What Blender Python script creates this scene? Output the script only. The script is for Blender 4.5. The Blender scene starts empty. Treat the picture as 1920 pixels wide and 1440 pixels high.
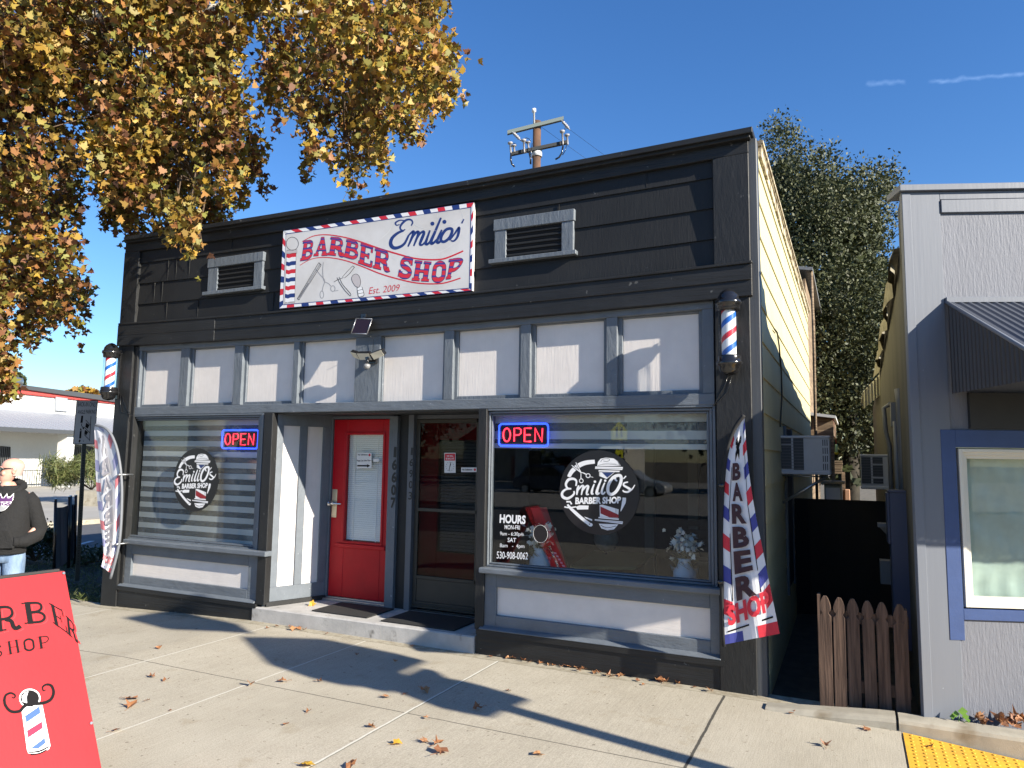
import bpy, math, random
import numpy as np
from mathutils import Vector, Matrix
random.seed(7); rng=np.random.default_rng(7)
C=bpy.context.scene.collection
PI=math.pi; R_=math.radians
# ------------------------------------------------------------------ camera model
CZ=1.75; CY=-6.0; FPX=1345.0
def rotm(y,p,r):
    return (Matrix.Rotation(y,3,'Z')@Matrix.Rotation(PI/2+p,3,'X')@Matrix.Rotation(r,3,'Z'))
CM=rotm(R_(25.31),R_(5.865),R_(.832))
CAM=Vector((0,CY,CZ))
def ray(px,py): return CM@Vector(((px-960)/FPX,-(py-720)/FPX,-1))
def P(px,py,Y=0.0):
    d=ray(px,py); return CAM+d*((Y-CY)/d.y)
def PZ(px,py,Z):
    d=ray(px,py); return CAM+d*((Z-CZ)/d.z)
def PX(px,py,X):
    d=ray(px,py); return CAM+d*(X/d.x)
def PN(px,py,P0,n):
    d=ray(px,py); return CAM+d*((P0-CAM).dot(n)/d.dot(n))
def PD(px,py,dep): return CAM+ray(px,py)*dep
def gz(x,y=0):
    if x>.2: return max(-.03-.09*(x-.2),-.3)
    if x<-5.8: return -.02-.032*min(-x-5.8,2.6)
    return -.02-.0025*max(0,x+5.8)
# ------------------------------------------------------------------ materials
MATS={}
def nt(name):
    m=bpy.data.materials.new(name); m.use_nodes=True; n=m.node_tree; n.nodes.clear()
    out=n.nodes.new('ShaderNodeOutputMaterial'); return m,n,out
def N(n,t,**k):
    x=n.nodes.new(t)
    for a,b in k.items():
        if a[0]=='i' and a[1:].isdigit(): x.inputs[int(a[1:])].default_value=b
        else: setattr(x,a,b)
    return x
def c4(c): return (c[0],c[1],c[2],1)
def mat(name,col,rough=.6,metal=0,spec=.5,var=0,scale=8,stretch=(1,1,1),bump=0,bscale=40,bstretch=None,col2=None,spots=None,emit=None,coord='Object',lo=.35,hi=.65,coat=0,alpha=None,bdist=.004):
    if name in MATS: return MATS[name]
    m,n,out=nt(name); L=n.links.new
    b=N(n,'ShaderNodeBsdfPrincipled'); b.inputs['Roughness'].default_value=rough; b.inputs['Metallic'].default_value=metal
    b.inputs['Specular IOR Level'].default_value=spec; b.inputs['Coat Weight'].default_value=coat
    b.inputs['Base Color'].default_value=c4(col); L(b.outputs[0],out.inputs[0])
    if emit:
        b.inputs['Emission Color'].default_value=c4(emit[0]); b.inputs['Emission Strength'].default_value=emit[1]
    tc=N(n,'ShaderNodeTexCoord')
    def noise(sc,st,det=5,ro=.6):
        mp=N(n,'ShaderNodeMapping'); mp.inputs['Scale'].default_value=st; L(tc.outputs[coord],mp.inputs[0])
        nz=N(n,'ShaderNodeTexNoise'); nz.inputs['Scale'].default_value=sc; nz.inputs['Detail'].default_value=det; nz.inputs['Roughness'].default_value=ro
        L(mp.outputs[0],nz.inputs[0]); return nz
    if var or col2:
        nz=noise(scale,stretch); cr=N(n,'ShaderNodeValToRGB')
        c2=col2 if col2 else tuple(x*(1-var) for x in col)
        cr.color_ramp.elements[0].position=lo; cr.color_ramp.elements[1].position=hi
        cr.color_ramp.elements[0].color=c4(c2); cr.color_ramp.elements[1].color=c4(col)
        L(nz.outputs[0],cr.inputs[0]); src=cr.outputs[0]
        if spots:
            n2=noise(spots[1],(1,1,1),3); r2=N(n,'ShaderNodeValToRGB'); r2.color_ramp.elements[0].position=spots[2]; r2.color_ramp.elements[1].position=spots[2]+spots[3]
            r2.color_ramp.elements[0].color=(0,0,0,1); L(n2.outputs[0],r2.inputs[0])
            mx=N(n,'ShaderNodeMix',data_type='RGBA'); mx.inputs[7].default_value=c4(spots[0]); L(r2.outputs[0],mx.inputs[0]); L(src,mx.inputs[6]); src=mx.outputs[2]
        L(src,b.inputs['Base Color'])
    if bump:
        nb=noise(bscale,bstretch or stretch,6,.65); bp=N(n,'ShaderNodeBump'); bp.inputs['Strength'].default_value=bump; bp.inputs['Distance'].default_value=bdist
        L(nb.outputs[0],bp.inputs['Height']); L(bp.outputs[0],b.inputs['Normal'])
    MATS[name]=m; return m
GR=(1,1,.06)  # vertical grain
black=mat('black_paint',(.015,.0155,.016),.55,var=.35,scale=3,bump=.7,bscale=26,bstretch=(1,1,.3),spec=.45,spots=((.06,.06,.06),14,.70,.03),bdist=.007)
blackh=mat('black_siding_paint',(.013,.0135,.014),.62,var=.3,scale=2.5,bump=.45,bscale=55,bstretch=(1,1,.12),spots=((.05,.05,.05),19,.71,.02),spec=.4,bdist=.006)
beamm=mat('black_beam_paint',(.015,.0155,.016),.55,var=.35,scale=3,bump=.8,bscale=16,bstretch=(.07,1,1),spots=((.09,.09,.085),13,.70,.02),spec=.45,bdist=.014)
gray=mat('gray_trim_paint',(.135,.155,.178),.5,var=.16,scale=5,bump=.6,bscale=24,bstretch=(1,1,.3),spots=((.28,.30,.32),22,.70,.04),bdist=.014)
grayh=mat('gray_trim_paint_horizontal',(.135,.155,.178),.5,var=.16,scale=5,bump=.6,bscale=24,bstretch=(.3,1,1),spots=((.26,.28,.30),22,.70,.04),bdist=.014)
whitep=mat('white_panel_paint',(.72,.672,.630),.55,var=.07,scale=6,bump=.5,bscale=60,bstretch=(1,1,.08),spots=((.6,.6,.6),30,.75,.04))
whiteh=mat('white_board_paint',(.72,.672,.630),.55,var=.07,scale=6,bump=.5,bscale=60,bstretch=(.1,1,1))
redp=mat('red_door_paint',(.50,.004,.012),.42,spec=.3,var=.12,scale=6,bump=.35,bscale=25,bstretch=(1,1,.5))
darkred=mat('dark_red_paint',(.2,.012,.014),.4,var=.1)
bronze=mat('bronze_screen_door',(.055,.05,.04),.45,metal=.2,var=.15)
conc=None
stepm=mat('painted_step_concrete',(.47,.455,.43),.85,var=.22,scale=6,bump=.7,bscale=45,spots=((.2,.19,.17),7,.62,.12))
kerbm=mat('kerb_concrete',(.40,.365,.29),.9,var=.25,scale=5,bump=.5,bscale=160,spots=((.22,.18,.12),4,.58,.15))
cream=mat('cream_siding_paint',(.56,.51,.30),.6,var=.12,scale=3,stretch=(1,1,.15),bump=.3,bscale=40,bstretch=(1,1,.1))
metal=mat('galvanised_metal',(.45,.46,.47),.35,metal=.85,var=.2)
chrome=mat('chrome_metal',(.7,.7,.7),.18,metal=1)
dkmetal=mat('black_gloss_metal',(.012,.012,.013),.18,spec=.6,coat=.3)
brassm=mat('brass_plate',(.6,.52,.38),.35,metal=.7)
whitepl=mat('white_plastic',(.75,.75,.74),.4)
acm=mat('air_conditioner_housing',(.50,.52,.56),.5,var=.05)
voidm=mat('dark_opening',(.006,.006,.007),.9)
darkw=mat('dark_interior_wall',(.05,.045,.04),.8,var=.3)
nvy=mat('navy_ink',(.012,.035,.17),.5); redi=mat('red_ink',(.60,.02,.035),.5); whi=mat('white_vinyl',(.8,.8,.8),.5)
redf=mat('flag_red',(.62,.03,.05),.7); bluef=mat('flag_blue',(.05,.06,.28),.7)
inkm=mat('dark_ink',(.010,.009,.010),.75,spec=.12); grayi=mat('gray_ink',(.28,.28,.29),.5); silv=mat('silver_print',(.5,.46,.46),.5)
vinyl=mat('black_vinyl',(.012,.012,.013),.35)
signw=mat('sign_face_white',(.66,.645,.63),.35,col2=(.50,.47,.43),scale=1.3,lo=.25,hi=.6)
barkp=mat('pale_sycamore_bark',(.48,.44,.36),.8,col2=(.2,.17,.12),scale=5,bump=.5,bscale=20)
barkd=mat('dark_bark',(.05,.042,.03),.9,var=.4,bump=.8,bscale=20,bstretch=(1,1,.2))
twig=mat('twig_bark',(.13,.085,.05),.9,var=.3)
# glass: clear pane that reflects by angle
def glassm(name,tint=(.9,.93,.92),rough=0.0,gain=1.0):
    m,n,out=nt(name); L=n.links.new
    tr=N(n,'ShaderNodeBsdfTransparent'); tr.inputs[0].default_value=c4(tint)
    gl=N(n,'ShaderNodeBsdfGlossy'); gl.inputs['Roughness'].default_value=rough
    lw=N(n,'ShaderNodeLayerWeight'); lw.inputs[0].default_value=.5
    pw=N(n,'ShaderNodeMath',operation='POWER'); pw.inputs[1].default_value=5; L(lw.outputs['Facing'],pw.inputs[0])
    mm=N(n,'ShaderNodeMath',operation='MULTIPLY_ADD'); mm.inputs[1].default_value=.96*min(gain,1); mm.inputs[2].default_value=.04*gain; L(pw.outputs[0],mm.inputs[0])
    mx=N(n,'ShaderNodeMixShader'); L(mm.outputs[0],mx.inputs[0]); L(tr.outputs[0],mx.inputs[1]); L(gl.outputs[0],mx.inputs[2]); L(mx.outputs[0],out.inputs[0])
    MATS[name]=m; return m
glass=glassm('window_glass',(.95,.965,.96),0,.85); glass2=glassm('tinted_storm_glass',(.55,.55,.54),.0,.35); tubeg=glassm('clear_tube',(.95,.97,.98),0,1)
def leafmat(name,cols,trans=.35,rough=.55):
    m,n,out=nt(name); L=n.links.new
    at=N(n,'ShaderNodeAttribute'); at.attribute_name='tint'
    cr=N(n,'ShaderNodeValToRGB'); e=cr.color_ramp.elements
    while len(e)<len(cols): e.new(.5)
    for i,c in enumerate(cols): e[i].position=i/(len(cols)-1); e[i].color=c4(c)
    L(at.outputs['Fac'],cr.inputs[0])
    d=N(n,'ShaderNodeBsdfPrincipled'); d.inputs['Roughness'].default_value=rough; L(cr.outputs[0],d.inputs['Base Color'])
    t=N(n,'ShaderNodeBsdfTranslucent'); L(cr.outputs[0],t.inputs[0])
    mx=N(n,'ShaderNodeMixShader'); mx.inputs[0].default_value=trans; L(d.outputs[0],mx.inputs[1]); L(t.outputs[0],mx.inputs[2]); L(mx.outputs[0],out.inputs[0])
    MATS[name]=m; return m
syc=leafmat('sycamore_leaves',[(.09,.04,.02),(.21,.085,.035),(.31,.14,.04),(.29,.20,.045),(.21,.21,.045),(.38,.24,.04),(.47,.29,.035),(.36,.18,.05)],.24)
oakm=leafmat('oak_leaves',[(.022,.03,.010),(.05,.062,.02),(.085,.092,.035),(.04,.05,.018)],.10,.6)
dryl=leafmat('dry_leaves',[(.24,.10,.04),(.34,.15,.06),(.20,.085,.045),(.38,.2,.09)],.15,.6)
yell=leafmat('yellow_leaves',[(.6,.38,.03),(.55,.3,.03)],.2,.6)
shrubm=leafmat('shrub_leaves',[(.02,.03,.012),(.05,.07,.02),(.03,.045,.016)],.15,.45)
grassm=leafmat('grass_blades',[(.05,.08,.02),(.14,.15,.05),(.09,.12,.03),(.22,.2,.08)],.2,.6)
# ------------------------------------------------------------------ scene graph helpers
WL={}
def tag(o,label=None,cat=None,group=None,kind=None):
    if label: o['label']=label
    if cat: o['category']=cat
    if group: o['group']=group
    if kind: o['kind']=kind
    return o
def thing(name,loc,label,cat,group=None,kind=None):
    o=bpy.data.objects.new(name,None); o.empty_display_size=.1; C.objects.link(o); o.location=loc; WL[o.name]=Vector(loc)
    return tag(o,label,cat,group,kind)
class MB:
    def __init__(s): s.v=[]; s.f=[]; s.m=[]; s.sm=[]; s.uv={}
    def add(s,vs,fs,mi=0,smooth=False,uvs=None):
        b=len(s.v); s.v+= [tuple(x) for x in vs]
        for k,f in enumerate(fs):
            s.f.append(tuple(b+i for i in f)); s.m.append(mi); s.sm.append(smooth)
            if uvs is not None: s.uv[len(s.f)-1]=[uvs[i] for i in f]
        return s
    def box(s,x0,x1,y0,y1,z0,z1,mi=0):
        x0,x1=sorted((x0,x1)); y0,y1=sorted((y0,y1)); z0,z1=sorted((z0,z1))
        v=[(x0,y0,z0),(x1,y0,z0),(x1,y1,z0),(x0,y1,z0),(x0,y0,z1),(x1,y0,z1),(x1,y1,z1),(x0,y1,z1)]
        return s.add(v,[(0,3,2,1),(4,5,6,7),(0,1,5,4),(1,2,6,5),(2,3,7,6),(3,0,4,7)],mi)
    def hexa(s,a,b,mi=0):  # a,b: 4 pts each (front ring, back ring)
        return s.add(list(a)+list(b),[(0,1,2,3),(7,6,5,4),(0,4,5,1),(1,5,6,2),(2,6,7,3),(3,7,4,0)],mi)
    def slab(s,pts,off,mi=0): # planar polygon extruded by off
        n=len(pts); off=Vector(off); v=[Vector(p) for p in pts]+[Vector(p)+off for p in pts]
        f=[tuple(range(n)),tuple(range(2*n-1,n-1,-1))]+[(i,i+n,(i+1)%n+n,(i+1)%n) for i in range(n)]
        return s.add(v,f,mi)
    def poly(s,pts,mi=0,uvs=None): return s.add(pts,[tuple(range(len(pts)))],mi,False,uvs)
    def tube(s,path,r,n=8,mi=0,caps=True,smooth=True,closed=False):
        path=[Vector(p) for p in path]; k=len(path); rs=r if isinstance(r,(list,tuple)) else [r]*k
        vs=[]; up=None
        for i,p in enumerate(path):
            a=path[(i-1)%k] if (closed or i>0) else p; b=path[(i+1)%k] if (closed or i<k-1) else p
            t=(b-a)
            t=t.normalized() if t.length>1e-9 else Vector((0,0,1))
            if up is None: up=Vector((0,0,1)) if abs(t.z)<.9 else Vector((1,0,0))
            e=t.cross(up)
            if e.length<1e-6: e=t.cross(Vector((0,1,0)))
            e.normalize(); g=e.cross(t).normalized(); up=g
            for j in range(n):
                q=2*PI*j/n; vs.append(p+(e*math.cos(q)+g*math.sin(q))*rs[i])
        fs=[]
        for i in range(k if closed else k-1):
            i2=(i+1)%k
            for j in range(n): fs.append((i*n+j,i*n+(j+1)%n,i2*n+(j+1)%n,i2*n+j))
        s.add(vs,fs,mi,smooth)
        if caps and not closed:
            b=len(s.v)-len(vs); s.f+= [tuple(b+j for j in range(n))[::-1],tuple(b+(k-1)*n+j for j in range(n))]; s.m+=[mi,mi]; s.sm+=[False,False]
        return s
    def lathe(s,prof,o=(0,0,0),n=24,mi=0,smooth=True,sx=1,sy=1):
        vs=[];o=Vector(o)
        for r,z in prof:
            for j in range(n):
                q=2*PI*j/n; vs.append((o.x+r*sx*math.cos(q),o.y+r*sy*math.sin(q),o.z+z))
        fs=[(i*n+j,i*n+(j+1)%n,(i+1)*n+(j+1)%n,(i+1)*n+j) for i in range(len(prof)-1) for j in range(n)]
        s.add(vs,fs,mi,smooth)
        b=len(s.v)-len(vs)
        if prof[0][0]>1e-4: s.f.append(tuple(b+j for j in range(n))[::-1]); s.m.append(mi); s.sm.append(False)
        if prof[-1][0]>1e-4: s.f.append(tuple(b+(len(prof)-1)*n+j for j in range(n))); s.m.append(mi); s.sm.append(False)
        return s
    def build(s,name,mats,parent=None,bevel=0,loc=None,label=None,cat=None,group=None,kind=None,recalc=True):
        if not isinstance(mats,(list,tuple)): mats=[mats]
        org=Vector((0,0,0))
        if parent is not None: org=WL[parent.name]
        elif loc is not None: org=Vector(loc)
        me=bpy.data.meshes.new(name); me.from_pydata([(x[0]-org.x,x[1]-org.y,x[2]-org.z) for x in s.v],[],s.f)
        for m in mats: me.materials.append(m)
        me.polygons.foreach_set('material_index',s.m); me.polygons.foreach_set('use_smooth',s.sm)
        if s.uv:
            ul=me.uv_layers.new(name='uv')
            for pi,us in s.uv.items():
                for li,u in zip(me.polygons[pi].loop_indices,us): ul.data[li].uv=u
        me.update()
        if recalc:
            import bmesh
            bm=bmesh.new(); bm.from_mesh(me); bmesh.ops.recalc_face_normals(bm,faces=bm.faces); bm.to_mesh(me); bm.free()
        o=bpy.data.objects.new(name,me); C.objects.link(o)
        if parent is not None: o.parent=parent
        else: o.location=org
        WL[o.name]=org
        if bevel:
            b=o.modifiers.new('bevel','BEVEL'); b.width=bevel; b.segments=1; b.limit_method='ANGLE'; b.angle_limit=R_(40)
        return tag(o,label,cat,group,kind)
def copy_tree(o,parent=None,loc=None):
    c=o.copy(); C.objects.link(c); c.parent=parent
    for ch in list(o.children): copy_tree(ch,c)
    if loc is not None: c.location=loc
    WL[c.name]=Vector(c.location) if parent is None else WL[parent.name]
    return c
def sag(x,z):
    t=min(max((z-2.3)/.8,0),1); u=(x+4.55)/3.9
    return .045*t*max(0,1-u*u)
def sc(v,Y): return v*(1+Y/6)           # value read on the plane Y=0 carried to the plane Y
def fx(x,Y): return x*(1+Y/6)
def fz(z,Y): return CZ+(z-CZ)*(1+Y/6)
def fb(mb,x0,x1,z0,z1,yf,yb,mi=0,seg=None):
    """facade board: x,z as read on Y=0, front face at yf, back at yb, follows the sag of the old facade"""
    X0,X1,Z0,Z1=fx(x0,yf),fx(x1,yf),fz(z0,yf),fz(z1,yf)
    n=seg or max(1,int(abs(X1-X0)/.6)); vs=[];fs=[]
    for i in range(n+1):
        x=X0+(X1-X0)*i/n; s0=sag(x,Z0); s1=sag(x,Z1)
        vs+=[(x,yf,Z0-s0),(x,yf,Z1-s1),(x,yb,Z1-s1),(x,yb,Z0-s0)]
    for i in range(n):
        a=4*i;b=a+4
        for j in range(4): fs.append((a+j,a+(j+1)%4,b+(j+1)%4,b+j))
    fs+=[(3,2,1,0),tuple(4*n+j for j in range(4))]
    return mb.add(vs,fs,mi)
# ---- flat artwork helpers
def smooth_path(pts,k=5,closed=False):
    pts=[Vector((p[0],p[1])) for p in pts]; n=len(pts)
    if n<3: return pts
    out=[]
    rg=range(n if closed else n-1)
    for i in rg:
        p0=pts[(i-1)%n] if (closed or i>0) else pts[i]; p1=pts[i]; p2=pts[(i+1)%n]; p3=pts[(i+2)%n] if (closed or i<n-2) else pts[(i+1)%n]
        for t in range(k):
            u=t/k; out.append(.5*((2*p1)+(p2-p0)*u+(2*p0-5*p1+4*p2-p3)*u*u+(3*p1-p0-3*p2+p3)*u*u*u))
    if not closed: out.append(pts[-1])
    return out
LAY=[0.0]
def ribbon(mb,pts,w,f,mi=0,sm=True,closed=False,taper=(1,1),k=5,uvf=None):
    """stroke of width w through 2D pts, mapped by f(x,y,h) to 3D"""
    q=smooth_path(pts,k,closed) if sm else [Vector((p[0],p[1])) for p in pts]
    n=len(q); LAY[0]=(LAY[0]+.00004)%.0006; h=LAY[0]
    L=[];Rr=[]
    for i,p in enumerate(q):
        a=q[(i-1)%n] if (closed or i>0) else p; b=q[(i+1)%n] if (closed or i<n-1) else p
        t=b-a; t=t.normalized() if t.length>1e-9 else Vector((1,0)); nn=Vector((-t.y,t.x))
        s=i/(n-1); tw=taper[0]+(taper[1]-taper[0])*s if len(taper)==2 else (taper[0]+(taper[1]-taper[0])*s*2 if s<.5 else taper[1]+(taper[2]-taper[1])*(s-.5)*2)
        ww=w*tw/2; L.append(p+nn*ww); Rr.append(p-nn*ww)
    vs=[f(p.x,p.y,h) for p in L]+[f(p.x,p.y,h) for p in Rr]
    fs=[(i,(i+1)%n,n+(i+1)%n,n+i) for i in range(n if closed else n-1)]
    uv=None
    if uvf: uv=[uvf(p.x,p.y) for p in L]+[uvf(p.x,p.y) for p in Rr]
    mb.add(vs,fs,mi,False,uv)
def fill(mb,pts,f,mi=0,sm=False,lift=0):
    q=smooth_path(pts,4,True) if sm else pts
    LAY[0]=(LAY[0]+.00004)%.0006
    mb.add([f(p[0],p[1],LAY[0]+lift) for p in q],[tuple(range(len(q)))],mi)
def circle(cx,cy,rx,ry=None,n=40): ry=ry or rx; return [(cx+rx*math.cos(2*PI*i/n),cy+ry*math.sin(2*PI*i/n)) for i in range(n)]
def crop(x0,y0,s,Y,nrm=(0,-1,0)):
    nrm=Vector(nrm)
    return lambda x,y,h=0:P(x0+x/s,y0+y/s,Y)+nrm*h
_tc={}
def text_geo(s,bold=0.0,shear=0.0):
    key=(s,bold,shear)
    if key in _tc: return _tc[key]
    cu=bpy.data.curves.new('t','FONT'); cu.body=s; cu.size=1; cu.offset=bold; cu.shear=shear; cu.resolution_u=3; cu.fill_mode='FRONT'
    o=bpy.data.objects.new('t',cu); C.objects.link(o); dg=bpy.context.evaluated_depsgraph_get(); e=o.evaluated_get(dg); me=e.to_mesh()
    vs=[(v.co.x,v.co.y) for v in me.vertices]; fs=[tuple(p.vertices) for p in me.polygons]; e.to_mesh_clear()
    bpy.data.objects.remove(o); bpy.data.curves.remove(cu)
    xs=[v[0] for v in vs]; x0,x1=min(xs),max(xs)
    cap=.70 if True else 1
    vs=[((x-x0)/(x1-x0),y/cap) for x,y in vs]; _tc[key]=(vs,fs); return vs,fs
def text(mb,s,bl,br,h,f,mi=0,bold=0.0,shear=0.0,up=None,lift=0.0):
    """text from bl to br (2D artwork coords, y down unless up given), cap height h"""
    vs,fs=text_geo(s,bold,shear); bl=Vector(bl);br=Vector(br); d=br-bl
    up=Vector(up).normalized() if up else Vector((d.y,-d.x)).normalized()
    LAY[0]=(LAY[0]+.00004)%.0006
    mb.add([f(*(bl+d*x+up*(h*y)),LAY[0]+lift) for x,y in vs],fs,mi)
SLAB={
'B':[([(.24,0),(.24,1)],.28,0),([(.22,.93),(.6,.93),(.80,.84),(.80,.66),(.6,.54),(.25,.53)],.15,1),([(.25,.5),(.64,.5),(.86,.38),(.86,.19),(.64,.07),(.22,.07)],.15,1),([(-.02,.05),(.3,.05)],.1,0),([(-.02,.95),(.3,.95)],.1,0)],
'A':[([(.5,1),(.18,.05)],.13,0),([(.5,1),(.80,.05)],.25,0),([(.28,.33),(.72,.33)],.09,0),([(-.02,.05),(.36,.05)],.1,0),([(.58,.05),(1.02,.05)],.1,0),([(.34,.96),(.66,.96)],.09,0)],
'R':[([(.24,0),(.24,1)],.28,0),([(.22,.93),(.6,.93),(.82,.84),(.82,.62),(.6,.48),(.25,.47)],.15,1),([(.5,.46),(.72,.36),(.76,.15),(.84,.05),(1.02,.12)],.2,1),([(-.02,.05),(.5,.05)],.1,0),([(-.02,.95),(.3,.95)],.1,0)],
'E':[([(.24,0),(.24,1)],.28,0),([(0,.95),(.9,.95)],.1,0),([(.88,1),(.88,.70)],.1,0),([(.3,.5),(.66,.5)],.1,0),([(.66,.64),(.66,.36)],.08,0),([(0,.05),(.92,.05)],.1,0),([(.92,0),(.92,.32)],.1,0)],
'S':[([(.84,.74),(.74,.88),(.5,.94),(.24,.86),(.17,.70),(.32,.57),(.66,.45),(.83,.31),(.76,.13),(.5,.06),(.24,.12),(.16,.28)],.2,1),([(.88,.62),(.88,.98)],.08,0),([(.11,.02),(.11,.38)],.08,0)],
'H':[([(.24,0),(.24,1)],.24,0),([(.78,0),(.78,1)],.24,0),([(.2,.5),(.8,.5)],.12,0),([(0,.05),(.46,.05)],.1,0),([(.56,.05),(1.02,.05)],.1,0),([(0,.95),(.46,.95)],.1,0),([(.56,.95),(1.02,.95)],.1,0)],
'O':[([(.5,.93),(.2,.8),(.16,.5),(.2,.2),(.5,.07),(.8,.2),(.84,.5),(.8,.8)],.23,2)],
'P':[([(.26,0),(.26,1)],.28,0),([(.24,.93),(.64,.93),(.88,.82),(.86,.6),(.64,.45),(.28,.44)],.16,1),([(0,.05),(.54,.05)],.1,0),([(0,.95),(.3,.95)],.1,0)]}
def slab_letter(mb,ch,quad,f,mi=0,grow=0,uvs=False):
    bl,br,tr,tl=[Vector(q) for q in quad]
    def g(x,y,h): 
        p=bl.lerp(br,x).lerp(tl.lerp(tr,x),y); return f(p.x,p.y,h)
    for pts,w,s in SLAB[ch]: ribbon(mb,pts,w+grow,g,mi,sm=s>0,closed=s==2,k=4,uvf=(lambda x,y:(x,y)) if uvs else None)
# leaf masses
STAR=[(0,-.5),(.11,-.30),(.40,-.40),(.37,-.13),(.58,.10),(.33,.17),(0,.60),(-.33,.17),(-.58,.10),(-.37,-.13),(-.40,-.40),(-.11,-.30)]
SYC=[(0,-.42),(.10,-.30),(.38,-.42),(.36,-.22),(.50,-.10),(.58,.14),(.36,.14),(.30,.36),(.12,.32),(0,.60),(-.12,.32),(-.30,.36),(-.36,.14),(-.58,.14),(-.50,-.10),(-.36,-.22),(-.38,-.42),(-.10,-.30)]
DIAM=[(0,-.5),(.28,0),(0,.5),(-.28,0)]
def leafmass(name,pts,size,matr,parent=None,tmpl=STAR,tint=None,flat=0,curl=.25,loc=None,**kw):
    n=len(pts); T=np.array([(a,b,curl*(a*a*2-.1)) for a,b in tmpl]); k=len(T)
    # random orientation
    q=rng.normal(size=(n,4)); 
    if flat: q=np.stack([np.cos(rng.uniform(0,PI,n)),rng.normal(0,flat,n),rng.normal(0,flat,n),np.sin(rng.uniform(0,PI,n))],1)
    q/=np.linalg.norm(q,axis=1)[:,None]; w,x,y,z=q.T
    Rm=np.stack([1-2*(y*y+z*z),2*(x*y-z*w),2*(x*z+y*w),2*(x*y+z*w),1-2*(x*x+z*z),2*(y*z-x*w),2*(x*z-y*w),2*(y*z+x*w),1-2*(x*x+y*y)],1).reshape(n,3,3)
    s=size*rng.uniform(.65,1.25,n)
    V=np.einsum('nij,kj->nki',Rm,T)*s[:,None,None]+np.asarray(pts)[:,None,:]
    org=WL[parent.name] if parent is not None else Vector(loc or (0,0,0))
    V=V.reshape(-1,3)-np.array(org)
    me=bpy.data.meshes.new(name); me.vertices.add(n*k); me.vertices.foreach_set('co',V.ravel())
    me.loops.add(n*k); me.loops.foreach_set('vertex_index',np.arange(n*k)); me.polygons.add(n); me.polygons.foreach_set('loop_start',np.arange(n)*k); me.polygons.foreach_set('loop_total',np.full(n,k))
    a=me.attributes.new('tint','FLOAT','FACE'); a.data.foreach_set('value',np.asarray(tint if tint is not None else rng.random(n),dtype=float))
    me.materials.append(matr); me.update(); me.validate()
    o=bpy.data.objects.new(name,me); C.objects.link(o)
    if parent is not None: o.parent=parent
    else: o.location=org
    WL[o.name]=org
    return tag(o,**kw)
SKY_STRENGTH=.07; SUN_STRENGTH=5.0; EXPO=1.22
# ================================================================== BARBER SHOP BUILDING
shop=thing('shop_building',(-4.5,0,0),'single storey black and grey wooden shop with white panels, two shop windows and red doors','building')
XL,XRW=-8.40,-.64
# --- upper siding: lapped boards
mb=MB()
for z0,z1 in ((3.36,3.60),(3.60,3.865),(3.865,4.13),(4.13,4.34)):
    n=14
    for i in range(n):
        xa=-8.12+(7.14)*i/n; xb=-8.12+(7.14)*(i+1)/n
        v=[]
        for x in (xa,xb):
            v+=[(x,-.018,z0-sag(x,z0)),(x,-.002,z1+.01-sag(x,z1)),(x,.06,z1+.01-sag(x,z1)),(x,.06,z0-sag(x,z0))]
        mb.add(v,[(0,1,5,4),(1,2,6,5),(2,3,7,6),(3,0,4,7),(0,3,2,1),(4,5,6,7)])
    # butt joints between siding sheets
    for x in [random.uniform(-8,-1.2) for _ in range(5)]: mb.box(x,x+.004,-.019,-.01,z0+.005-sag(x,z0),z1-.01-sag(x,z1))
mb.build('siding',blackh,shop)
# hidden wall body behind
body=MB()
body.box(XL+.02,XRW-.02,.13,.2,3.02,4.42); body.box(XL+.02,-8.0,.02,.2,-.12,3.02); body.box(-.98,XRW-.02,.02,.2,-.1,3.02)
body.build('wall',black,shop)
mb=MB()
fb(mb,-8.40,-.665,4.47,4.52,-.13,.25); fb(mb,-8.38,-.685,4.43,4.47,-.10,.2)
mb.build('cornice',beamm,shop,bevel=.004)
mb=MB(); fb(mb,-8.36,-.70,4.30,4.435,-.045,.1); mb.build('frieze_board',beamm,shop,bevel=.003)
mb=MB(); fb(mb,-8.37,-8.09,3.36,4.30,-.045,.1); mb.build('corner_board',black,shop,bevel=.004)
mb=MB(); fb(mb,-.99,-.70,3.36,4.30,-.05,.1); mb.build('corner_board',black,shop,bevel=.004)
mb=MB(); fb(mb,-8.40,-6.70,3.09,3.36,-.075,.1);fb(mb,-6.697,-.69,3.09,3.36,-.067,.1); fb(mb,-8.40,-.688,3.362,3.385,-.085,.1); fb(mb,-8.38,-.70,3.225,3.235,-.079,-.06)
mb.build('beam',beamm,shop,bevel=.005)
# pillars
mb=MB(); fb(mb,-8.36,-8.08,-.15,3.09,-.045,.15); fb(mb,-8.105,-7.985,-.15,3.07,-.02,.1); mb.build('pillar',black,shop,bevel=.006)
mb=MB(); fb(mb,-.99,-.71,-.15,3.09,-.045,.15); mb.build('pillar',black,shop,bevel=.006)
mb=MB(); mb.box(-.715,-.632,-.03,.10,-.15,4.40); mb.build('corner_board',mat('dark_gray_paint',(.075,.08,.087),.5,var=.2,bump=.4,bscale=40,stretch=GR),shop,bevel=.004)
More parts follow.
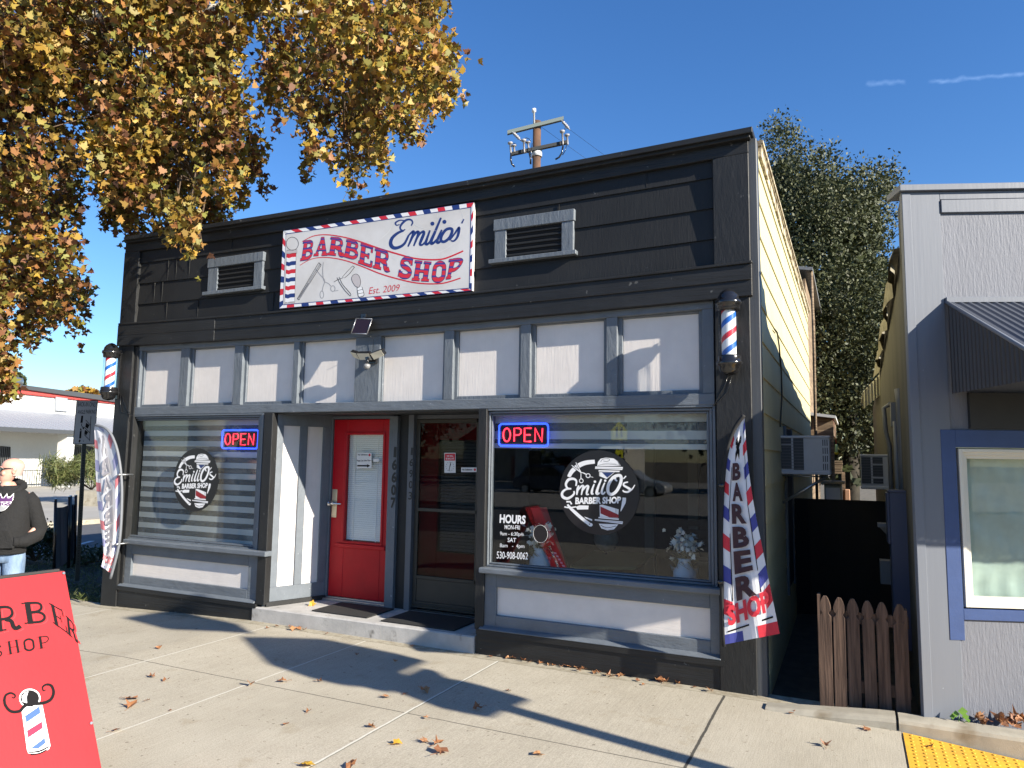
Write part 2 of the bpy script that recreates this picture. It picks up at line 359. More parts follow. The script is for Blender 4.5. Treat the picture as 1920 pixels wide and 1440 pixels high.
# --- frieze: rails, stiles, white panels
mb=MB()
fb(mb,-7.99,-1.0,3.015,3.09,-.005,.12); fb(mb,-8.0,-1.0,2.205,2.30,-.012,.12)
mb.build('rail',grayh,shop,bevel=.004)
panels=[(-7.90,-7.265),(-7.055,-6.395),(-6.195,-5.52),(-5.375,-4.665),(-4.325,-3.61),(-3.44,-2.79),(-2.62,-1.96),(-1.79,-1.13)]
edges=[-7.99]+[None]*0
stl=[(-7.99,-7.93)]
for i in range(7): stl.append((panels[i][1]+.035,panels[i+1][0]-.035))
stl.append((-1.095,-1.0))
for a,b in stl:
    mb=MB(); c=(a+b)/2
    if b-a>.2:
        fb(mb,a-.02,b+.02,2.30,3.015,0.0,.1)
    else:
        fb(mb,a,b,2.30,3.015,0.0,.1)
    mb.build('stile',gray,shop,bevel=.004)
for i,(a,b) in enumerate(panels):
    mb=MB(); Y=.062
    zb=2.335 if i not in(3,4) else 2.30
    # values of the white faces were read on the plane .06
    def bb(x0,x1,z0,z1,yf,yb,mi): 
        n=2; vs=[]
        for k in range(n+1):
            x=x0+(x1-x0)*k/n; vs+=[(x,yf,z0-sag(x,z0)*.6),(x,yf,z1-sag(x,z1)*.3),(x,yb,z1),(x,yb,z0-.03)]
        fs=[]
        for k in range(n):
            for j in range(4): fs.append((4*k+j,4*k+(j+1)%4,4*k+4+(j+1)%4,4*k+4+j))
        fs+=[(3,2,1,0),(4*n,4*n+1,4*n+2,4*n+3)]; mb.add(vs,fs,mi)
    bb(a,b,zb,3.0,Y,.09,0)
    # bead round the panel
    for x0,x1,z0,z1 in ((a-.05,a,zb-.05,3.03),(b,b+.05,zb-.05,3.03),(a,b,zb-.05,zb),(a,b,2.995,3.04)): bb(x0,x1,z0,z1,.038,.1,1)
    o=mb.build('frieze_panel',[whitep,gray],shop,bevel=.003)
# --- louvred vents
def vent(pts,op):
    mb=MB(); Y=-.03
    f=crop(*pts[0],Y); q=[f(*p) for p in pts[1]]; o=[f(*p) for p in op]
    tl,tr,br,bl=q; 
    x0=min(tl.x,bl.x); x1=max(tr.x,br.x); zt=(tl.z+tr.z)/2; zb=(bl.z+br.z)/2
    ox0=(o[0].x+o[3].x)/2; ox1=(o[1].x+o[2].x)/2; ozt=(o[0].z+o[1].z)/2; ozb=(o[2].z+o[3].z)/2
    mb.box(x0+.015,x1-.015,-.05,.02,ozt+.005,zt); mb.box(x0+.025,ox0,-.042,.02,ozb-.02,ozt+.005); mb.box(ox1,x1-.025,-.042,.02,ozb-.02,ozt+.005)
    mb.box(x0-.02,x1+.01,-.075,.02,zb,ozb-.015)
    fr=mb.build('vent',gray,shop,bevel=.004)
    lv=MB(); n=5; H=ozt-ozb
    for i in range(n):
        z=ozb+H*(i+.1)/n
        lv.add([(ox0,-.034,z),(ox1,-.034,z),(ox1,-.034,z+.012),(ox0,-.034,z+.012),(ox0,.01,z+H/n*.75),(ox1,.01,z+H/n*.75),(ox1,.01,z+H/n*.75+.012),(ox0,.01,z+H/n*.75+.012)],[(0,1,2,3),(3,2,6,7),(0,4,5,1),(4,7,6,5),(0,3,7,4),(1,5,6,2)])
    lv.build('louvre',blackh,fr)
    dk=MB(); dk.box(ox0,ox1,-.0195,-.0185,ozb-.02,ozt+.01); dk.build('opening',voidm,fr)
vent(((800,200,2.6667),[(338,575),(745,505),(748,740),(328,792)]),[(400,620),(676,580),(676,722),(398,752)])
vent(((200,360,2.6667),[(520,335),(795,300),(785,490),(497,518)]),[(560,375),(742,355),(735,470),(553,490)])
# --- shop windows
def shopwin(x0,x1,gx0,gx1,gz0,gz1,fz0,lo,lz,skz,name='window',sill=None):
    """x0,x1 frame; g* glass as read on plane .05"""
    mb=MB(); zt=2.205
    G=lambda v:sc(v,.05)
    ga,gb=G(gx0),G(gx1); gz0_,gz1_=fz(gz0,.05),fz(gz1,.05)
    # outer frame, stepped moulding
    for (k,yf) in ((0,-.008),(.5,.012),(1,.034)):
        t=k; w=.5
        ax=x0+(ga-x0)*t*.75; bx=x1+(gb-x1)*t*.75; az=fz0+(gz0_-fz0)*t*.75; tz=zt-(zt-gz1_)*t*.75
        ix=x0+(ga-x0)*min(1,(t*.75+.3)); jx=x1+(gb-x1)*min(1,(t*.75+.3)); iz=fz0+(gz0_-fz0)*min(1,t*.75+.3); jz=zt-(zt-gz1_)*min(1,t*.75+.3)
        mb.box(ax,ix,yf,.08,az,tz); mb.box(jx,bx,yf,.08,az,tz); mb.box(ix,jx,yf,.08,az,iz); mb.box(ix,jx,yf,.08,jz,tz)
    fr=mb.build(name,gray,shop,bevel=.003)
    g=MB(); g.box(ga-.01,gb+.01,.050,.056,gz0_-.01,gz1_+.01); g.build('pane',glass,fr)
    s=MB(); fb(s,sill[0],sill[1],sill[2],sill[3],-.085,.02); s.build('sill',grayh,fr,bevel=.008)
    # lower panel
    l=MB(); 
    a,b,c,d=lo
    l.box(x0-.02,a,-.004,.1,lz,fz0-.0); l.box(b,x1+.02,-.004,.1,lz,fz0); l.box(a,b,-.004,.1,lz,c); l.box(a,b,-.004,.1,d,fz0)
    l.add([(x0-.02,-.05,lz-.01),(x1+.02,-.05,lz-.01),(x1+.02,-.05,lz),(x0-.02,-.05,lz),(x0-.02,-.003,lz-.01),(x1+.02,-.003,lz-.01),(x1+.02,-.003,lz+.025),(x0-.02,-.003,lz+.025)],[(0,1,2,3),(3,2,6,7),(0,4,5,1),(4,7,6,5),(0,3,7,4),(1,5,6,2)])
    pf=l.build('panel_frame',grayh,shop,bevel=.004)
    p=MB(); p.box(a-.005,b+.005,.026,.05,c-.005,d+.005); p.build('panel',whiteh,pf)
    k=MB(); n=12; X0=x0-.05;X1=x1+.05
    for i in range(n):
        xa=X0+(X1-X0)*i/n; xb=X0+(X1-X0)*(i+1)/n
        k.add([(xa,-.032,gz(xa)-.05),(xb,-.032,gz(xb)-.05),(xb,-.032,lz-.012),(xa,-.032,lz-.012),(xa,.06,gz(xa)-.05),(xb,.06,gz(xb)-.05),(xb,.06,lz-.012),(xa,.06,lz-.012)],[(0,1,2,3),(7,6,5,4),(0,4,5,1),(3,2,6,7)]+([(0,3,7,4)] if i==0 else [])+([(1,5,6,2)] if i==n-1 else []))
    k.box(X0,X1,-.047,-.031,lz-.055,lz-.012)
    k.build('skirting',beamm,shop)
    return fr,ga,gb,gz0_,gz1_
WLt=shopwin(-7.985,-5.86,-7.91,-5.925,.76,2.135,.68,(-7.85,-5.98,.285,.535),.165,0,sill=(-8.03,-5.75,.645,.70))
WRt=shopwin(-3.095,-.995,-3.025,-1.065,.795,2.135,.73,(-2.965,-1.06,.325,.575),.205,0,sill=(-3.155,-.955,.685,.735))
for a,b,z in ((-5.86,-5.735,.17),(-3.185,-3.095,.21)):
    mb=MB(); fb(mb,a,b,z-.03,2.205,-.028,.11); mb.build('post',black,shop,bevel=.005)
# --- recessed entrance
SZ=.123; DY=.66
ent=MB(); ent.box(-5.86,-3.08,.11,.75,2.205,2.28); ent.box(-5.86,-3.08,.05,.11,2.19,2.28); ent.build('soffit',mat('dark_soffit',(.05,.055,.06),.6,var=.2),shop)
# angled side wall (left), boards on a slanted plane
A=Vector((-5.745,.02,0)); B=Vector((-5.475,.655,0)); d=(B-A); dl=d.length; d.normalize(); nn=Vector((d.y,-d.x,0))
def aw(mb,u0,u1,z0,z1,o0,o1,mi=0):
    a=[A+d*u0+nn*o1,A+d*u1+nn*o1,A+d*u1+nn*o0,A+d*u0+nn*o0]
    mb.add([(p.x,p.y,z0) for p in a]+[(p.x,p.y,z1) for p in a],[(0,3,2,1),(4,5,6,7),(0,1,5,4),(1,2,6,5),(2,3,7,6),(3,0,4,7)],mi)
def pu(px,py):
    q=PN(px,py,A,nn); return (q-A).dot(d),q.z
f4=lambda x,y:pu(180+x/3.2727,740+y/3.2727)
u1a,zt_=f4(1150,190); u1b,_=f4(1252,195); u2a,_=f4(1297,198); u2b,_=f4(1392,205); _,zb_=f4(1150,1172)
print('angled',u1a,u1b,u2a,u2b,zb_,zt_,dl)
mb=MB(); aw(mb,0,dl,SZ,2.21,-.06,0); 
mb.build('side_wall',whitep,shop)
mb=MB(); 
for a,b in ((0,u1a),(u1b,u2a),(u2b,dl)): aw(mb,a,b,zb_,zt_,.0,.022)
aw(mb,0,dl,SZ+.02,zb_,0,.0225); aw(mb,0,dl,zt_,2.21,0,.0225)
mb.build('side_wall_trim',gray,shop,bevel=.003)
mb=MB(); aw(mb,0,dl,SZ-.0,SZ+.05,0,.04); mb.build('baseboard',black,shop,bevel=.003)
mb=MB(); mb.hexa([(-3.18,.03,SZ),(-3.18,.03,2.2),(-3.46,.66,2.2),(-3.46,.66,SZ)],[(-3.12,.03,SZ),(-3.12,.03,2.2),(-3.40,.68,2.2),(-3.40,.68,SZ)]); mb.build('side_wall',gray,shop)
# back wall pieces
mb=MB(); mb.box(-5.48,-5.435,DY-.01,DY+.1,SZ,2.2); mb.box(-5.435,-4.61,DY-.01,DY+.1,2.165,2.2); mb.box(-4.61,-4.565,DY-.05,DY+.1,SZ-.03,2.2); mb.box(-4.61,-4.50,DY-.065,DY+.05,SZ-.01,2.19)
mb.build('door_frame',gray,shop,bevel=.003)
mb=MB(); mb.box(-4.498,-4.36,DY-.02,DY+.1,SZ-.02,2.2); mb.build('pier',black,shop)
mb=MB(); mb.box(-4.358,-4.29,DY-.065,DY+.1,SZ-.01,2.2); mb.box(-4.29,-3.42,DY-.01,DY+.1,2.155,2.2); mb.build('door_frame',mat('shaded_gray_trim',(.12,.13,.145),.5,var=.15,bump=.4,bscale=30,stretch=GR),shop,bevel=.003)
# red door
dr=MB(); D0,D1,Zb,Zt=-5.43,-4.615,.165,2.16; g0,g1,h0,h1=-5.235,-4.735,.79,1.985; y=DY+.01
dr.box(D0,g0,y,y+.045,Zb,Zt); dr.box(g1,D1,y,y+.045,Zb,Zt); dr.box(g0,g1,y,y+.045,Zb,h0); dr.box(g0,g1,y,y+.045,h1,Zt)
for a,b,c_,e in ((g0-.03,g0,h0-.03,h1+.03),(g1,g1+.03,h0-.03,h1+.03),(g0,g1,h0-.03,h0),(g0,g1,h1,h1+.03)): dr.box(a,b,y-.012,y,c_,e)
dr.box(g0-.10,g1+.08,y-.03,y,h0-.075,h0-.03)
door=dr.build('door',redp,shop,bevel=.005)
g=MB(); g.box(g0,g1,y+.015,y+.02,h0,h1); g.build('pane',glass,door)
b_=MB()
for i in range(52): z=h0+.01+i*(h1-h0)/52; b_.add([(g0,y+.045,z),(g1,y+.045,z),(g1,y+.050,z+.0215),(g0,y+.050,z+.0215)],[(0,1,2,3)])
for k in (.18,.8): b_.box(g0+(g1-g0)*k,g0+(g1-g0)*k+.006,y+.04,y+.044,h0,h1)
b_.build('blind',mat('blind_slats',(.85,.86,.85),.5),door)
hd=MB(); hx=-5.385; hd.box(hx-.035,hx+.035,y-.006,y,1.04,1.36); 
hd.build('lock_plate',brassm,door,bevel=.003)
hd=MB(); hd.tube([(hx-.005,y-.005,1.2),(hx-.005,y-.06,1.2)],.017,12); hd.tube([(hx-.03,y-.06,1.2),(hx+.03,y-.062,1.203),(hx+.13,y-.055,1.2)],[.022,.014,.009],10); hd.lathe([(0,-.03),(.024,-.02),(.028,0),(.024,.02),(0,.03)],(hx-.03,y-.055,1.2),12)
hd.build('handle',chrome,door)
th=MB(); th.box(-5.45,-4.60,DY-.06,DY+.1,SZ,SZ+.025); th.box(-5.44,-4.61,DY-.015,DY+.03,SZ+.025,.163); th.build('threshold',metal,shop,bevel=.003)
# second door with storm door in front
y=DY+.06
dr=MB(); D0,D1=-4.28,-3.46; g0,g1,h0,h1=-4.05,-3.56,.74,1.93
dr.box(D0,g0,y,y+.04,Zb,Zt); dr.box(g1,D1,y,y+.04,Zb,Zt); dr.box(g0,g1,y,y+.04,Zb,h0); dr.box(g0,g1,y,y+.04,h1,Zt)
door2=dr.build('door',redp,shop,bevel=.004)
g=MB(); g.box(g0,g1,y+.015,y+.02,h0,h1); g.build('pane',glass,door2)
b_=MB()
for i in range(34): z=h0+.01+i*(h1-h0)/34; b_.add([(g0,y+.07,z),(g1,y+.07,z),(g1,y+.085,z+.028),(g0,y+.085,z+.028)],[(0,1,2,3)])
b_.build('blind',mat('blind_slats2',(.6,.6,.6),.5),door2)
sd=MB(); y2=DY-.015; w=.045
sd.box(-4.285,-4.285+w,y2,y2+.03,SZ+.03,2.15); sd.box(-3.5-w,-3.47,y2,y2+.03,SZ+.03,2.15); sd.box(-4.24,-3.5,y2,y2+.03,2.11,2.15); sd.box(-4.24,-3.5,y2,y2+.03,1.165,1.20); sd.box(-4.24,-3.5,y2,y2+.03,.455,.49); sd.box(-4.24,-3.5,y2+.008,y2+.025,SZ+.1,.455); sd.box(-4.24,-3.5,y2,y2+.03,SZ+.03,SZ+.1)
for i in range(3): sd.box(-4.285,-3.48,y2-.01-.006*i,y2,SZ+.005+.03*(2-i),SZ+.018+.03*(2-i))
sdo=sd.build('storm_door',bronze,shop,bevel=.003)
g=MB(); g.box(-4.24,-3.5,y2+.012,y2+.016,.49,1.165); g.box(-4.24,-3.5,y2+.012,y2+.016,1.20,2.11); g.build('pane',glass2,sdo)
# step and floor of the porch
mb=MB(); n=8; X0,X1=-5.855,-3.165
for i in range(n):
    xa=X0+(X1-X0)*i/n; xb=X0+(X1-X0)*(i+1)/n
    mb.add([(xa,-.045,gz(xa)-.05),(xb,-.045,gz(xb)-.05),(xb,-.042,SZ-.012),(xa,-.042,SZ-.012),(xa,-.03,SZ),(xb,-.03,SZ),(xb,DY+.1,SZ),(xa,DY+.1,SZ)],[(0,1,2,3),(3,2,5,4),(4,5,6,7)]+([(0,3,4,7)] if i==0 else [])+([(1,6,5,2)] if i==n-1 else []))
mb.build('step',stepm,shop)
# side wall (cream shingles) and roof
mb=MB(); rows=[(-.2+.2925*i) for i in range(17)]
for i,z in enumerate(rows):
    z1=min(z+.2925,4.4)
    if z1<=z: continue
    mb.add([(XRW+.012,.10,z),(XRW+.012,7.6,z),(XRW,7.6,z1+.004),(XRW,.10,z1+.004),(XRW-.05,.10,z),(XRW-.05,7.6,z),(XRW-.05,7.6,z1+.004),(XRW-.05,.10,z1+.004)],[(0,1,2,3),(0,4,5,1),(1,5,6,2),(0,3,7,4),(3,2,6,7)])
mb.build('side_wall',cream,shop)
mb=MB(); 
for i in range(26):
    y=.12+i*7.5/26; mb.box(XRW-.02,XRW+.02+random.uniform(0,.012),y,y+.27,4.30+random.uniform(-.006,.006),4.385)
mb.box(XRW-.1,XRW+.035,.1,7.65,4.385,4.40); mb.box(XRW-.1,XRW+.05,.1,7.65,4.402,4.43)
mb.build('roof_edge',mat('weathered_cream_trim',(.55,.48,.34),.8,col2=(.22,.17,.11),scale=14,lo=.42,hi=.55,bump=.6,bscale=60),shop)
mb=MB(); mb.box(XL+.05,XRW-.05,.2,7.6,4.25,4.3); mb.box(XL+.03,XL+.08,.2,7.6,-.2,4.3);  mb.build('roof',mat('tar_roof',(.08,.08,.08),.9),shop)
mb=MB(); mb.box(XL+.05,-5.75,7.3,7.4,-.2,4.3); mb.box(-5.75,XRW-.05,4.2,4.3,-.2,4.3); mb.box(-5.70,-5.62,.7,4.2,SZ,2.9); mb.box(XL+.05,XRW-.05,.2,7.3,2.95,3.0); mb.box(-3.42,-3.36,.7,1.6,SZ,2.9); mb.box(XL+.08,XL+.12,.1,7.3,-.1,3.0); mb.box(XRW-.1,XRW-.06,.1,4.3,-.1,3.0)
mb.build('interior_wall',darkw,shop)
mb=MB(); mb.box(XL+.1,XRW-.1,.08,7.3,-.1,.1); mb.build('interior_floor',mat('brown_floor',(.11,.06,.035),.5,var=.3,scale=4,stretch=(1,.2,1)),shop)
# numbers
def digits(s,px,y0,y1,h,Y,m,bold):
    mb=MB(); f=crop(580,740,2.88,Y)
    for i,ch in enumerate(s):
        t=i/(len(s)-1); x=px[0]+(px[1]-px[0])*t; y=y0+(y1-y0)*t; w=.52*h*(.55 if ch=='1' else 1)
        text(mb,ch,(x-w/2,y),(x+w/2,y+1),h,f,0,bold=bold)
    for q in range(len(mb.v)): mb.v[q]=(mb.v[q][0],mb.v[q][1]-.002,mb.v[q][2])
    return mb.build('house_number',m,shop)
digits('16607',(462,452),335,608,52,DY-.066,vinyl,.04)
digits('16903',(553,545),325,565,40,DY-.066,vinyl,.015)
# window-side blinds (zebra roller)
zeb=mat('zebra_blind',(.50,.52,.52),.7); 
def blind(x0,x1,z0,z1,Y,h,par,bar=True,op=.5):
    mb=MB(); z=z1; i=0
    m=MB()
    while z>z0+.001:
        zz=max(z-h,z0)
        (mb if i%2==0 else m).box(x0,x1,Y,Y+.002,zz,z); z=zz; i+=1
    if bar: mb.box(x0,x1,Y-.012,Y+.014,z0-.045,z0)
    b=mb.build('blind',zeb,par)
    m.build('sheer_band',sheer,b)
def sheerm():
    m,n,out=nt('sheer_fabric'); L=n.links.new
    tr=N(n,'ShaderNodeBsdfTransparent'); df=N(n,'ShaderNodeBsdfDiffuse'); df.inputs[0].default_value=(.3,.31,.31,1); mx=N(n,'ShaderNodeMixShader'); mx.inputs[0].default_value=.38
    L(tr.outputs[0],mx.inputs[1]); L(df.outputs[0],mx.inputs[2]); L(mx.outputs[0],out.inputs[0]); return m
sheer=sheerm()
blind(WLt[1]+.01,WLt[2]-.01,.74,2.14,.15,.062,shop,False)
blind(WRt[1]-.03,WRt[2]+.0,1.885,2.15,.15,.075,shop,True)
# gap fillers in front wall behind the frieze
mb=MB(); mb.box(-8.0,-1.0,.09,.13,2.2,3.1); mb.build('backing',voidm,shop)
# cables on the pillars
mb=MB(); f=crop(160,600,7.2,-.05)
mb.tube([f(*p) for p in ((500,1010),(515,1090),(560,1200),(620,1290),(660,1310))],.0035,6); mb.build('cable',dkmetal,shop); mb=MB(); mb.tube([f(*p) for p in ((478,1000),(470,1110),(490,1240),(560,1260),(640,1290))],.004,6); mb.build('cable',dkmetal,shop); mb=MB()
mb.tube([P(*p,-.05) for p in ((1365,706),(1358,725),(1345,748),(1338,762))],.0035,6); mb.build('cable',dkmetal,shop); mb=MB(); mb.tube([P(*p,-.05) for p in ((1372,706),(1364,735),(1350,750),(1338,763))],.0025,6); mb.build('cable',dkmetal,shop); mb=MB()
mb.tube([PX(*p,XRW+.02) for p in ((1452,617),(1457,623),(1461,650),(1465,700),(1466,740),(1463,800))],.008,6)
mb.build('cable',dkmetal,shop)
# side-window opening and trim on the side wall under the air conditioner
mb=MB(); mb.box(XRW+.005,XRW+.02,2.05,2.75,.45,2.1); mb.build('side_window',voidm,shop)
mb=MB(); mb.box(XRW+.005,XRW+.03,1.95,2.05,.4,2.12); mb.box(XRW+.005,XRW+.03,2.75,2.85,.4,2.12); mb.build('side_window_frame',mat('dark_frame',(.12,.13,.14),.6),shop)

# ================================================================== MAIN SIGN
sf=crop(510,370,4.923,-.062)
q=[sf(*p) for p in ((105,310),(1862,48),(1845,860),(68,1025))]
sign=thing('shop_sign',(q[3].x,-.02,q[3].z),'large white barber shop sign with red and blue lettering on the black siding','sign')
mb=MB(); mb.slab(q,(0,.04,0)); mb.build('sign_board',signw,sign)
G=crop(510,370,4.923,-.0625)
art=MB(); MI=[redi,nvy,whi,grayi,inkm,silv]  # 0 red 1 navy 2 white 3 gray 4 ink 5 silver
def lerp2(a,b,t): return (a[0]+(b[0]-a[0])*t,a[1]+(b[1]-a[1])*t)
TL,TR,BR,BL=(105,310),(1862,48),(1845,860),(68,1025)
iTL,iTR,iBR,iBL=(127,338),(1838,92),(1822,838),(100,993)
for (a,b,c,d_,n,sk) in ((TL,TR,iTR,iTL,26,.35),(BL,BR,iBR,iBL,26,-.35),(TL,BL,iBL,iTL,12,.2),(TR,BR,iBR,iTR,12,.2)):
    for i in range(n):
        t0=i/n;t1=(i+1)/n; s=sk/n*1.2
        cl=(2,0,2,1)[i%4]
        k0=max(0,min(1,t0+s));k1=max(0,min(1,t1+s))
        p=[lerp2(a,b,t0),lerp2(a,b,t1),lerp2(d_,c,k1),lerp2(d_,c,k0)]
        fill(art,p,G,cl)
for a,b in ((iTL,iTR),(iTR,iBR),(iBR,iBL),(iBL,iTL)): ribbon(art,[a,b],7,G,1,sm=False)
for a,b in ((TL,TR),(BR,BL)): ribbon(art,[a,b],5,G,1,sm=False)
# pole drawing
for i in range(12):
    t0=i/12;t1=(i+1)/12; a=lerp2((135,518),(120,965),t0); b=lerp2((222,512),(208,960),t0); a2=lerp2((135,518),(120,965),t1); b2=lerp2((222,512),(208,960),t1)
    mid=lerp2(a,b,.5); mid2=lerp2(a2,b2,.5)
    fill(art,[a,(a[0]+25,a[1]+7),(mid[0]+5,mid[1]),b,b2,(mid2[0]+5,mid2[1]),(a2[0]+25,a2[1]+7),a2],G,(0,2,1,2)[i%4])
ribbon(art,[(135,518),(120,965)],4,G,4,sm=False); ribbon(art,[(222,512),(208,960)],4,G,4,sm=False)
for c_ in ([(135,490),(232,482),(230,515),(135,523)],[(115,975),(212,965),(210,990),(112,1000)]): fill(art,c_,G,5); ribbon(art,c_,3,G,4,sm=False,closed=True)
ribbon(art,circle(188,428,56,60),4,G,4,sm=False,closed=True)
for pts,w in (([(280,408),(380,358),(500,345),(650,365),(800,405),(1000,475),(1150,520),(1300,560),(1430,575),(1560,572),(1650,545),(1765,495)],11),([(258,628),(350,575),(450,555),(560,560),(700,590),(850,645),(1000,705),(1150,750),(1300,785),(1430,798),(1560,795),(1650,775),(1740,745)],9)): ribbon(art,pts,w*1.15,G,0,taper=(.5,1.15,1.1))
# letters: navy outline, then red with navy bands
m,n,out=nt('banded_letter_red'); L=n.links.new
bs=N(n,'ShaderNodeBsdfPrincipled'); bs.inputs['Roughness'].default_value=.45; uvn=N(n,'ShaderNodeUVMap'); sx=N(n,'ShaderNodeSeparateXYZ'); L(uvn.outputs[0],sx.inputs[0])
mu=N(n,'ShaderNodeMath',operation='MULTIPLY'); mu.inputs[1].default_value=3.1; ad=N(n,'ShaderNodeMath',operation='FRACT'); gt=N(n,'ShaderNodeMath',operation='GREATER_THAN'); gt.inputs[1].default_value=.70
L(sx.outputs[1],mu.inputs[0]); L(mu.outputs[0],ad.inputs[0]); L(ad.outputs[0],gt.inputs[0]); mx=N(n,'ShaderNodeMix',data_type='RGBA'); mx.inputs[6].default_value=(.62,.025,.04,1); mx.inputs[7].default_value=(.06,.04,.25,1); L(gt.outputs[0],mx.inputs[0]); L(mx.outputs[2],bs.inputs[0]); L(bs.outputs[0],out.inputs[0]); band=m
quads=[('B',(262,585),(370,565),(392,395),(290,405)),('A',(385,540),(510,535),(515,368),(420,375)),('R',(515,530),(665,545),(660,380),(545,368)),('B',(655,545),(790,580),(810,415),(690,390)),('E',(795,605),(925,650),(940,460),(820,425)),('R',(935,650),(1080,685),(1085,500),(955,470)),('S',(1155,735),(1290,750),(1310,560),(1190,550)),('H',(1290,765),(1445,775),(1470,600),(1320,585)),('O',(1465,780),(1600,775),(1615,595),(1490,600)),('P',(1605,755),(1690,745),(1780,560),(1635,575))]
for ch,*qd in quads: slab_letter(art,ch,qd,G,1,grow=.07)
let=MB()
G2=lambda x,y,h:G(x,y,h+.0008)
for ch,*qd in quads: slab_letter(let,ch,qd,G2,0,uvs=True)
def script(mb,strokes,w,f,mi,k=1.0):
    for s in strokes:
        pts=s[0]; ww=(s[1] if len(s)>1 else w)*k
        if len(pts)==1: fill(mb,circle(pts[0][0],pts[0][1],ww/2,ww/2,14),f,mi); continue
        ribbon(mb,pts,ww,f,mi,closed=(len(s)>2),taper=(.6,1.15,.55) if len(s)<=2 else (1,1))
EM=[([(1285,262),(1298,228),(1275,205),(1235,212),(1195,250),(1183,285),(1205,308),(1230,295)],13),([(1230,215),(1180,212),(1140,235),(1150,258),(1178,250)],10),([(1215,306),(1160,330),(1110,375),(1095,425),(1115,462),(1160,465),(1220,430),(1262,350)],22),
([(1262,350),(1300,315),(1308,330),(1280,400),(1255,455)],17),([(1280,400),(1312,345),(1343,318),(1352,335),(1328,400),(1308,450)],17),([(1328,400),(1362,340),(1396,315),(1402,335),(1376,400),(1366,435),(1388,438),(1415,410)],17),
([(1458,305),(1428,390),(1418,425),(1436,432),(1465,400)],18),([(1481,243)],26),([(1560,188),(1505,320),(1470,400),(1472,425),(1492,420),(1520,390)],20),([(1568,300),(1534,375),(1524,410),(1540,418),(1565,390)],18),([(1592,226)],26),
([(1650,288),(1605,300),(1566,355),(1562,400),(1595,408),(1640,370),(1664,312)],18,1),([(1640,398),(1690,330),(1728,278),(1722,330),(1708,372),(1680,402),(1652,400)],15),([(1770,200),(1752,240)],17)]
script(art,EM,18,G,1,1.45)
text(art,'Est. 2009',(893,893),(1185,862),62,G,0,bold=-.005,shear=.35)
# tools drawn under the wave
for pts,w,c_ in (([(432,602),(232,938)],5,4),([(455,625),(250,948)],5,4),([(432,602),(455,625)],5,4),([(232,938),(250,948)],5,4),
   ([(474,600),(468,680),(480,770),(520,795),(545,820)],7,3),([(400,655),(440,710),(485,765),(470,830),(462,870)],7,3),
   ([(745,632),(690,690),(650,735)],4,4),([(762,645),(715,705),(668,745)],5,4),([(745,632),(762,645)],4,4),([(600,740),(625,790),(665,850),(722,912)],6,4),([(620,735),(650,800),(700,860),(728,895),(722,912)],5,4),([(572,782),(600,765),(660,740)],5,4),
   ([(785,825),(795,912),(820,918),(850,900),(830,825)],5,4)): ribbon(art,pts,w,G,c_,taper=(.8,1,.8))
for i in range(34):
    t=i/33; x=436-200*t+4;y=620+318*t; ribbon(art,[(x-4,y-6),(x+10,y+2)],3.2,G,4,sm=False)
fill(art,[(245,925),(330,790),(345,800),(258,938)],G,3)
ribbon(art,circle(460,898,17,34,18),6,G,3,sm=False,closed=True); ribbon(art,circle(562,842,20,26,18),6,G,3,sm=False,closed=True); ribbon(art,[(575,865),(612,860)],5,G,3,sm=False)
bsh=[(735,760),(745,722),(780,708),(808,735),(818,790),(800,830),(765,815)]
fill(art,bsh,G,5,sm=True); ribbon(art,bsh,4,G,4,closed=True); fill(art,[(785,840),(830,825),(850,900),(805,918)],G,2); ribbon(art,[(788,862),(838,848)],4,G,4,sm=False); ribbon(art,[(797,890),(848,880)],4,G,4,sm=False)
crk=mat('pale_scratches',(.74,.73,.70),.5)
MI.append(crk)
for pts in ([(1120,205),(1090,300),(1020,370),(950,420)],[(1295,175),(1320,250),(1420,290),(1520,310)],[(1820,150),(1740,200),(1640,250),(1560,262)],[(1740,100),(1765,190),(1730,250)],[(1320,265),(1240,330),(1150,375)],[(1690,420),(1560,500),(1420,540),(1330,538)],[(1525,140),(1530,200)],[(1100,520),(1120,560),(1150,580)]): ribbon(art,pts,3,G,6,taper=(.5,1,.4))
art.build('sign_artwork',MI,sign,recalc=False)
let.build('sign_lettering',band,sign,recalc=False)

